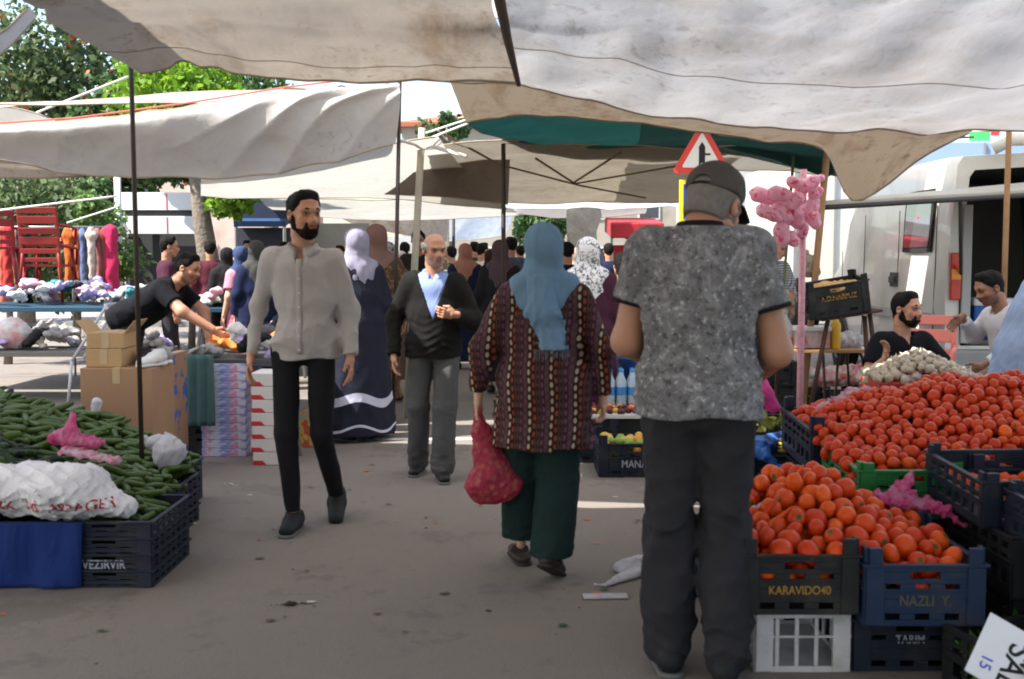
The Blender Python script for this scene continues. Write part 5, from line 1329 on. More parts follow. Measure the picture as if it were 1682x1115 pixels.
# ------------------------------------------------------------------ cotton candy stick
cc = empty('cotton_candy_pole', (W(1314, 600, 6.75).x, 6.75, 0), 0, 'tall pink pole hung with bags of pink cotton candy beside the tomato stall', 'cotton candy stand')
MB().tube([(0, 0, 0), (.004, 0, 1.0), (0, 0, 1.98)], .0195, 12).build('pole', mat('pink_pole', (.60, .30, .36), .6, .2, 30, dirt=((.35, .12, .16), 40)), cc, True)
n = NT('candy_bag'); c_ = n.mix(n.ramp(n.noise(26, 3, dist=.4), [(.56, (0, 0, 0)), (.60, (.8, .8, .8))]), (.85, .46, .60), (.75, .04, .14)); M_candy = n.fin(c_, .25, n.bump(n.noise(35, 3), .6, .02), .35, .5)
for i, (px, py, ln, rd, an) in enumerate([(1256, 322, .075, .040, .30), (1280, 318, .05, .042, .1), (1300, 330, .05, .045, -.4), (1328, 302, .07, .040, -.45), (1340, 318, .03, .034, -.8), (1262, 350, .06, .038, .5), (1284, 352, .05, .046, .7), (1308, 356, .04, .044, 1.3), (1330, 345, .055, .046, -1.0), (1338, 362, .03, .036, 1.2), (1284, 384, .05, .042, 1.35), (1300, 392, .03, .036, .9), (1318, 376, .035, .034, 1.5), (1306, 300, .03, .03, .2)]):
    p = W(px, py, 6.72 - .05 * ((i * 7) % 4)) - Vector(cc.location); d = Vector((math.cos(an), .2 * math.sin(i * 2.1), -math.sin(an))) * ln * .5
    v, q = sdf([C(p - d, p + d, rd * 1.2, rd * 1.05), C(p + d * 1.5, p + d * 2.3, rd * .25, rd * .62), C(p - d * 1.4, p - d * 2.1, rd * .3, rd * .5)], .007, .012, lambda D, P: D + ridge(P, i + 3, (24, 24, 24), .006) + wrinkle(P, i + 40, (60, 60, 60), .0015), .03)
    mesh('candy_bag', v, q, M_candy, True, cc)

# ------------------------------------------------------------------ right stall behind the tomatoes
M_wtop = mat('wood_top', (.30, .17, .075), .6, .3, 12); M_steel = mat('steel_dark', (.035, .02, .018), .5, metal=.3)
tb = empty('folding_table', (W(1345, 575, 9.9).x, 9.9, 0), 0, 'small wooden folding table with thin brown metal legs carrying the mustard bottle', 'table')
MB().box((0, 0, .655), (.74, .5, .025)).build('table_top', M_wtop, tb, False, .003)
for x, y, xx in ((-.02, -.2, .02), (.12, -.2, .08), (.30, -.2, .44), (-.3, .2, -.34), (.30, .2, .36)):
    MB().tube([(x, y, .64), (x + (xx - x) * .15, y, .60), (xx, y, 0)], .012, 8).build('leg', M_steel, tb, True)
def lathe_obj(name, label, cat, loc, prof, m, parts=(), n=18, group=None):
    r = empty(name, loc, 0, label, cat, group)
    for nm, pf, mm, off in ((('body', prof, m, (0, 0, 0)),) + tuple(parts)): MB().lathe(pf, n, off).build(nm, mm, r, True)
    return r
tz = .668
mx_ = W(1372, 560, 9.8).x
lathe_obj('mustard_bottle', 'tall yellow mustard bottle with a pointed nozzle on the folding table', 'bottle', (mx_, 9.8, tz), [(0, 0), (.044, 0), (.046, .01), (.046, .20), (.040, .225), (.03, .235), (0, .235)], mat('mustard', (.62, .36, .03), .35), (('nozzle', [(.030, .233), (.028, .25), (.008, .26), (.004, .305), (0, .306)], mat('mustard_cap', (.60, .40, .05), .4), (0, 0, 0)),))
lathe_obj('plastic_jug', 'milky white plastic jug at the left end of the folding table', 'jug', (W(1287, 560, 9.9).x, 9.9, tz), [(0, 0), (.09, 0), (.095, .02), (.09, .16), (.05, .24), (.03, .28), (.03, .31), (0, .31)], B_white, (('cap', [(.034, .30), (.034, .33), (0, .33)], INK_w, (0, 0, 0)),))
bx = empty('food_box', (W(1330, 560, 9.85).x, 9.85, tz), 0, 'clear plastic food box with a white lid and pink goods on the folding table', 'food box')
MB().box((0, 0, .08), (.30, .22, .15)).build('tub', bag_mat('tub_pinkish', (.62, .52, .50), (.60, .15, .16), .2, .3, 5), bx, False, .01); MB().box((0, 0, .175), (.32, .24, .04)).build('lid', mat('lid_white', (.62, .62, .64), .5), bx, False, .01)
MB().box((-.20, 0, .05), (.07, .1, .10)).build('carton', INK_r, bx, False, .004)
crumple('white plastic bag on the folding table right of the mustard bottle', (W(1396, 560, 10).x, 10.0, tz + .06), None, B_white, 31, .010, .02, 22)
crumple('clear plastic bag of brown bread rolls hanging beside the cotton candy', (W(1332, 437, 9.9).x, 9.9, 1.37), None, bag_mat('bag_bread', (.55, .48, .42), (.34, .20, .12), .4), 32, .010, .02, 18, prims=[C((0, 0, 0), (.02, 0, .06), .10, .07), C((0, 0, .08), (-.05, 0, .16), .03, .015)])
crumple('beige bag of brown goods at the left end of the folding table', (W(1290, 495, 10).x, 10.0, 1.03), None, bag_mat('bag_beige', (.45, .36, .27), (.25, .14, .07), .2), 33, .011, .016, 18, prims=[C((0, 0, -.04), (.02, 0, .08), .09, .07)])
# tilted crate on its stand
st = empty('display_stand', (W(1400, 540, 9.35).x, 9.35, 0), 0, 'dark wooden legs of the stand carrying the tilted lettered crate', 'stand')
for x0, z0, x1 in ((-.20, .97, -.34), (.14, 1.0, .28), (.10, .98, .16)): MB().tube([(x0, 0, z0), (x1, .12 if x0 < 0 else -.05, 0)], .020, 8).build('leg', mat('wood_dark', (.06, .03, .02), .8), st, True)
MB().box((-.03, .05, .985), (.5, .30, .02), Matrix.Rotation(-.16, 3, 'Y')).build('shelf', mat('wood_dark', (.06, .03, .02)), st)
oc = crate('dark crate with yellow lettering tilted on a stand in front of the van', W(1377, 500, 9.3).x, 9.40, 1.00, .50, .34, .26, M_black, rx=.10, ry=-.16, post=.05, word='A.D.NARPUZ', ink=INK_o, wy=.18, wsize=.06)
crumple('golden onions or rolls heaped inside the tilted lettered crate', (W(1375, 470, 9.4).x, 9.42, 1.19), None, mat('onion_gold', (.42, .26, .10), .6, .4, 20), 34, .011, .02, 26, name='onion_heap', cat='onions', prims=[C((-.14, 0, 0), (.14, 0, .03), .07, .06, (0, 1, 0), 1.4)])
for i, (px, py, z, lb) in enumerate([(1262, 0, .0, 'black crate on the street under the folding table, leftmost'), (1310, 0, 0, 'black crate on the street under the folding table, middle'), (1385, 0, 0, 'black grid crate on the street behind the folding table legs'), (1272, 0, .24, 'black crate stacked on the leftmost crate under the folding table')]):
    crate(lb, W(px, 640, 10.7).x, 10.7 + .2 * (i % 2), z, .42, .5, .23, M_black, post=.0)
crumple('white and red sack lying in the crates under the folding table', (W(1370, 610, 10.9).x, 10.9, .34), None, bag_mat('bag_whitered', (.62, .58, .54), (.60, .12, .12), .2, .5, 5), 35, .013, .03, 14, prims=[C((-.3, 0, -.05), (.28, 0, 0), .10, .11)])
crumple('crumpled green and white plastic on the street beyond the table legs', (W(1375, 672, 10.2).x, 10.1, .05), None, bag_mat('bag_greenwhite', (.36, .42, .38), (.16, .30, .14), .2), 36, .011, .02, 20, prims=[C((-.2, 0, 0), (.15, 0, .0), .04, .03, (0, 1, 0), 2)], flat=-.04)
# garlic
GX, GY = W(1512, 610, 6.1).x, 6.1
t_ = empty('tray', (GX - .04, GY, 0), 0, 'red plastic tray heaped with white garlic behind the long tomato heap', 'tray')
MB().box((0, 0, .765), (.50, .40, .07), None, 0, .92).build('basin', mat('tray_red', (.50, .05, .045), .4, .15), t_, False, .008)
MB().box((.34, .02, .772), (.20, .38, .05)).build('dark_insert', M_black, t_, False, .008)
crate('dark base crate standing under the red garlic tray', GX + .02, GY, 0, .56, .42, .728, M_black, post=0, style='side')
def bulb_fn(t, p):
    k = 1 + .10 * math.cos(6 * p) * math.sin(t); zz = math.cos(t); neck = 1.5 * math.exp(-(t / .22) ** 2)
    return (k * math.sin(t) * math.cos(p), k * math.sin(t) * math.sin(p), zz * .8 + neck)
n = NT('garlic_skin'); oi = n.n('ShaderNodeObjectInfo').outputs['Random']; c_ = n.mix(n.M('ADD', n.M('MULTIPLY', oi, .6), n.M('MULTIPLY', n.noise(20, 3), .4)), (.62, .56, .45), (.42, .33, .24)); M_gar = n.fin(c_, .6, None, .1)
GB = [blob_mesh(9, 12, bulb_fn, [M_gar], 'garlic')]
it = pack(lambda x, y: .79 + .17 * np.clip(1 - abs(x - GX + .01) / .33, 0, 1) ** .8 * np.clip(1 - abs(y - GY) / .28, 0, 1) ** .5 + .01, GX - .28, GX + .42, GY - .19, GY + .19, .0235, 2, 7, .85, 5000, lambda x, y: True)
scatter(it, GB, 'garlic', 'white garlic bulb in the heap on the red tray', 'garlic', 'garlic bulbs on the red tray', seed=8)
# blue cooler in the van, bucket and bananas
cl = empty('cooler', (W(1612, 520, 11.3).x + .1, 11.35, .66), 0, 'blue cool box with a white lid standing in the open rear of the van', 'cool box')
MB().box((0, 0, .16), (.44, .32, .32)).build('box', mat('cooler_blue', (.02, .09, .38), .4), cl, False, .02); MB().box((0, 0, .36), (.46, .34, .08)).build('lid', mat('cooler_white', (.60, .62, .64), .4), cl, False, .02)
crate('black crate beneath the blue cloth, between the capped man and the tomatoes', W(1268, 760, 5.9).x, 5.9, 0, .42, .5, .22, M_navy, post=0)
crate('second black crate beneath the blue cloth, upper one', W(1272, 760, 5.9).x, 5.92, .225, .42, .5, .22, M_navy, post=.0)
crumple('bright blue plastic cloth spread over the black crates left of the tomato heap', (W(1268, 715, 5.85).x, 5.82, .50), None, bag_mat('cloth_blue', (.03, .16, .55), (.02, .10, .40), .1, .5), 37, .011, .016, 16, name='cloth', cat='cloth', prims=[C((-.12, -.14, 0), (.10, .12, .0), .05, .05, (1, 0, 0), 1.8), C((-.1, -.22, -.02), (.02, -.24, -.14), .03, .02, (1, 0, 0), 2)])
def banana(label, px, py, Y, a):
    m = MB(); m.tube([(math.sin(t) * .09, .0, math.cos(t) * .09) for t in np.linspace(-.2, 1.75, 9)], [.006, .014, .018, .019, .019, .018, .015, .010, .005], 8)
    o = m.build('banana', M_ban, None, True); o.location = W(px, py, Y); o.rotation_euler = (.3, a, .4); tag(o, label, 'banana', 'bananas beside the tomato heap')
M_ban = mat('banana_skin', (.55, .38, .03), .5, .2, 20, dirt=((.10, .06, .02), 30))
for i in range(4): banana('ripe banana in the bunch leaning on the blue cloth beside the tomato crates', 1284 + i * 4, 712 - i * 5, 5.72 + .02 * i, 1.6 + .15 * i)
leafy('yellow-green leafy tops lying behind the blue cloth', (W(1262, 690, 6.05).x, 6.05, .56), .07, .05, .02, 120, mat('yellow_leaf', (.30, .30, .06), .7), .05, 'herbs', 'herbs')
crumple('magenta plastic bag hanging beside the capped man\'s hip above the bananas', (W(1254, 650, 6.9).x, 6.9, .62), None, bag_mat('bag_magenta', (.70, .08, .35), (.6, .12, .36), .4), 38, .010, .012, 18, prims=[C((-.02, 0, .13), (0, 0, 0), .02, .05), C((0, 0, 0), (.06, 0, -.07), .055, .04), C((.05, 0, -.08), (.14, 0, -.10), .03, .012)])
crate('black crate standing behind the bananas under the magenta bag', W(1258, 700, 6.9).x, 6.92, 0, .40, .5, .45, M_black, post=0, style='side')

# ------------------------------------------------------------------ fruit stall in the middle, behind the capped man
crate('navy crate of mixed fruit with white letters, on the street right of the patterned blouse', W(1045, 760, 7.45).x, 7.62, 0, .50, .42, .22, M_navy, word='MANAV', ink=INK_w, wy=-.02, wsize=.07)
crate('dark crate left of the white-lettered one, partly behind the blouse woman', W(965, 760, 8.0).x, 8.15, 0, .42, .42, .24, M_navy)
sh = empty('shelf', (W(1030, 690, 8.1).x, 8.2, 0), 0, 'white fruit shelf above the dark crate with red and yellow fruit on it', 'shelf')
MB().box((0, 0, .33), (.80, .5, .03)).build('board', mat('shelf_white', (.55, .55, .53), .5), sh, False, .003); MB().box((0, .05, .16), (.7, .38, .31)).build('base', M_trim, sh)
def fruit(n_, x0, x1, y0, y1, H, rad, cols, name, label, cat, group, seed, layers=2):
    it = pack(H, x0, x1, y0, y1, rad, layers, seed, .88, 1500)[:n_]; r = np.random.default_rng(seed)
    for q in it:
        m = cols[r.integers(len(cols))]; k = 'fr_' + m.name
        if k not in PROTO: PROTO[k] = blob_mesh(8, 12, lambda t, p: (math.sin(t) * math.cos(p), math.sin(t) * math.sin(p), math.cos(t) * .9 * (1 - .15 * math.exp(-(t / .3) ** 2))), [m], name)
        o = bpy.data.objects.new(name, PROTO[k]); COL.objects.link(o); o.location = q[:3]; o.scale = (q[3],) * 3; o.rotation_euler = tuple(r.uniform(0, 6, 3)); tag(o, label, cat, group)
FR = [mat('fruit_cherry', (.20, .015, .015), .3), mat('fruit_red', (.45, .06, .03), .35), mat('fruit_yellow', (.5, .33, .05), .4), mat('fruit_dark', (.06, .012, .015), .3)]
sx_ = W(1030, 690, 8.1).x
fruit(90, sx_ - .38, sx_ + .2, 7.98, 8.3, lambda x, y: .38, .026, FR, 'plum', 'small red, dark or yellow plum on the white fruit shelf', 'plum', 'plums on the white shelf', 41)
cx_ = W(1045, 760, 7.45).x
fruit(40, cx_ - .22, cx_ + .1, 7.45, 7.75, lambda x, y: .24, .035, [mat('fruit_orange', (.55, .22, .04), .5), mat('fruit_green', (.20, .30, .05), .4), FR[2]], 'apple', 'green or orange apple in the white-lettered crate', 'apple', 'apples in the lettered crate', 42)
wp = empty('water_pack', (W(1024, 650, 8.15).x, 8.3, .345), 0, 'shrink-wrapped pack of clear water bottles on the white fruit shelf', 'bottle pack')
M_pet = NT('pet').fin((.50, .62, .74), .12, None, .35, .6); M_lab = mat('label_blue', (.05, .22, .50), .4)
for i in range(3):
    for j in range(2):
        b_ = MB().lathe([(0, 0), (.038, 0), (.04, .01), (.037, .06), (.04, .08), (.038, .20), (.016, .25), (.014, .28), (0, .28)], 14, (-.085 + i * .085, j * .085, .0)).build('bottle', M_pet, wp, True)
        MB().lathe([(.0405, .10), (.0405, .16)], 14, (-.085 + i * .085, j * .085, 0)).build('label', M_lab, b_, True); MB().lathe([(.017, .268), (.017, .292), (0, .292)], 10, (-.085 + i * .085, j * .085, 0)).build('cap', M_lab, b_, True)
crumple('pale blue translucent plastic sheet draped behind the water bottles', (W(1022, 580, 8.7).x, 8.8, .70), None, bag_mat('sheet_paleblue', (.30, .38, .55), (.24, .30, .42), .3, .3), 43, .013, .016, 12, name='plastic_sheet', cat='plastic sheet', prims=[C((-.05, 0, .22), (.05, 0, -.15), .09, .12, (1, 0, 0), 1.4)])
lathe_obj('bucket', 'bright blue bucket between the water bottles and the capped man', 'bucket', (W(1048, 620, 8.6).x, 8.6, .45), [(0, 0), (.10, 0), (.13, .24), (.135, .24), (.125, .23), (.10, .03), (0, .03)], mat('bucket_blue', (.04, .14, .52), .35), (('rim', [(.128, .235), (.142, .235), (.142, .25), (.128, .25)], mat('bucket_blue', (.04, .14, .52)), (0, 0, 0)),))
crate('dark crate under the blue bucket and the plastic sheet', W(1035, 620, 8.7).x, 8.75, 0, .5, .4, .44, M_navy, post=0, style='side')
ox = W(1030, 520, 11).x
ft = empty('fruit_table', (ox + .1, 11.2, 0), 0, 'low fruit table with orange and yellow fruit behind the maroon coat', 'table')
MB().box((0, 0, .74), (1.3, 1.5, .04)).build('table_top', M_wtop, ft); MB().box((0, 0, .36), (1.2, 1.4, .71)).build('skirt_cloth', cloth('cloth_greyblue', (.18, .20, .26)), ft)
fruit(200, ox - .5, ox + .4, 10.5, 11.8, lambda x, y: .80 + .22 * np.clip((y - 10.5) / 1.0, 0, 1), .045, [mat('fr_apricot', (.60, .26, .05), .5), mat('fr_apricot_pale', (.58, .38, .12), .5), mat('fr_peach', (.55, .18, .06), .5)], 'apricot', 'orange or yellow apricot heaped on the low fruit table', 'apricot', 'apricots on the low fruit table', 44)

# ------------------------------------------------------------------ left: clothes stall
def table(label, x0, x1, y0, y1, z, edge, group='market stall tables'):
    r = empty('table', ((x0 + x1) / 2, (y0 + y1) / 2, 0), 0, label, 'table', group); w_, d_ = x1 - x0, y1 - y0
    MB().box((0, 0, z - .03), (w_, d_, .05)).build('table_top', edge, r, False, .004)
    for sx_ in (-1, 1):
        for sy in (-1, 1): MB().tube([(sx_ * (w_ / 2 - .12), sy * (d_ / 2 - .15), z - .05), (sx_ * (w_ / 2 - .02), sy * (d_ / 2 - .05), 0)], .018, 8).build('leg', M_rim, r, True)
    return r
M_bluee = mat('table_blue', (.012, .05, .085), .6, .2, 4)
table('long clothes table behind the young man, boxes stacked before it', -2.44, -1.55, 8.2, 12.6, .72, mat('table_dark', (.05, .05, .055), .7))
table('blue-edged clothes table at the far left under the red chairs', -6.4, -4.0, 12.2, 13.8, .93, M_bluee)
table('blue-edged clothes table beyond the bending man in black', -3.9, -2.5, 13.6, 15.0, .86, M_bluee)
GC_ = [('white', (.62, .60, .60)), ('black', (.02, .02, .024)), ('lilac', (.40, .32, .55)), ('navy', (.03, .04, .10)), ('pink', (.60, .32, .38)), ('grey', (.28, .27, .27)), ('cream', (.55, .50, .42)), ('orange', (.55, .16, .04)), ('red', (.42, .05, .05)), ('teal', (.05, .20, .22))]
GM = {k: cloth('garment_' + k, c, .3, .6) for k, c in GC_}
GSH = []
for s_ in range(6):
    v, q = sdf([C((-.10, 0, 0), (.10, .02, .01), .045, .035, (0, 1, 0), 1.8), C((0, .02, .02), (.03, -.03, .04), .045)], .011, .04, lambda D, P: D + ridge(P, 60 + s_, (20, 20, 16), .018) + wrinkle(P, 70 + s_, (20, 20, 20), .008), .05)
    GSH.append((v, q))
GPROTO = {}
def heap(n_, x0, x1, y0, y1, z, cols, where, group, seed, hh=.12, zf=None):
    r = np.random.default_rng(seed)
    for i in range(n_):
        s_ = r.integers(6); cn = cols[r.integers(len(cols))]
        if (s_, cn) not in GPROTO:
            o = mesh('garment', GSH[s_][0], GSH[s_][1], GM[cn], True); GPROTO[(s_, cn)] = o.data
        else: o = bpy.data.objects.new('garment', GPROTO[(s_, cn)]); COL.objects.link(o)
        x, y = r.uniform(x0, x1), r.uniform(y0, y1); u = 1 - abs(2 * (x - x0) / (x1 - x0) - 1)
        o.location = (x, y, z + (.02 + hh * u ** .5) * r.uniform(.2, 1) if zf is None else zf(x, y) + r.uniform(0, .04)); o.rotation_euler = (r.normal() * .3, r.normal() * .3, r.uniform(0, 6.28)); k = r.uniform(.7, 1.25); o.scale = (k, k, k * .9)
        tag(o, 'crumpled %s garment %s' % (cn, where), 'garment', group)
heap(46, -2.4, -1.6, 8.25, 12.4, .74, ['black', 'navy', 'black', 'pink', 'grey', 'orange', 'white'], 'heaped on the long clothes table behind the young man', 'garments on the long clothes table', 1, .10)
heap(4, -2.15, -1.7, 8.2, 8.7, .78, ['lilac', 'white'], 'at the near end of the long clothes table', 'garments at the table end', 2, .06)
heap(34, -6.2, -4.1, 12.3, 13.5, .95, ['white', 'lilac', 'cream', 'grey', 'pink', 'teal', 'white', 'black'], 'heaped on the far-left blue-edged table', 'garments on the far-left table', 3, .24)
heap(40, -3.8, -2.55, 13.7, 14.9, .88, ['white', 'cream', 'pink', 'grey', 'black', 'white', 'navy'], 'heaped on the table beyond the bending man', 'garments on the table beyond the bending man', 4, .34)
table('low grey table in front of the far-left blue-edged one', -5.9, -3.6, 11.3, 12.1, .52, mat('table_grey', (.16, .15, .14), .7))
heap(40, -5.8, -3.7, 11.4, 12.0, .54, ['grey', 'cream', 'black', 'lilac', 'grey'], 'piled on the low grey table at the far left', 'garments on the low grey table', 5, .22)
# cartons
def carton_mat(name, fn):
    n = NT(name); c = fn(n); return n.fin(c, .75, n.bump(n.noise(30, 3), .15, .003))
def f_stripe(n):
    x, y, z = n.xyz(); u = n.M('ADD', x, n.M('MULTIPLY', y, .9))
    st = n.noise(14, 2, n.sc((1, 1, 3))); base = n.mix(n.ramp(st, [(.45, (0, 0, 0)), (.6, (1, 1, 1))]), (.50, .50, .62), (.20, .26, .55))
    rd = n.M('MULTIPLY', n.M('GREATER_THAN', n.M('SINE', n.M('MULTIPLY', u, 34)), .35), n.ramp(n.noise(22, 2), [(.45, (0, 0, 0)), (.55, (1, 1, 1))]))
    return n.mix(n.M('MULTIPLY', rd, .8), base, (.55, .20, .26))
M_cst = carton_mat('carton_bluepink', f_stripe)
def f_red(n):
    x, y, z = n.xyz(); t = n.M('GREATER_THAN', n.M('ADD', n.M('MULTIPLY', x, -1.0), n.M('MULTIPLY', z, -1.0)), -.0); e = n.M('LESS_THAN', z, .032); e2 = n.M('GREATER_THAN', x, .085)
    return n.mix(n.M('MULTIPLY', n.M('MULTIPLY', t, e), 1), (.62, .58, .56), (.50, .03, .035))
M_crd = carton_mat('carton_redwhite', f_red)
for k in range(11):
    o = MB().box((0, 0, .031), (.325, .46, .0605)).build('carton', M_cst, None, False, .003); o.location = (W(368, 680, 8.2).x + random.uniform(-.006, .006), 8.42, k * .0625 + .0005); o.rotation_euler = (0, 0, random.uniform(-.015, .015))
    tag(o, ['lowest', 'second lowest', 'third lowest', 'fourth lowest', 'fifth lowest', 'middle', 'fifth highest', 'fourth highest', 'third highest', 'second highest', 'topmost'][k] + ' flat blue and pink printed shoe carton in the tall stack', 'carton', 'blue and pink cartons stacked before the clothes table')
for k in range(7):
    o = MB().box((0, 0, .046), (.20, .34, .090)).build('carton', M_crd, None, False, .003); o.location = (W(437, 690, 7.85).x + random.uniform(-.008, .008), 8.02, k * .093 + .0005); o.rotation_euler = (0, 0, random.uniform(-.03, .03))
    tag(o, ['lowest', 'second', 'third', 'fourth', 'fifth', 'sixth', 'topmost'][k] + (' red and white shoe carton in the stack beside the young man' if k in (0, 6) else ' red and white shoe carton from the ground beside the young man'), 'carton', 'red and white cartons stacked beside the young man')
M_card = mat('cardboard', (.34, .20, .12), .85, .12, 3, .2, 60, .002); M_card2 = mat('cardboard_light', (.42, .27, .14), .85, .12, 3)
def cbox(label, px0, px1, Y, z0, z1, d, m, rz=0, open_=False):
    x0, x1 = W(px0, 600, Y).x, W(px1, 600, Y).x
    r = empty('cardboard_box', ((x0 + x1) / 2, Y + d / 2, z0), rz, label, 'cardboard box'); w_ = x1 - x0; h_ = z1 - z0
    MB().box((0, 0, h_ / 2), (w_, d, h_ - .002)).build('box', m, r, False, .004)
    MB().box((0, -.001, h_ - .0005), (.05, d + .004, .003)).box((0, -d / 2 - .0015, h_ - .05), (.05, .002, .10)).build('tape', mat('tape', (.45, .33, .20), .35), r)
    if open_:
        for s_ in (-1, 1): MB().box((s_ * (w_ / 2 + .03), 0, h_ + .03), (.005, d * .96, .12), Matrix.Rotation(s_ * .7, 3, 'Y')).build('flap', m, r)
    return r
cbox('large plain brown cardboard box standing behind the cucumbers', 131, 250, 7.2, 0, .75, .46, M_card)
cbox('lower one of two small tan cardboard boxes on the large brown box', 141, 200, 7.25, .751, .87, .30, M_card2)
cbox('upper one of two small tan cardboard boxes on the large brown box', 142, 203, 7.26, .871, .975, .30, M_card2, .03, True)
cbox('tall narrow cardboard box with blue stripes, right of the large brown box', 262, 279, 7.6, 0, .80, .40, carton_mat('carton_blue', lambda n: n.mix(n.M('GREATER_THAN', n.noise(9, 2), .55), (.30, .17, .10), (.04, .10, .35))))
tc = MB(); 
V = []
for j in range(14):
    for i in range(20):
        u, v_ = i / 19, j / 13; V.append((-2.46 + u * .30, 8.12 + .012 * math.sin(u * 25 + v_), .76 - v_ * .52))
o = mesh('cloth', V, [[j * 20 + i, j * 20 + i + 1, (j + 1) * 20 + i + 1, (j + 1) * 20 + i] for j in range(13) for i in range(19)], cloth('cloth_tealgrey', (.07, .13, .13)), True); o.modifiers.new('t', 'SOLIDIFY').thickness = .004
tag(o, 'grey-teal cloth hanging from the clothes table left of the blue and pink cartons', 'cloth')
crate('dark box on the street under the hanging teal cloth', -2.3, 8.5, 0, .34, .5, .22, M_black, post=0, style='side')
cbox('opened colourful fruit carton on the street between the young man\'s legs', 490, 530, 8.6, 0, .27, .3, carton_mat('carton_fruit', lambda n: n.ramp(n.noise(16, 2), [(0, (.10, .25, .04)), (.45, (.50, .06, .04)), (.52, (.55, .40, .05)), (.6, (.3, .3, .28))])))
# trainers beside the boxes
def trainer(label, x, y, z, rz, m):
    r = empty('trainer', (x, y, z), rz, label, 'shoe', 'trainers displayed on the cardboard box')
    v, q = sdf([C((0, -.06, .05), (0, .02, .05), .042, .04), C((0, .02, .04), (0, .15, .03), .040, .030, X3, 1.2), C((0, -.05, .06), (0, -.04, .10), .036)], .008, .03, lambda D, P: np.maximum(np.maximum(D, .018 - P[2]), P[2] - .105))
    mesh('upper', v, q, m, True, r); v, q = sdf([C((0, -.06, .0), (0, .14, .0), .046, .043)], .008, .02, lambda D, P: np.maximum(np.maximum(D, -P[2] + .001), P[2] - .024)); mesh('sole', v, q, mat('sole_white', (.6, .6, .6), .6), True, r)
    MB().tube([(-.015, .03, .085), (.015, .045, .078), (-.015, .06, .07), (.015, .075, .062)], .004, 5).build('lace', INK_w, r)
xb = W(225, 600, 7.3).x
trainer('black and white trainer on the large brown box, pointing at the camera', xb + .0, 7.45, .752, math.pi + .2, GM['black'])
trainer('white trainer on the large brown box beside the thin pole', xb + .10, 7.36, .752, math.pi - .3, GM['white'])
trainer('grey trainer standing behind the white one on the large brown box', xb + .06, 7.56, .752, 1.2, GM['grey'])
# red plastic chairs
M_chair = mat('chair_red', (.24, .022, .018), .45, .2, 3); 
def chair(label, loc, rz, m, rx=0):
    r = empty('plastic_chair', loc, rz, label, 'chair', 'red plastic chairs'); r.rotation_euler = (rx, 0, rz)
    MB().box((0, 0, .43), (.46, .44, .03)).build('seat', m, r, False, .012)
    bk = MB(); R_ = Matrix.Rotation(-.18, 3, 'X')
    for zz, hh_ in ((.83, .07), (.72, .09), (.60, .06), (.50, .05)): bk.box((0, .22 + (zz - .43) * .18, zz), (.46, .022, hh_), R_)
    for s_ in (-1, 1): bk.box((s_ * .215, .255, .65), (.04, .025, .42), R_)
    bk.build('backrest', m, r, False, .006)
    for s_ in (-1, 1):
        MB().tube([(s_ * .23, .24, .66), (s_ * .26, .0, .65), (s_ * .26, -.20, .63), (s_ * .24, -.22, .44)], .018, 8).build('armrest', m, r, True)
        for y in (-.2, .2): MB().tube([(s_ * .20, y, .42), (s_ * .24, y * 1.15, 0)], [.024, .016], 8).build('leg', m, r, True)
    return r
cx0 = W(76, 420, 13.3).x
chair('upper red plastic chair stacked on another one on the clothes table', (cx0, 13.35, 1.18), math.pi, M_chair)
chair('lower red plastic chair of the stacked pair on the clothes table', (cx0, 13.38, .94), math.pi, M_chair)
chair('dark red plastic chair at the left edge of the picture behind the clothes', (W(-12, 420, 13.3).x, 13.4, 1.15), math.pi + .3, mat('chair_darkred', (.22, .02, .025), .5))
chair('salmon red plastic chair behind the seated man in the black shirt', (W(1512, 550, 8.9).x, 8.9, 0.0), -.5, mat('chair_salmon', (.55, .16, .13), .45), 0).scale = (1, 1, 1.15)
# clothes rack
rk = empty('clothes_rack', (0, 13.9, 0), 0, 'metal clothes rack hung with coloured trousers at the left', 'clothes rack')
MB().tube([(W(-60, 400, 13.9).x, 0, 1.84), (W(192, 400, 13.9).x, 0, 1.84)], .014, 8).build('rail', M_rim, rk, True)
for px in (-50, 118, 190): MB().tube([(W(px, 400, 13.9).x, 0, 0), (W(px, 400, 13.9).x, 0, 1.84)], .014, 8).build('upright', M_rim, rk, True)
for i, (px, w_, cn, c, ln) in enumerate([(108, .10, 'orange', (.50, .12, .03), .62), (122, .09, 'rust orange', (.40, .12, .05), .60), (131, .09, 'blue denim', (.12, .17, .30), .70), (140, .07, 'black', (.015, .015, .02), .66), (148, .09, 'grey', (.30, .30, .32), .60), (156, .08, 'dusty pink', (.30, .12, .11), .72), (166, .10, 'brown red', (.24, .06, .05), .74), (177, .16, 'crimson', (.46, .03, .09), .80), (8, .14, 'red', (.40, .04, .04), .70), (20, .10, 'tan', (.40, .25, .12), .75), (-4, .12, 'coral', (.60, .16, .10), .95), (30, .12, 'black-blue', (.015, .02, .035), .82), (145, .08, 'beige', (.50, .44, .36), .85)]):
    x = W(px, 400, 13.8 - (.1 if cn == 'beige' else 0)).x; y0 = -.10 if cn == 'beige' else 0
    v, q = sdf([C((x, y0, 1.80), (x, y0, 1.80 - ln), w_ * .42, w_ * .5, (1, 0, 0), 1.2), C((x - w_ * .3, y0, 1.74), (x + w_ * .3, y0, 1.74), .05)], .02, .03, lambda D, P: D + wrinkle(P, i + 200, (40, 20, 4), .008), .03)
    o = mesh('hanging_garment', v, q, cloth('gar_' + cn.replace(' ', '_'), c, .2, .5), True); o.location = (0, 13.9, 0)
    tag(o, '%s trousers or shirt hanging on the metal clothes rack' % cn, 'garment', 'garments on the clothes rack')
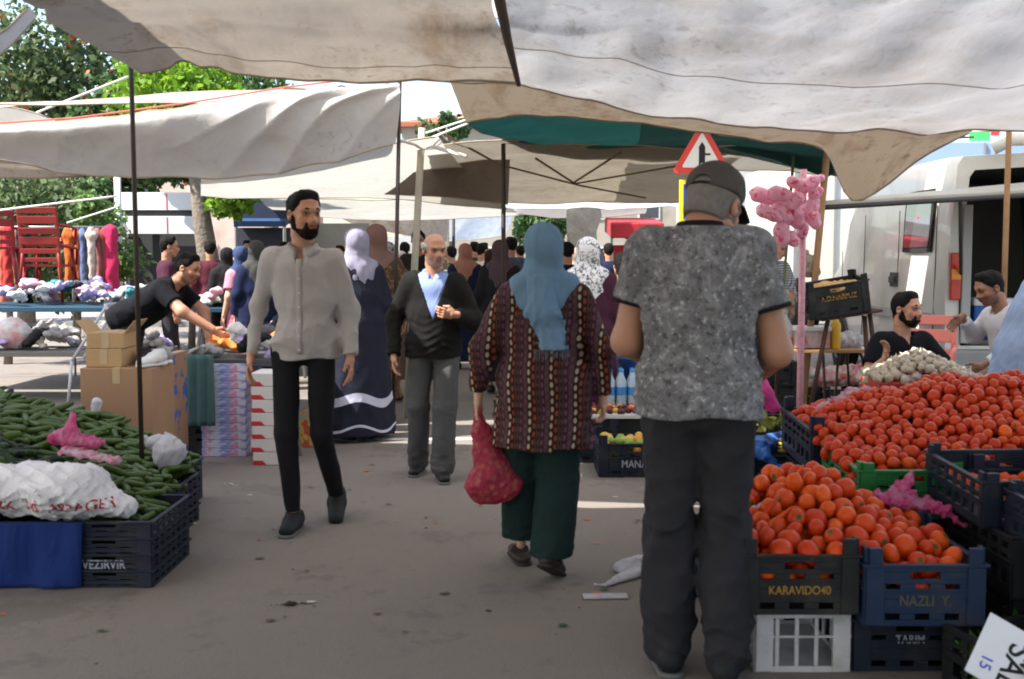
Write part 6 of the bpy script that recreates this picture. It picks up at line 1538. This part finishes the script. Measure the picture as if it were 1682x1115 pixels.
# trestle, round white bag, boards, kiosk
trs = empty('trestle', (W(150, 540, 11).x, 11, 0), 0, 'pale metal folding trestle standing beside the bending man', 'trestle')
for a_, b_ in (((-.2, 0, .45), (.16, 0, 1.0)), ((.14, .0, 1.0), (.36, .0, .62)), ((-.2, .3, .45), (.16, .3, 1.0)), ((.14, 0, 1.0), (.14, .3, 1.0)), ((-.2, 0, .45), (-.25, 0, 0)), ((.36, 0, .62), (.42, 0, 0))): MB().tube([a_, b_], .016, 8).build('tube', mat('tube_pale', (.5, .5, .55), .5), trs, True)
crumple('round white bag with a red print on the low grey table at the left edge', (W(20, 535, 11.6).x, 11.6, .70), None, bag_mat('sack_red', (.62, .62, .62), (.60, .30, .32), .1, .5, 3), 50, .014, .012, 10, name='sack', cat='sack', prims=[C((0, 0, 0), (0.02, 0, -.03), .16, .16, (1, 0, 0), 1.15)], flat=-.175)
bd = empty('sign_board', (0, 17.6, 0), 0, 'pair of long white boards one above the other beyond the pale tree trunk', 'sign board')
x0, x1 = W(200, 350, 17.6).x, W(331, 350, 17.6).x
for z0, z1 in ((W(0, 345, 17.6).z, W(0, 316, 17.6).z), (W(0, 384, 17.6).z, W(0, 355, 17.6).z)):
    pb = MB().box(((x0 + x1) / 2, 0, (z0 + z1) / 2), (x1 - x0, .04, z1 - z0)).build('board', mat('board_bright', (.80, .80, .80), .5, .03), bd, False, .004)
    MB().box((x0 + (x1 - x0) * .57, -.024, (z0 + z1) / 2), (.012, .008, z1 - z0 - .02)).build('joint', INK_r, pb)
MB().box(((x0 + x1) / 2, .05, (W(0, 345, 17.6).z + W(0, 355, 17.6).z) / 2), (x1 - x0, .05, .13)).build('dark_band', M_trim, bd); MB().box(((x0 + x1) / 2, .3, 1.3), (x1 - x0 + .1, .08, 1.3)).build('backing', M_trim, bd)
for x in (x0 + .05, x1 - .05): MB().tube([(x, .1, 0), (x, .1, W(0, 316, 17.6).z)], .025, 8).build('post', M_rim, bd, True)
ks = empty('kiosk', (W(435, 400, 20).x, 20, 0), 0, 'dark blue market kiosk with a blue awning beyond the crowd at the left', 'kiosk')
MB().box((0, 1, 1.0), (.95, 2, 2.0)).build('wall', mat('kiosk_dark', (.04, .045, .06), .6), ks); MB().box((0, -.1, 2.12), (.9, .6, .10), Matrix.Rotation(.22, 3, 'X')).build('awning', mat('awning_blue', (.02, .05, .12), .6), ks); MB().box((0, .9, 2.3), (1.0, 2.1, .35)).build('roof', mat('kiosk_roof', (.02, .03, .06), .6), ks)
for x in (-.42, .42): MB().tube([(x, -.35, 0), (x, -.35, 2.02)], .03, 8).build('post', M_rim, ks)
MB().box((1.15, .8, .9), (1.2, .1, 2.4)).build('side_panel', mat('panel_grey', (.28, .29, .28), .7), ks)
# red awning and goods in the distance right of the scarf
ra = empty('red_stall', (W(1040, 400, 20).x, 20, 0), 0, 'red market stall with a red canopy and hanging red goods far behind the capped man', 'stall')
MB().box((0, 0, 2.0), (.9, 1.4, .26), Matrix.Rotation(.1, 3, 'X')).build('canopy', mat('canopy_red', (.45, .03, .035), .6), ra, False, .02)
for x in (-.43, .43): MB().tube([(x, -.6, 0), (x, -.6, 1.95)], .025, 8).build('post', M_rim, ra)
MB().box((0, .6, 1.0), (.95, .1, 1.4)).build('back_cloth', mat('cloth_red', (.42, .03, .035), .8, .4, 4), ra); MB().box((0, -.1, .45), (.9, .7, .9)).build('counter', mat('counter_dark', (.06, .04, .04)), ra)
crumple('green potted leaves on the far red stall', (W(1045, 385, 19.4).x, 19.4, 1.86), None, mat('plant_green', (.06, .17, .04), .7, .4, 12), 51, .03, .03, 10, name='potted_plant', cat='plant', prims=[C((-.12, 0, 0), (.12, 0, 0), .10)])
far = [('blue car parked far down the street', 700, 27, (.05, .12, .30)), ('white car parked far down the street behind the crowd', 860, 29, (.6, .6, .6)), ('silver car parked far down the street right of the far tree trunk', 1090, 26, (.35, .37, .4))]
for lb, px, Y, c in far:
    r = empty('parked_car', (W(px, 400, Y).x, Y, 0), math.pi / 2 + .2, lb, 'car', 'cars parked far down the street'); m_ = mat('car_' + lb[:4].strip(), c, .3, .05, coat=.6)
    S = [(-2.1, .5, .75), (-2.0, .35, .9), (-1.2, .3, 1.0), (-.6, .3, 1.42), (.6, .3, 1.45), (1.3, .3, 1.0), (2.0, .35, .85), (2.1, .5, .7)]
    V = []
    for y, zb, zt in S: V += [(-.85, y, zb), (-.87, y, min(zt, .95)), (-.70 if zt > 1.1 else -.8, y, zt), (.70 if zt > 1.1 else .8, y, zt), (.87, y, min(zt, .95)), (.85, y, zb)]
    Fc = [[i * 6 + j, i * 6 + j + 1, (i + 1) * 6 + j + 1, (i + 1) * 6 + j] for i in range(7) for j in range(5)] + [[0, 1, 2, 3, 4, 5], [42, 47, 46, 45, 44, 43]]
    mesh('body', V, Fc, m_, True, r).modifiers.new('es', 'EDGE_SPLIT').split_angle = .6
    for s_ in (-1, 1):
        MB().add([(s_ * .872, -1.0, .98), (s_ * .872, 1.1, .98), (s_ * .74, .6, 1.38), (s_ * .74, -.55, 1.36)], [[0, 1, 2, 3]]).build('side_window', M_glass, r)
        for y in (-1.3, 1.3): wh = MB().lathe([(0, -.1), (.28, -.1), (.31, -.06), (.31, .06), (.28, .1), (0, .1)], 18).build('wheel', M_rub, r, True); wh.location = (s_ * .78, y, .31); wh.rotation_euler = (0, math.pi / 2, 0)
    MB().add([(-.8, -1.22, 1.0), (.8, -1.22, 1.0), (.68, -.64, 1.41), (-.68, -.64, 1.41)], [[0, 1, 2, 3]]).build('rear_window', M_glass, r)

# ------------------------------------------------------------------ the people
PI = math.pi
def at(px, Y, z=0): return (W(px, 425, Y).x, Y, z)
# fabric materials
n = NT('shirt_striped'); x, y, z = n.xyz(); u = n.M('SINE', n.M('MULTIPLY', n.M('ADD', x, n.M('MULTIPLY', y, .6)), 900))
c = n.mix(n.M('MULTIPLY_ADD', u, .3, .5), (.29, .265, .26), (.41, .38, .37)); c = n.mix(n.noise(5, 3), c, (.34, .31, .30))
F_shirt = n.fin(c, .85, n.bump(n.noise(9, 4, n.sc((1, 1, .6)), dist=.4), .4, .03), spec=.15)
F_black = cloth('jeans_black', (.010, .010, .012), .2, .25); F_grey_tr = cloth('trousers_grey', (.075, .074, .075), .15, .3); F_dk = cloth('trousers_charcoal', (.027, .026, .030), .2, .3)
n = NT('cardigan_knit'); c = n.mix(n.noise(8, 4), (.008, .008, .008), (.017, .016, .015)); F_card = n.fin(c, .95, n.bump(n.n('ShaderNodeTexWave').outputs['Fac'], .1, .002, n.bump(n.noise(220, 2), .5, .004)), spec=.1)
F_blue = cloth('shirt_lightblue', (.20, .27, .52), .1, .3)
# patterned blouse: columns of cream, orange and mauve dots on maroon
n = NT('blouse_pattern'); x, y, z = n.xyz()
u = n.M('ADD', x, n.M('MULTIPLY', n.M('ABSOLUTE', y), .35)); u = n.M('ADD', u, n.M('MULTIPLY_ADD', n.noise(3.5, 2), .05, 0))
cu = n.M('MULTIPLY', u, 50.); ci = n.M('FLOOR', cu); fx = n.M('SUBTRACT', n.M('FRACT', cu), .5)
ph = n.M('MULTIPLY', ci, .5); cz = n.M('ADD', n.M('MULTIPLY', z, 27), ph); fz = n.M('SUBTRACT', n.M('FRACT', cz), .5)
d = n.M('SQRT', n.M('ADD', n.M('MULTIPLY', n.M('MULTIPLY', fx, fx), 1.2), n.M('MULTIPLY', n.M('MULTIPLY', fz, fz), 1.0)))
k = n.M('DIVIDE', n.M('FLOORED_MODULO', ci, 5), 5)
dc = n.ramp(n.M('ADD', k, .02), [(0, (.38, .29, .20)), (.2, (.20, .045, .015)), (.4, (.03, .010, .012)), (.6, (.11, .048, .07)), (.8, (.09, .045, .048))], True)
bc_ = n.ramp(n.M('ADD', k, .02), [(0, (.026, .008, .009)), (.2, (.022, .008, .008)), (.4, (.06, .03, .028)), (.6, (.035, .011, .018)), (.8, (.065, .03, .038))], True)
c = n.mix(n.ramp(d, [(.26, (1, 1, 1)), (.40, (0, 0, 0))]), bc_, dc)
F_blouse = n.fin(c, .8, n.bump(n.noise(8, 4, n.sc((1, 1, .5)), dist=.5), .5, .04), spec=.2)
F_scarf = cloth('scarf_blue', (.13, .22, .32), .18, .6); F_green_tr = cloth('trousers_darkgreen', (.010, .024, .022), .2, .35)
n = NT('polo_floral'); v = n.noise(15, 6, rough=.72, dist=.9); v2 = n.noise(58, 3, rough=.6, dist=.5)
c = n.mix(n.ramp(v, [(.40, (0, 0, 0)), (.55, (.35, .35, .35)), (.68, (1, 1, 1))]), (.12, .118, .125), (.30, .30, .315)); c = n.mix(n.ramp(v2, [(.60, (0, 0, 0)), (.66, (.8, .8, .8))]), c, (.42, .42, .43))
c = n.mix(n.ramp(v2, [(.36, (.7, .7, .7)), (.42, (0, 0, 0))]), c, (.035, .035, .038)); F_polo = n.fin(c, .85, n.bump(n.noise(6, 4, n.sc((1, 1, 1.6)), dist=.8), .5, .05), spec=.15)
F_cap = cloth('cap_cloth', (.075, .066, .060), .25, .3); F_dcol = cloth('collar_black', (.012, .010, .012)); F_brim = cloth('brim_black', (.012, .012, .015))
F_navy = cloth('abaya_navy', (.016, .017, .030), .2, .4)
n = NT('abaya_hem_stripe'); x, y, z = n.xyz(); w_ = n.M('ADD', z, n.M('MULTIPLY', n.M('SINE', n.M('MULTIPLY', x, 14)), .03)); m_ = n.M('MULTIPLY', n.M('GREATER_THAN', w_, .30), n.M('LESS_THAN', w_, .37))
m2 = n.M('MULTIPLY', n.M('GREATER_THAN', w_, .10), n.M('LESS_THAN', w_, .12)); c = n.mix(n.M('MAXIMUM', m_, m2), (.015, .016, .030), (.50, .50, .62)); F_abaya = n.fin(c, .85, n.bump(n.noise(6, 3), .4, .04), spec=.2)
n = NT('coat_floral'); v = n.noise(26, 4, dist=.6); c = n.mix(n.ramp(v, [(.5, (0, 0, 0)), (.60, (1, 1, 1))]), (.055, .032, .020), (.19, .10, .045)); F_floral = n.fin(c, .85, n.bump(n.noise(6, 3), .4, .04), spec=.2)
F_lilac = cloth('scarf_lilac', (.23, .22, .29), .1, .4); F_brown = cloth('scarf_brown', (.15, .085, .07), .15, .5)
n = NT('scarf_bw'); v = n.voro(26)[0]; F_bw = n.fin(n.mix(n.ramp(v, [(.28, (0, 0, 0)), (.45, (1, 1, 1))]), (.02, .02, .022), (.28, .28, .28)), .85, spec=.2)
n = NT('scarf_lace'); v = n.noise(30, 4, dist=1.5); F_lace = n.fin(n.mix(n.ramp(v, [(.42, (0, 0, 0)), (.52, (1, 1, 1))]), (.10, .10, .11), (.68, .68, .70)), .8, spec=.2)
F_maroon = cloth('coat_maroon', (.050, .015, .030), .2, .4); F_salmon = cloth('scarf_salmon', (.34, .16, .12)); F_coatn = cloth('dress_navy', (.010, .015, .045)); F_coatk = cloth('coat_black', (.012, .011, .013)); F_coatb = cloth('coat_brown', (.10, .065, .05))
F_scd = cloth('scarf_darkrose', (.07, .045, .055)); F_cream = cloth('shirt_cream', (.50, .42, .34)); F_pink = cloth('dress_pink', (.55, .20, .28)); F_scn = cloth('scarf_navy', (.03, .05, .12)); F_white = cloth('shirt_white', (.50, .48, .50), .08, .5)
F_jean = cloth('jeans_bluegrey', (.12, .145, .19), .2, .5); F_jdark = cloth('jeans_dark', (.035, .042, .055), .2, .5); F_robe = cloth('robe_lightblue', (.24, .31, .46), .1, .35); F_tee = cloth('tee_black', (.004, .0045, .007), .2, .35); F_gw = cloth('scarf_white', (.55, .53, .52)); F_den = cloth('coat_denim', (.13, .15, .18))
n = NT('shirt_check'); x, y, z = n.xyz(); a = n.M('GREATER_THAN', n.M('SINE', n.M('MULTIPLY', n.M('ADD', x, y), 260)), .0); b = n.M('GREATER_THAN', n.M('SINE', n.M('MULTIPLY', z, 260)), .0)
F_check = n.fin(n.mix(n.M('MULTIPLY_ADD', n.M('ADD', a, b), .45, .05), (.55, .55, .58), (.02, .03, .09)), .85, spec=.2)
F_btn = mat('button_white', (.55, .52, .48), .4)
LONG = dict(sleeve='long')

# young man walking towards the camera
person('young bearded man in a pale button shirt and black jeans walking towards the camera', at(497, 6.05), PI, 1.83, .90, .0075, 'mid', head=(.62, -.02, 0),
       arms=dict(er=(.240, -.05, 1.13), wr=(.265, .03, .89), el=(-.222, -.06, 1.13), wl=(-.245, .04, .885)),
       legs=dict(kr=(.080, .08, .50), ar=(.045, .10, .09), kl=(-.095, .06, .49), al=(-.135, -.17, .135), pl=-.42, tr=-.05, tl=.1),
       top=dict(m=F_shirt, sleeve='long', hem=.875, collar=F_shirt, open=1.33, vw=.42, buttons=F_btn, inf=.011, fold=.010, slen=.97), bottom=dict(kind='trousers', m=F_black, inf=.002, knee=.004, ankle=.010, fold=.004, hem=.10, waist=.97), hair='short', beard=1, shoes='sneaker', hands=(.55, .6), group=None, shw=.98)
# old man
person('old balding man in dark cardigan and light blue shirt, one hand raised', at(712, 7.45), PI, 1.64, 1.08, .0085, 'mid', head=(.38, -.10, 0), lean=.04,
       arms=dict(er=(.285, -.03, 1.12), wr=(.275, .09, .865), el=(-.285, .02, 1.11), wl=(-.165, .235, 1.165), dl=(.9, .25, .12), thl=(0, .3, 1)),
       legs=dict(kr=(.11, .02, .50), ar=(.125, -.12, .09), kl=(-.075, .09, .50), al=(-.065, .14, .09)),
       top=dict(m=F_card, name='cardigan', sleeve='long', hem=.86, under=F_blue, open=1.13, vw=.34, collar=F_blue, inf=.024, fold=.007), bottom=dict(kind='trousers', m=F_grey_tr, inf=.012, knee=.022, ankle=.040, fold=.006), hair='receding', face='grey_stubble', hair_col='hair_grey', hands=(.7, 1.0), group=None)
# woman with red bag
_, J, T, HT, s, out = person('woman in light blue headscarf and dotted maroon blouse walking away with a red bag', at(893, 5.16), 0, 1.62, 1.42, .0075, 'light', shw=1.02,
       arms=dict(el=(-.300, -.05, 1.14), wl=(-.325, .02, .875), er=(.285, -.05, 1.13), wr=(.300, .03, .86)), head=(-.08, .02, 0),
       legs=dict(kl=(-.10, .10, .50), al=(-.11, .17, .09), kr=(.075, -.01, .50), ar=(.035, -.20, .15), pr=-.42, tr=-.35, tl=.2),
       top=dict(m=F_blouse, name='blouse', sleeve='long', hem=.635, flare=.0, inf=.018, fold=.010, slen=.86), bottom=dict(kind='trousers', m=F_green_tr, inf=.016, knee=.045, ankle=.060, fold=.007, hem=.135), headgear=('hijab', F_scarf, dict(back=1.36)), shoes='slipper', hands=(1.3, .45), group=None, face='none')
out('scarf_tail', sdf([C((-.03, -.165, 1.46), (.00, -.20, 1.30), .040, .050, (1, 0, 0), 1.6), C((.00, -.20, 1.30), (.035, -.215, 1.14), .034, .030, (1, 0, 0), 2.6)], .007, .03, lambda D, P: np.maximum(D + ridge(P, 31, (34, 30, 5), .010), 1.13 - P[2])), F_scarf)
fr = MB()
for i in range(26): fx_ = -.05 + i * .0068; fr.tube([(fx_ * s, -.215 * s, 1.135 * s), ((fx_ + random.uniform(-.008, .008)) * s, -.22 * s, (1.09 + random.uniform(-.012, .01)) * s)], .0016, 4)
fr.build('scarf_fringe', cloth('fringe', (.12, .13, .16)), _)
n = NT('bag_red_pattern'); c = n.mix(n.ramp(n.voro(30)[0], [(.25, (1, 1, 1)), (.5, (0, 0, 0))]), (.30, .022, .050), (.33, .075, .065)); F_rbag = n.fin(c, .6, n.bump(n.noise(30, 4, dist=.6), .6, .015), .1, .3)
hx, hy = J['wl'][0] * s + W(893, 425, 5.16).x, 5.16 + .03
crumple('full red patterned shopping bag hanging from the left hand of the blouse woman', (hx, hy, 0), None, F_rbag, 61, .008, .010, 14, name='shopping_bag', cat='bag', prims=[C((.0, 0, .75), (.015, -.0, .64), .018, .038), C((.015, 0, .64), (.07, -.01, .46), .05, .085, (1, 0, 0), 1.15), C((.01, -.01, .40), (.15, -.01, .41), .075, .065), C((.02, -.01, .385), (.11, -.01, .385), .065)])
# capped man
person('heavy man in grey cap and grey floral polo seen from behind at the tomatoes', at(1150, 3.86), -.10, 1.87, 1.22, .0065, 'mid', shw=1.04, head=(-.55, -.42, .05), lean=.05, hz=-.075, hs=1.08,
       arms=dict(el=(-.232, .02, 1.09), wl=(-.17, .25, 1.02), er=(.246, .0, 1.06), wr=(.185, .24, .94)), legs=dict(kr=(.085, .03, .49), ar=(.095, -.05, .09), kl=(-.085, .03, .49), al=(-.090, .03, .09), hr=(.08, 0, .90), hl=(-.08, 0, .90)),
       top=dict(m=F_polo, name='polo_shirt', sleeve='short', cut=.50, hem=.852, collar=F_dcol, cuffs=F_dcol, inf=.020, fold=.008), bottom=dict(kind='trousers', m=F_dk, inf=.020, knee=.020, ankle=.036, fold=.010, hem=.03), headgear=('cap', F_cap, F_brim), hair_col='hair_salt', shoes='sneaker', hands=(1.0, 1.0), group=None)
# bending stallholder
person('bending man in a black t-shirt reaching over the clothes table behind the thin pole', (W(205, 425, 9.1).x, 9.15, 0), -PI / 2 - .15, 1.78, 1.1, .0095, 'mid', lean=1.02, head=(0, -.25, 0),
       arms=dict(er=(.26, .58, 1.02), wr=(.20, .80, .88), el=(-.20, .55, 1.00), wl=(-.12, .62, .80)), legs=dict(kr=(.1, .1, .5), ar=(.12, .05, .09), kl=(-.1, -.05, .5), al=(-.12, -.15, .09)), top=dict(m=F_tee, sleeve='short', hem=.86, inf=.02, cut=.6), bottom=dict(kind='trousers', m=F_dk, ankle=.03), hair='short', face='stubble', shoes='black', group=None)
# pair of women behind the young man
person('woman in a lilac-grey headscarf and navy abaya with a white hem stripe', at(586, 9.0), .65, 1.70, 1.35, .010, 'light', head=(.1, 0, 0), top=dict(m=F_navy, hem=.8, inf=.03, name='abaya_top'), bottom=dict(kind='skirt', m=F_abaya, hem=.05, flare=.09), headgear=('hijab', F_lilac, dict(back=1.15)), shoes='black')
_, J, T, HT, s, out = person('woman in a brown headscarf and brown floral coat carrying a white bag', at(618, 9.9), .3, 1.76, 1.15, .010, 'mid', arms=dict(er=(.27, 0, 1.12), wr=(.27, .10, .90)), top=dict(m=F_floral, hem=.8, inf=.03, name='coat_top'), bottom=dict(kind='skirt', m=F_floral, hem=.22, flare=.02), headgear=('hijab', F_brown, dict(back=1.3)), shoes='black')
crumple('white carrier bag held by the woman in the brown coat', (W(626, 590, 9.7).x, 9.62, .60), None, B_white, 62, .010, .010, 14, name='carrier_bag', cat='bag', prims=[C((0, 0, .12), (0, 0, -.08), .04, .05, (1, 0, 0), 1.5), C((0, 0, .12), (0.0, .02, .22), .02, .012)])
hj = lambda px, Y, rz, H, g, scarf, coat, label, hem=.25, tone='light', h=.013, head=(0, 0, 0), bottom=None, face=None: person(label, at(px, Y), rz, H, g, h, tone, head=head, top=dict(m=coat, hem=.75, inf=.028, name='coat_top'), bottom=dict(kind='skirt', m=bottom or coat, hem=hem, flare=.04), headgear=('hijab', scarf), shoes='black')
mn = lambda px, Y, rz, H, g, shirt, tr, label, sleeve='long', tone='mid', h=.014, head=(0, 0, 0), hair='short', hc='hair_black', face=None: person(label, at(px, Y), rz, H, g, h, tone, head=head, top=dict(m=shirt, hem=.87, inf=.02, sleeve=sleeve), bottom=dict(kind='trousers', m=tr, ankle=.02), hair=hair, hair_col=hc, face=face, shoes='black')
hj(636, 11.4, .2, 1.63, 1.15, F_bw, F_coatb, 'woman in a black and white checked headscarf and brown coat, walking away')
hj(658, 15, PI, 1.56, 1.1, F_gw, F_den, 'distant woman facing the camera in a white headscarf and denim coat')
mn(687, 14, PI, 1.82, 1, F_coatk, F_dk, 'tall distant man in black whose head rises above the old man\'s shoulder')
hj(764, 14.8, .1, 1.66, 1.2, F_salmon, F_coatn, 'woman in a salmon headscarf and long navy dress, walking away', .12)
hj(822, 12.1, -.2, 1.66, 1.2, F_scd, F_coatk, 'woman in a dark rose headscarf and black coat right of the navy dress', .15)
mn(792, 16.5, -.8, 1.70, 1, F_cream, F_dk, 'distant man in a cream shirt between the salmon and dark rose headscarves')
mn(742, 17.5, .4, 1.66, 1, F_coatn, F_dk, 'distant person in navy with brown hair behind the salmon headscarf')
hj(965, 8.5, .15, 1.62, 1.3, F_lace, F_maroon, 'woman in a white lace headscarf and maroon coat, behind the blouse woman\'s right shoulder', .2, h=.010)
mn(1022, 9.6, .3, 1.52, 1, F_coatk, F_dk, 'short dark-haired person in black just left of the capped man', hair='long')
mn(932, 13, .2, 1.66, 1.1, F_coatk, F_dk, 'distant man with dark hair right of the blue headscarf, before the pale trunk')
hj(893, 16, 0, 1.6, 1.2, F_maroon, F_maroon, 'distant woman in a maroon headscarf left of the blue headscarf')
hj(708, 20, PI, 1.6, 1.1, F_scn, F_den, 'small distant woman in a navy headscarf behind the old man')
mn(855, 20, .3, 1.7, 1, F_white, F_dk, 'small distant man in a white shirt right of the black pole')
mn(1000, 17, 0, 1.7, 1.1, F_coatn, F_dk, 'small distant man in navy before the red stall')
hj(548, 16, .4, 1.6, 1.2, F_coatk, F_coatk, 'distant woman all in black just behind the young man\'s shoulder')
hj(1085, 15, .4, 1.6, 1.2, F_lilac, F_coatn, 'distant woman in a grey headscarf hidden mostly by the capped man')
# left crowd
hj(373, 14.2, .3, 1.60, 1.15, F_coatk, F_coatk, 'woman in black at the clothes stall, before the pale tree trunk')
person('woman in a pink dress and navy headscarf browsing at the clothes stall', at(396, 12.9), .9, 1.60, 1.1, .012, 'light', arms=dict(er=(.24, .06, 1.12), wr=(.16, .28, 1.0)), top=dict(m=F_pink, hem=.7, inf=.025, sleeve='short'), bottom=dict(kind='skirt', m=F_pink, hem=.3), headgear=('hijab', F_scn, dict(back=1.38)), shoes='black')
hj(421, 12.4, .4, 1.66, 1.2, cloth('scarf_darkgrey', (.05, .05, .05)), F_coatn, 'person with a dark grey head cover in navy beside the young man\'s shoulder')
mn(408, 17.5, PI, 1.75, 1, F_coatk, F_dk, 'distant dark-clothed man before the dark blue kiosk')
mn(276, 12.6, -1.2, 1.72, 1.1, F_maroon, F_dk, 'man with short dark hair behind the bending man\'s back', hc='hair_black')
mn(452, 15.5, .3, 1.62, 1, F_coatb, F_dk, 'distant man in brown close to the young man\'s head')
# right stall people
person('balding man in a navy and white checked shirt and dark jeans beside the cotton candy', at(1262, 10.9), PI + .5, 1.72, 1.05, .010, 'light', head=(.2, -.35, 0), lean=.12, arms=dict(er=(.24, .10, 1.12), wr=(.18, .32, 1.02), el=(-.28, .08, 1.10), wl=(-.30, .32, 1.02)), top=dict(m=F_check, hem=.88, inf=.02), bottom=dict(kind='trousers', m=F_jdark), hair='receding', hair_col='hair_grey', shoes='black', group=None)
person('seated bearded man in a black polo between the table and the garlic', at(1487, 7.7), PI + .15, 1.74, 1.12, .009, 'mid', drop=.50, head=(.55, .02, 0),
       arms=dict(er=(.285, .06, .66), wr=(.26, .25, .78), el=(-.31, .10, .66), wl=(-.26, .34, .58), dr=(0, .3, 1)), legs=dict(kr=(.16, .42, .48), ar=(.16, .34, .09), kl=(-.16, .42, .48), al=(-.16, .36, .09)), top=dict(m=F_tee, sleeve='short', hem=.88, open=1.36, vw=.5, inf=.02), bottom=dict(kind='trousers', m=F_jdark), hair='short', beard=1, shoes='black', group=None)
crate('upturned black crate the man in the black polo sits on', *at(1487, 7.78)[:2], 0, .42, .40, .36, M_black, post=0, style='side')
person('seated dark-haired man in a white shirt leaning forward at the rear of the van', (W(1640, 425, 7.9).x + .22, 7.95, 0), PI / 2 + .15, 1.74, 1.05, .009, 'dark', drop=.30, lean=.42, head=(0, -.35, 0),
       arms=dict(er=(.24, .24, .90), wr=(.14, .40, 1.04), el=(-.25, .22, .84), wl=(-.17, .42, .72), dr=(0, .5, -.4)), legs=dict(kr=(.13, .46, .58), ar=(.13, .40, .09), kl=(-.13, .44, .56), al=(-.14, .34, .09)), top=dict(m=F_white, hem=.88, inf=.02, slen=.8), bottom=dict(kind='trousers', m=F_jean), hair='short', face='stubble', shoes='black', group=None)
crate('upturned dark crate the man in the white shirt sits on', W(1640, 425, 7.9).x + .27, 7.95, 0, .44, .42, .50, M_black, post=0, style='side')
person('large customer in a loose light blue robe at the right edge of the picture', (W(1748, 425, 6.5).x, 6.55, 0), -1.3, 1.58, 2.2, .012, 'light', lean=.12, top=dict(m=F_robe, hem=.7, inf=.09, name='robe_top'), bottom=dict(kind='skirt', m=F_robe, hem=.08, flare=.18, fold=.006), headgear=('hijab', F_robe, dict(back=1.1)), shoes='black', group=None)

r = np.random.default_rng(44)
far_people = [('in dark green', (.03, .05, .03)), ('in dark brown', (.05, .03, .02)), ('in slate blue', (.05, .07, .11)), ('in charcoal', (.03, .03, .03)), ('in wine red', (.09, .02, .03)), ('in beige', (.30, .25, .19))]
for i, (px, Y) in enumerate([(560, 19), (575, 22), (610, 16.5), (630, 20), (665, 18), (725, 15.8), (780, 20), (806, 15), (840, 15.5), (872, 18.5), (905, 19.5), (948, 16), (978, 18.5), (1035, 15), (1060, 18), (1100, 19), (345, 16), (432, 14), (468, 18)]):
    nm, c = far_people[i % 6]; m_ = cloth('far_' + nm, c)
    pl_ = ['left of the two tent poles', 'far left of the old man', 'between the two tent poles', 'just left of the pale leaning pole', 'close behind the old man', 'right behind the old man', 'beyond the salmon headscarf', 'beside the straight black pole', 'left of the blue headscarf', 'just beyond the blue headscarf', 'behind the blue headscarf', 'right of the blue headscarf', 'behind the white lace headscarf', 'left of the capped man', 'near the red stall', 'behind the capped man', 'by the pale trunk at the left', 'by the blue kiosk', 'behind the young man'][i]
    if i % 2: hj(px, Y, r.uniform(-.5, .5) + (PI if i % 5 == 0 else 0), 1.58 + .06 * r.random(), 1.2, m_, m_, 'far woman %s with a headscarf, %s' % (nm, pl_), h=.018)
    else: mn(px, Y, r.uniform(-.6, .6) + (PI if i % 5 == 0 else 0), 1.66 + .12 * r.random(), 1.05, m_, F_dk, 'far bareheaded man %s, %s' % (nm, pl_), h=.018)
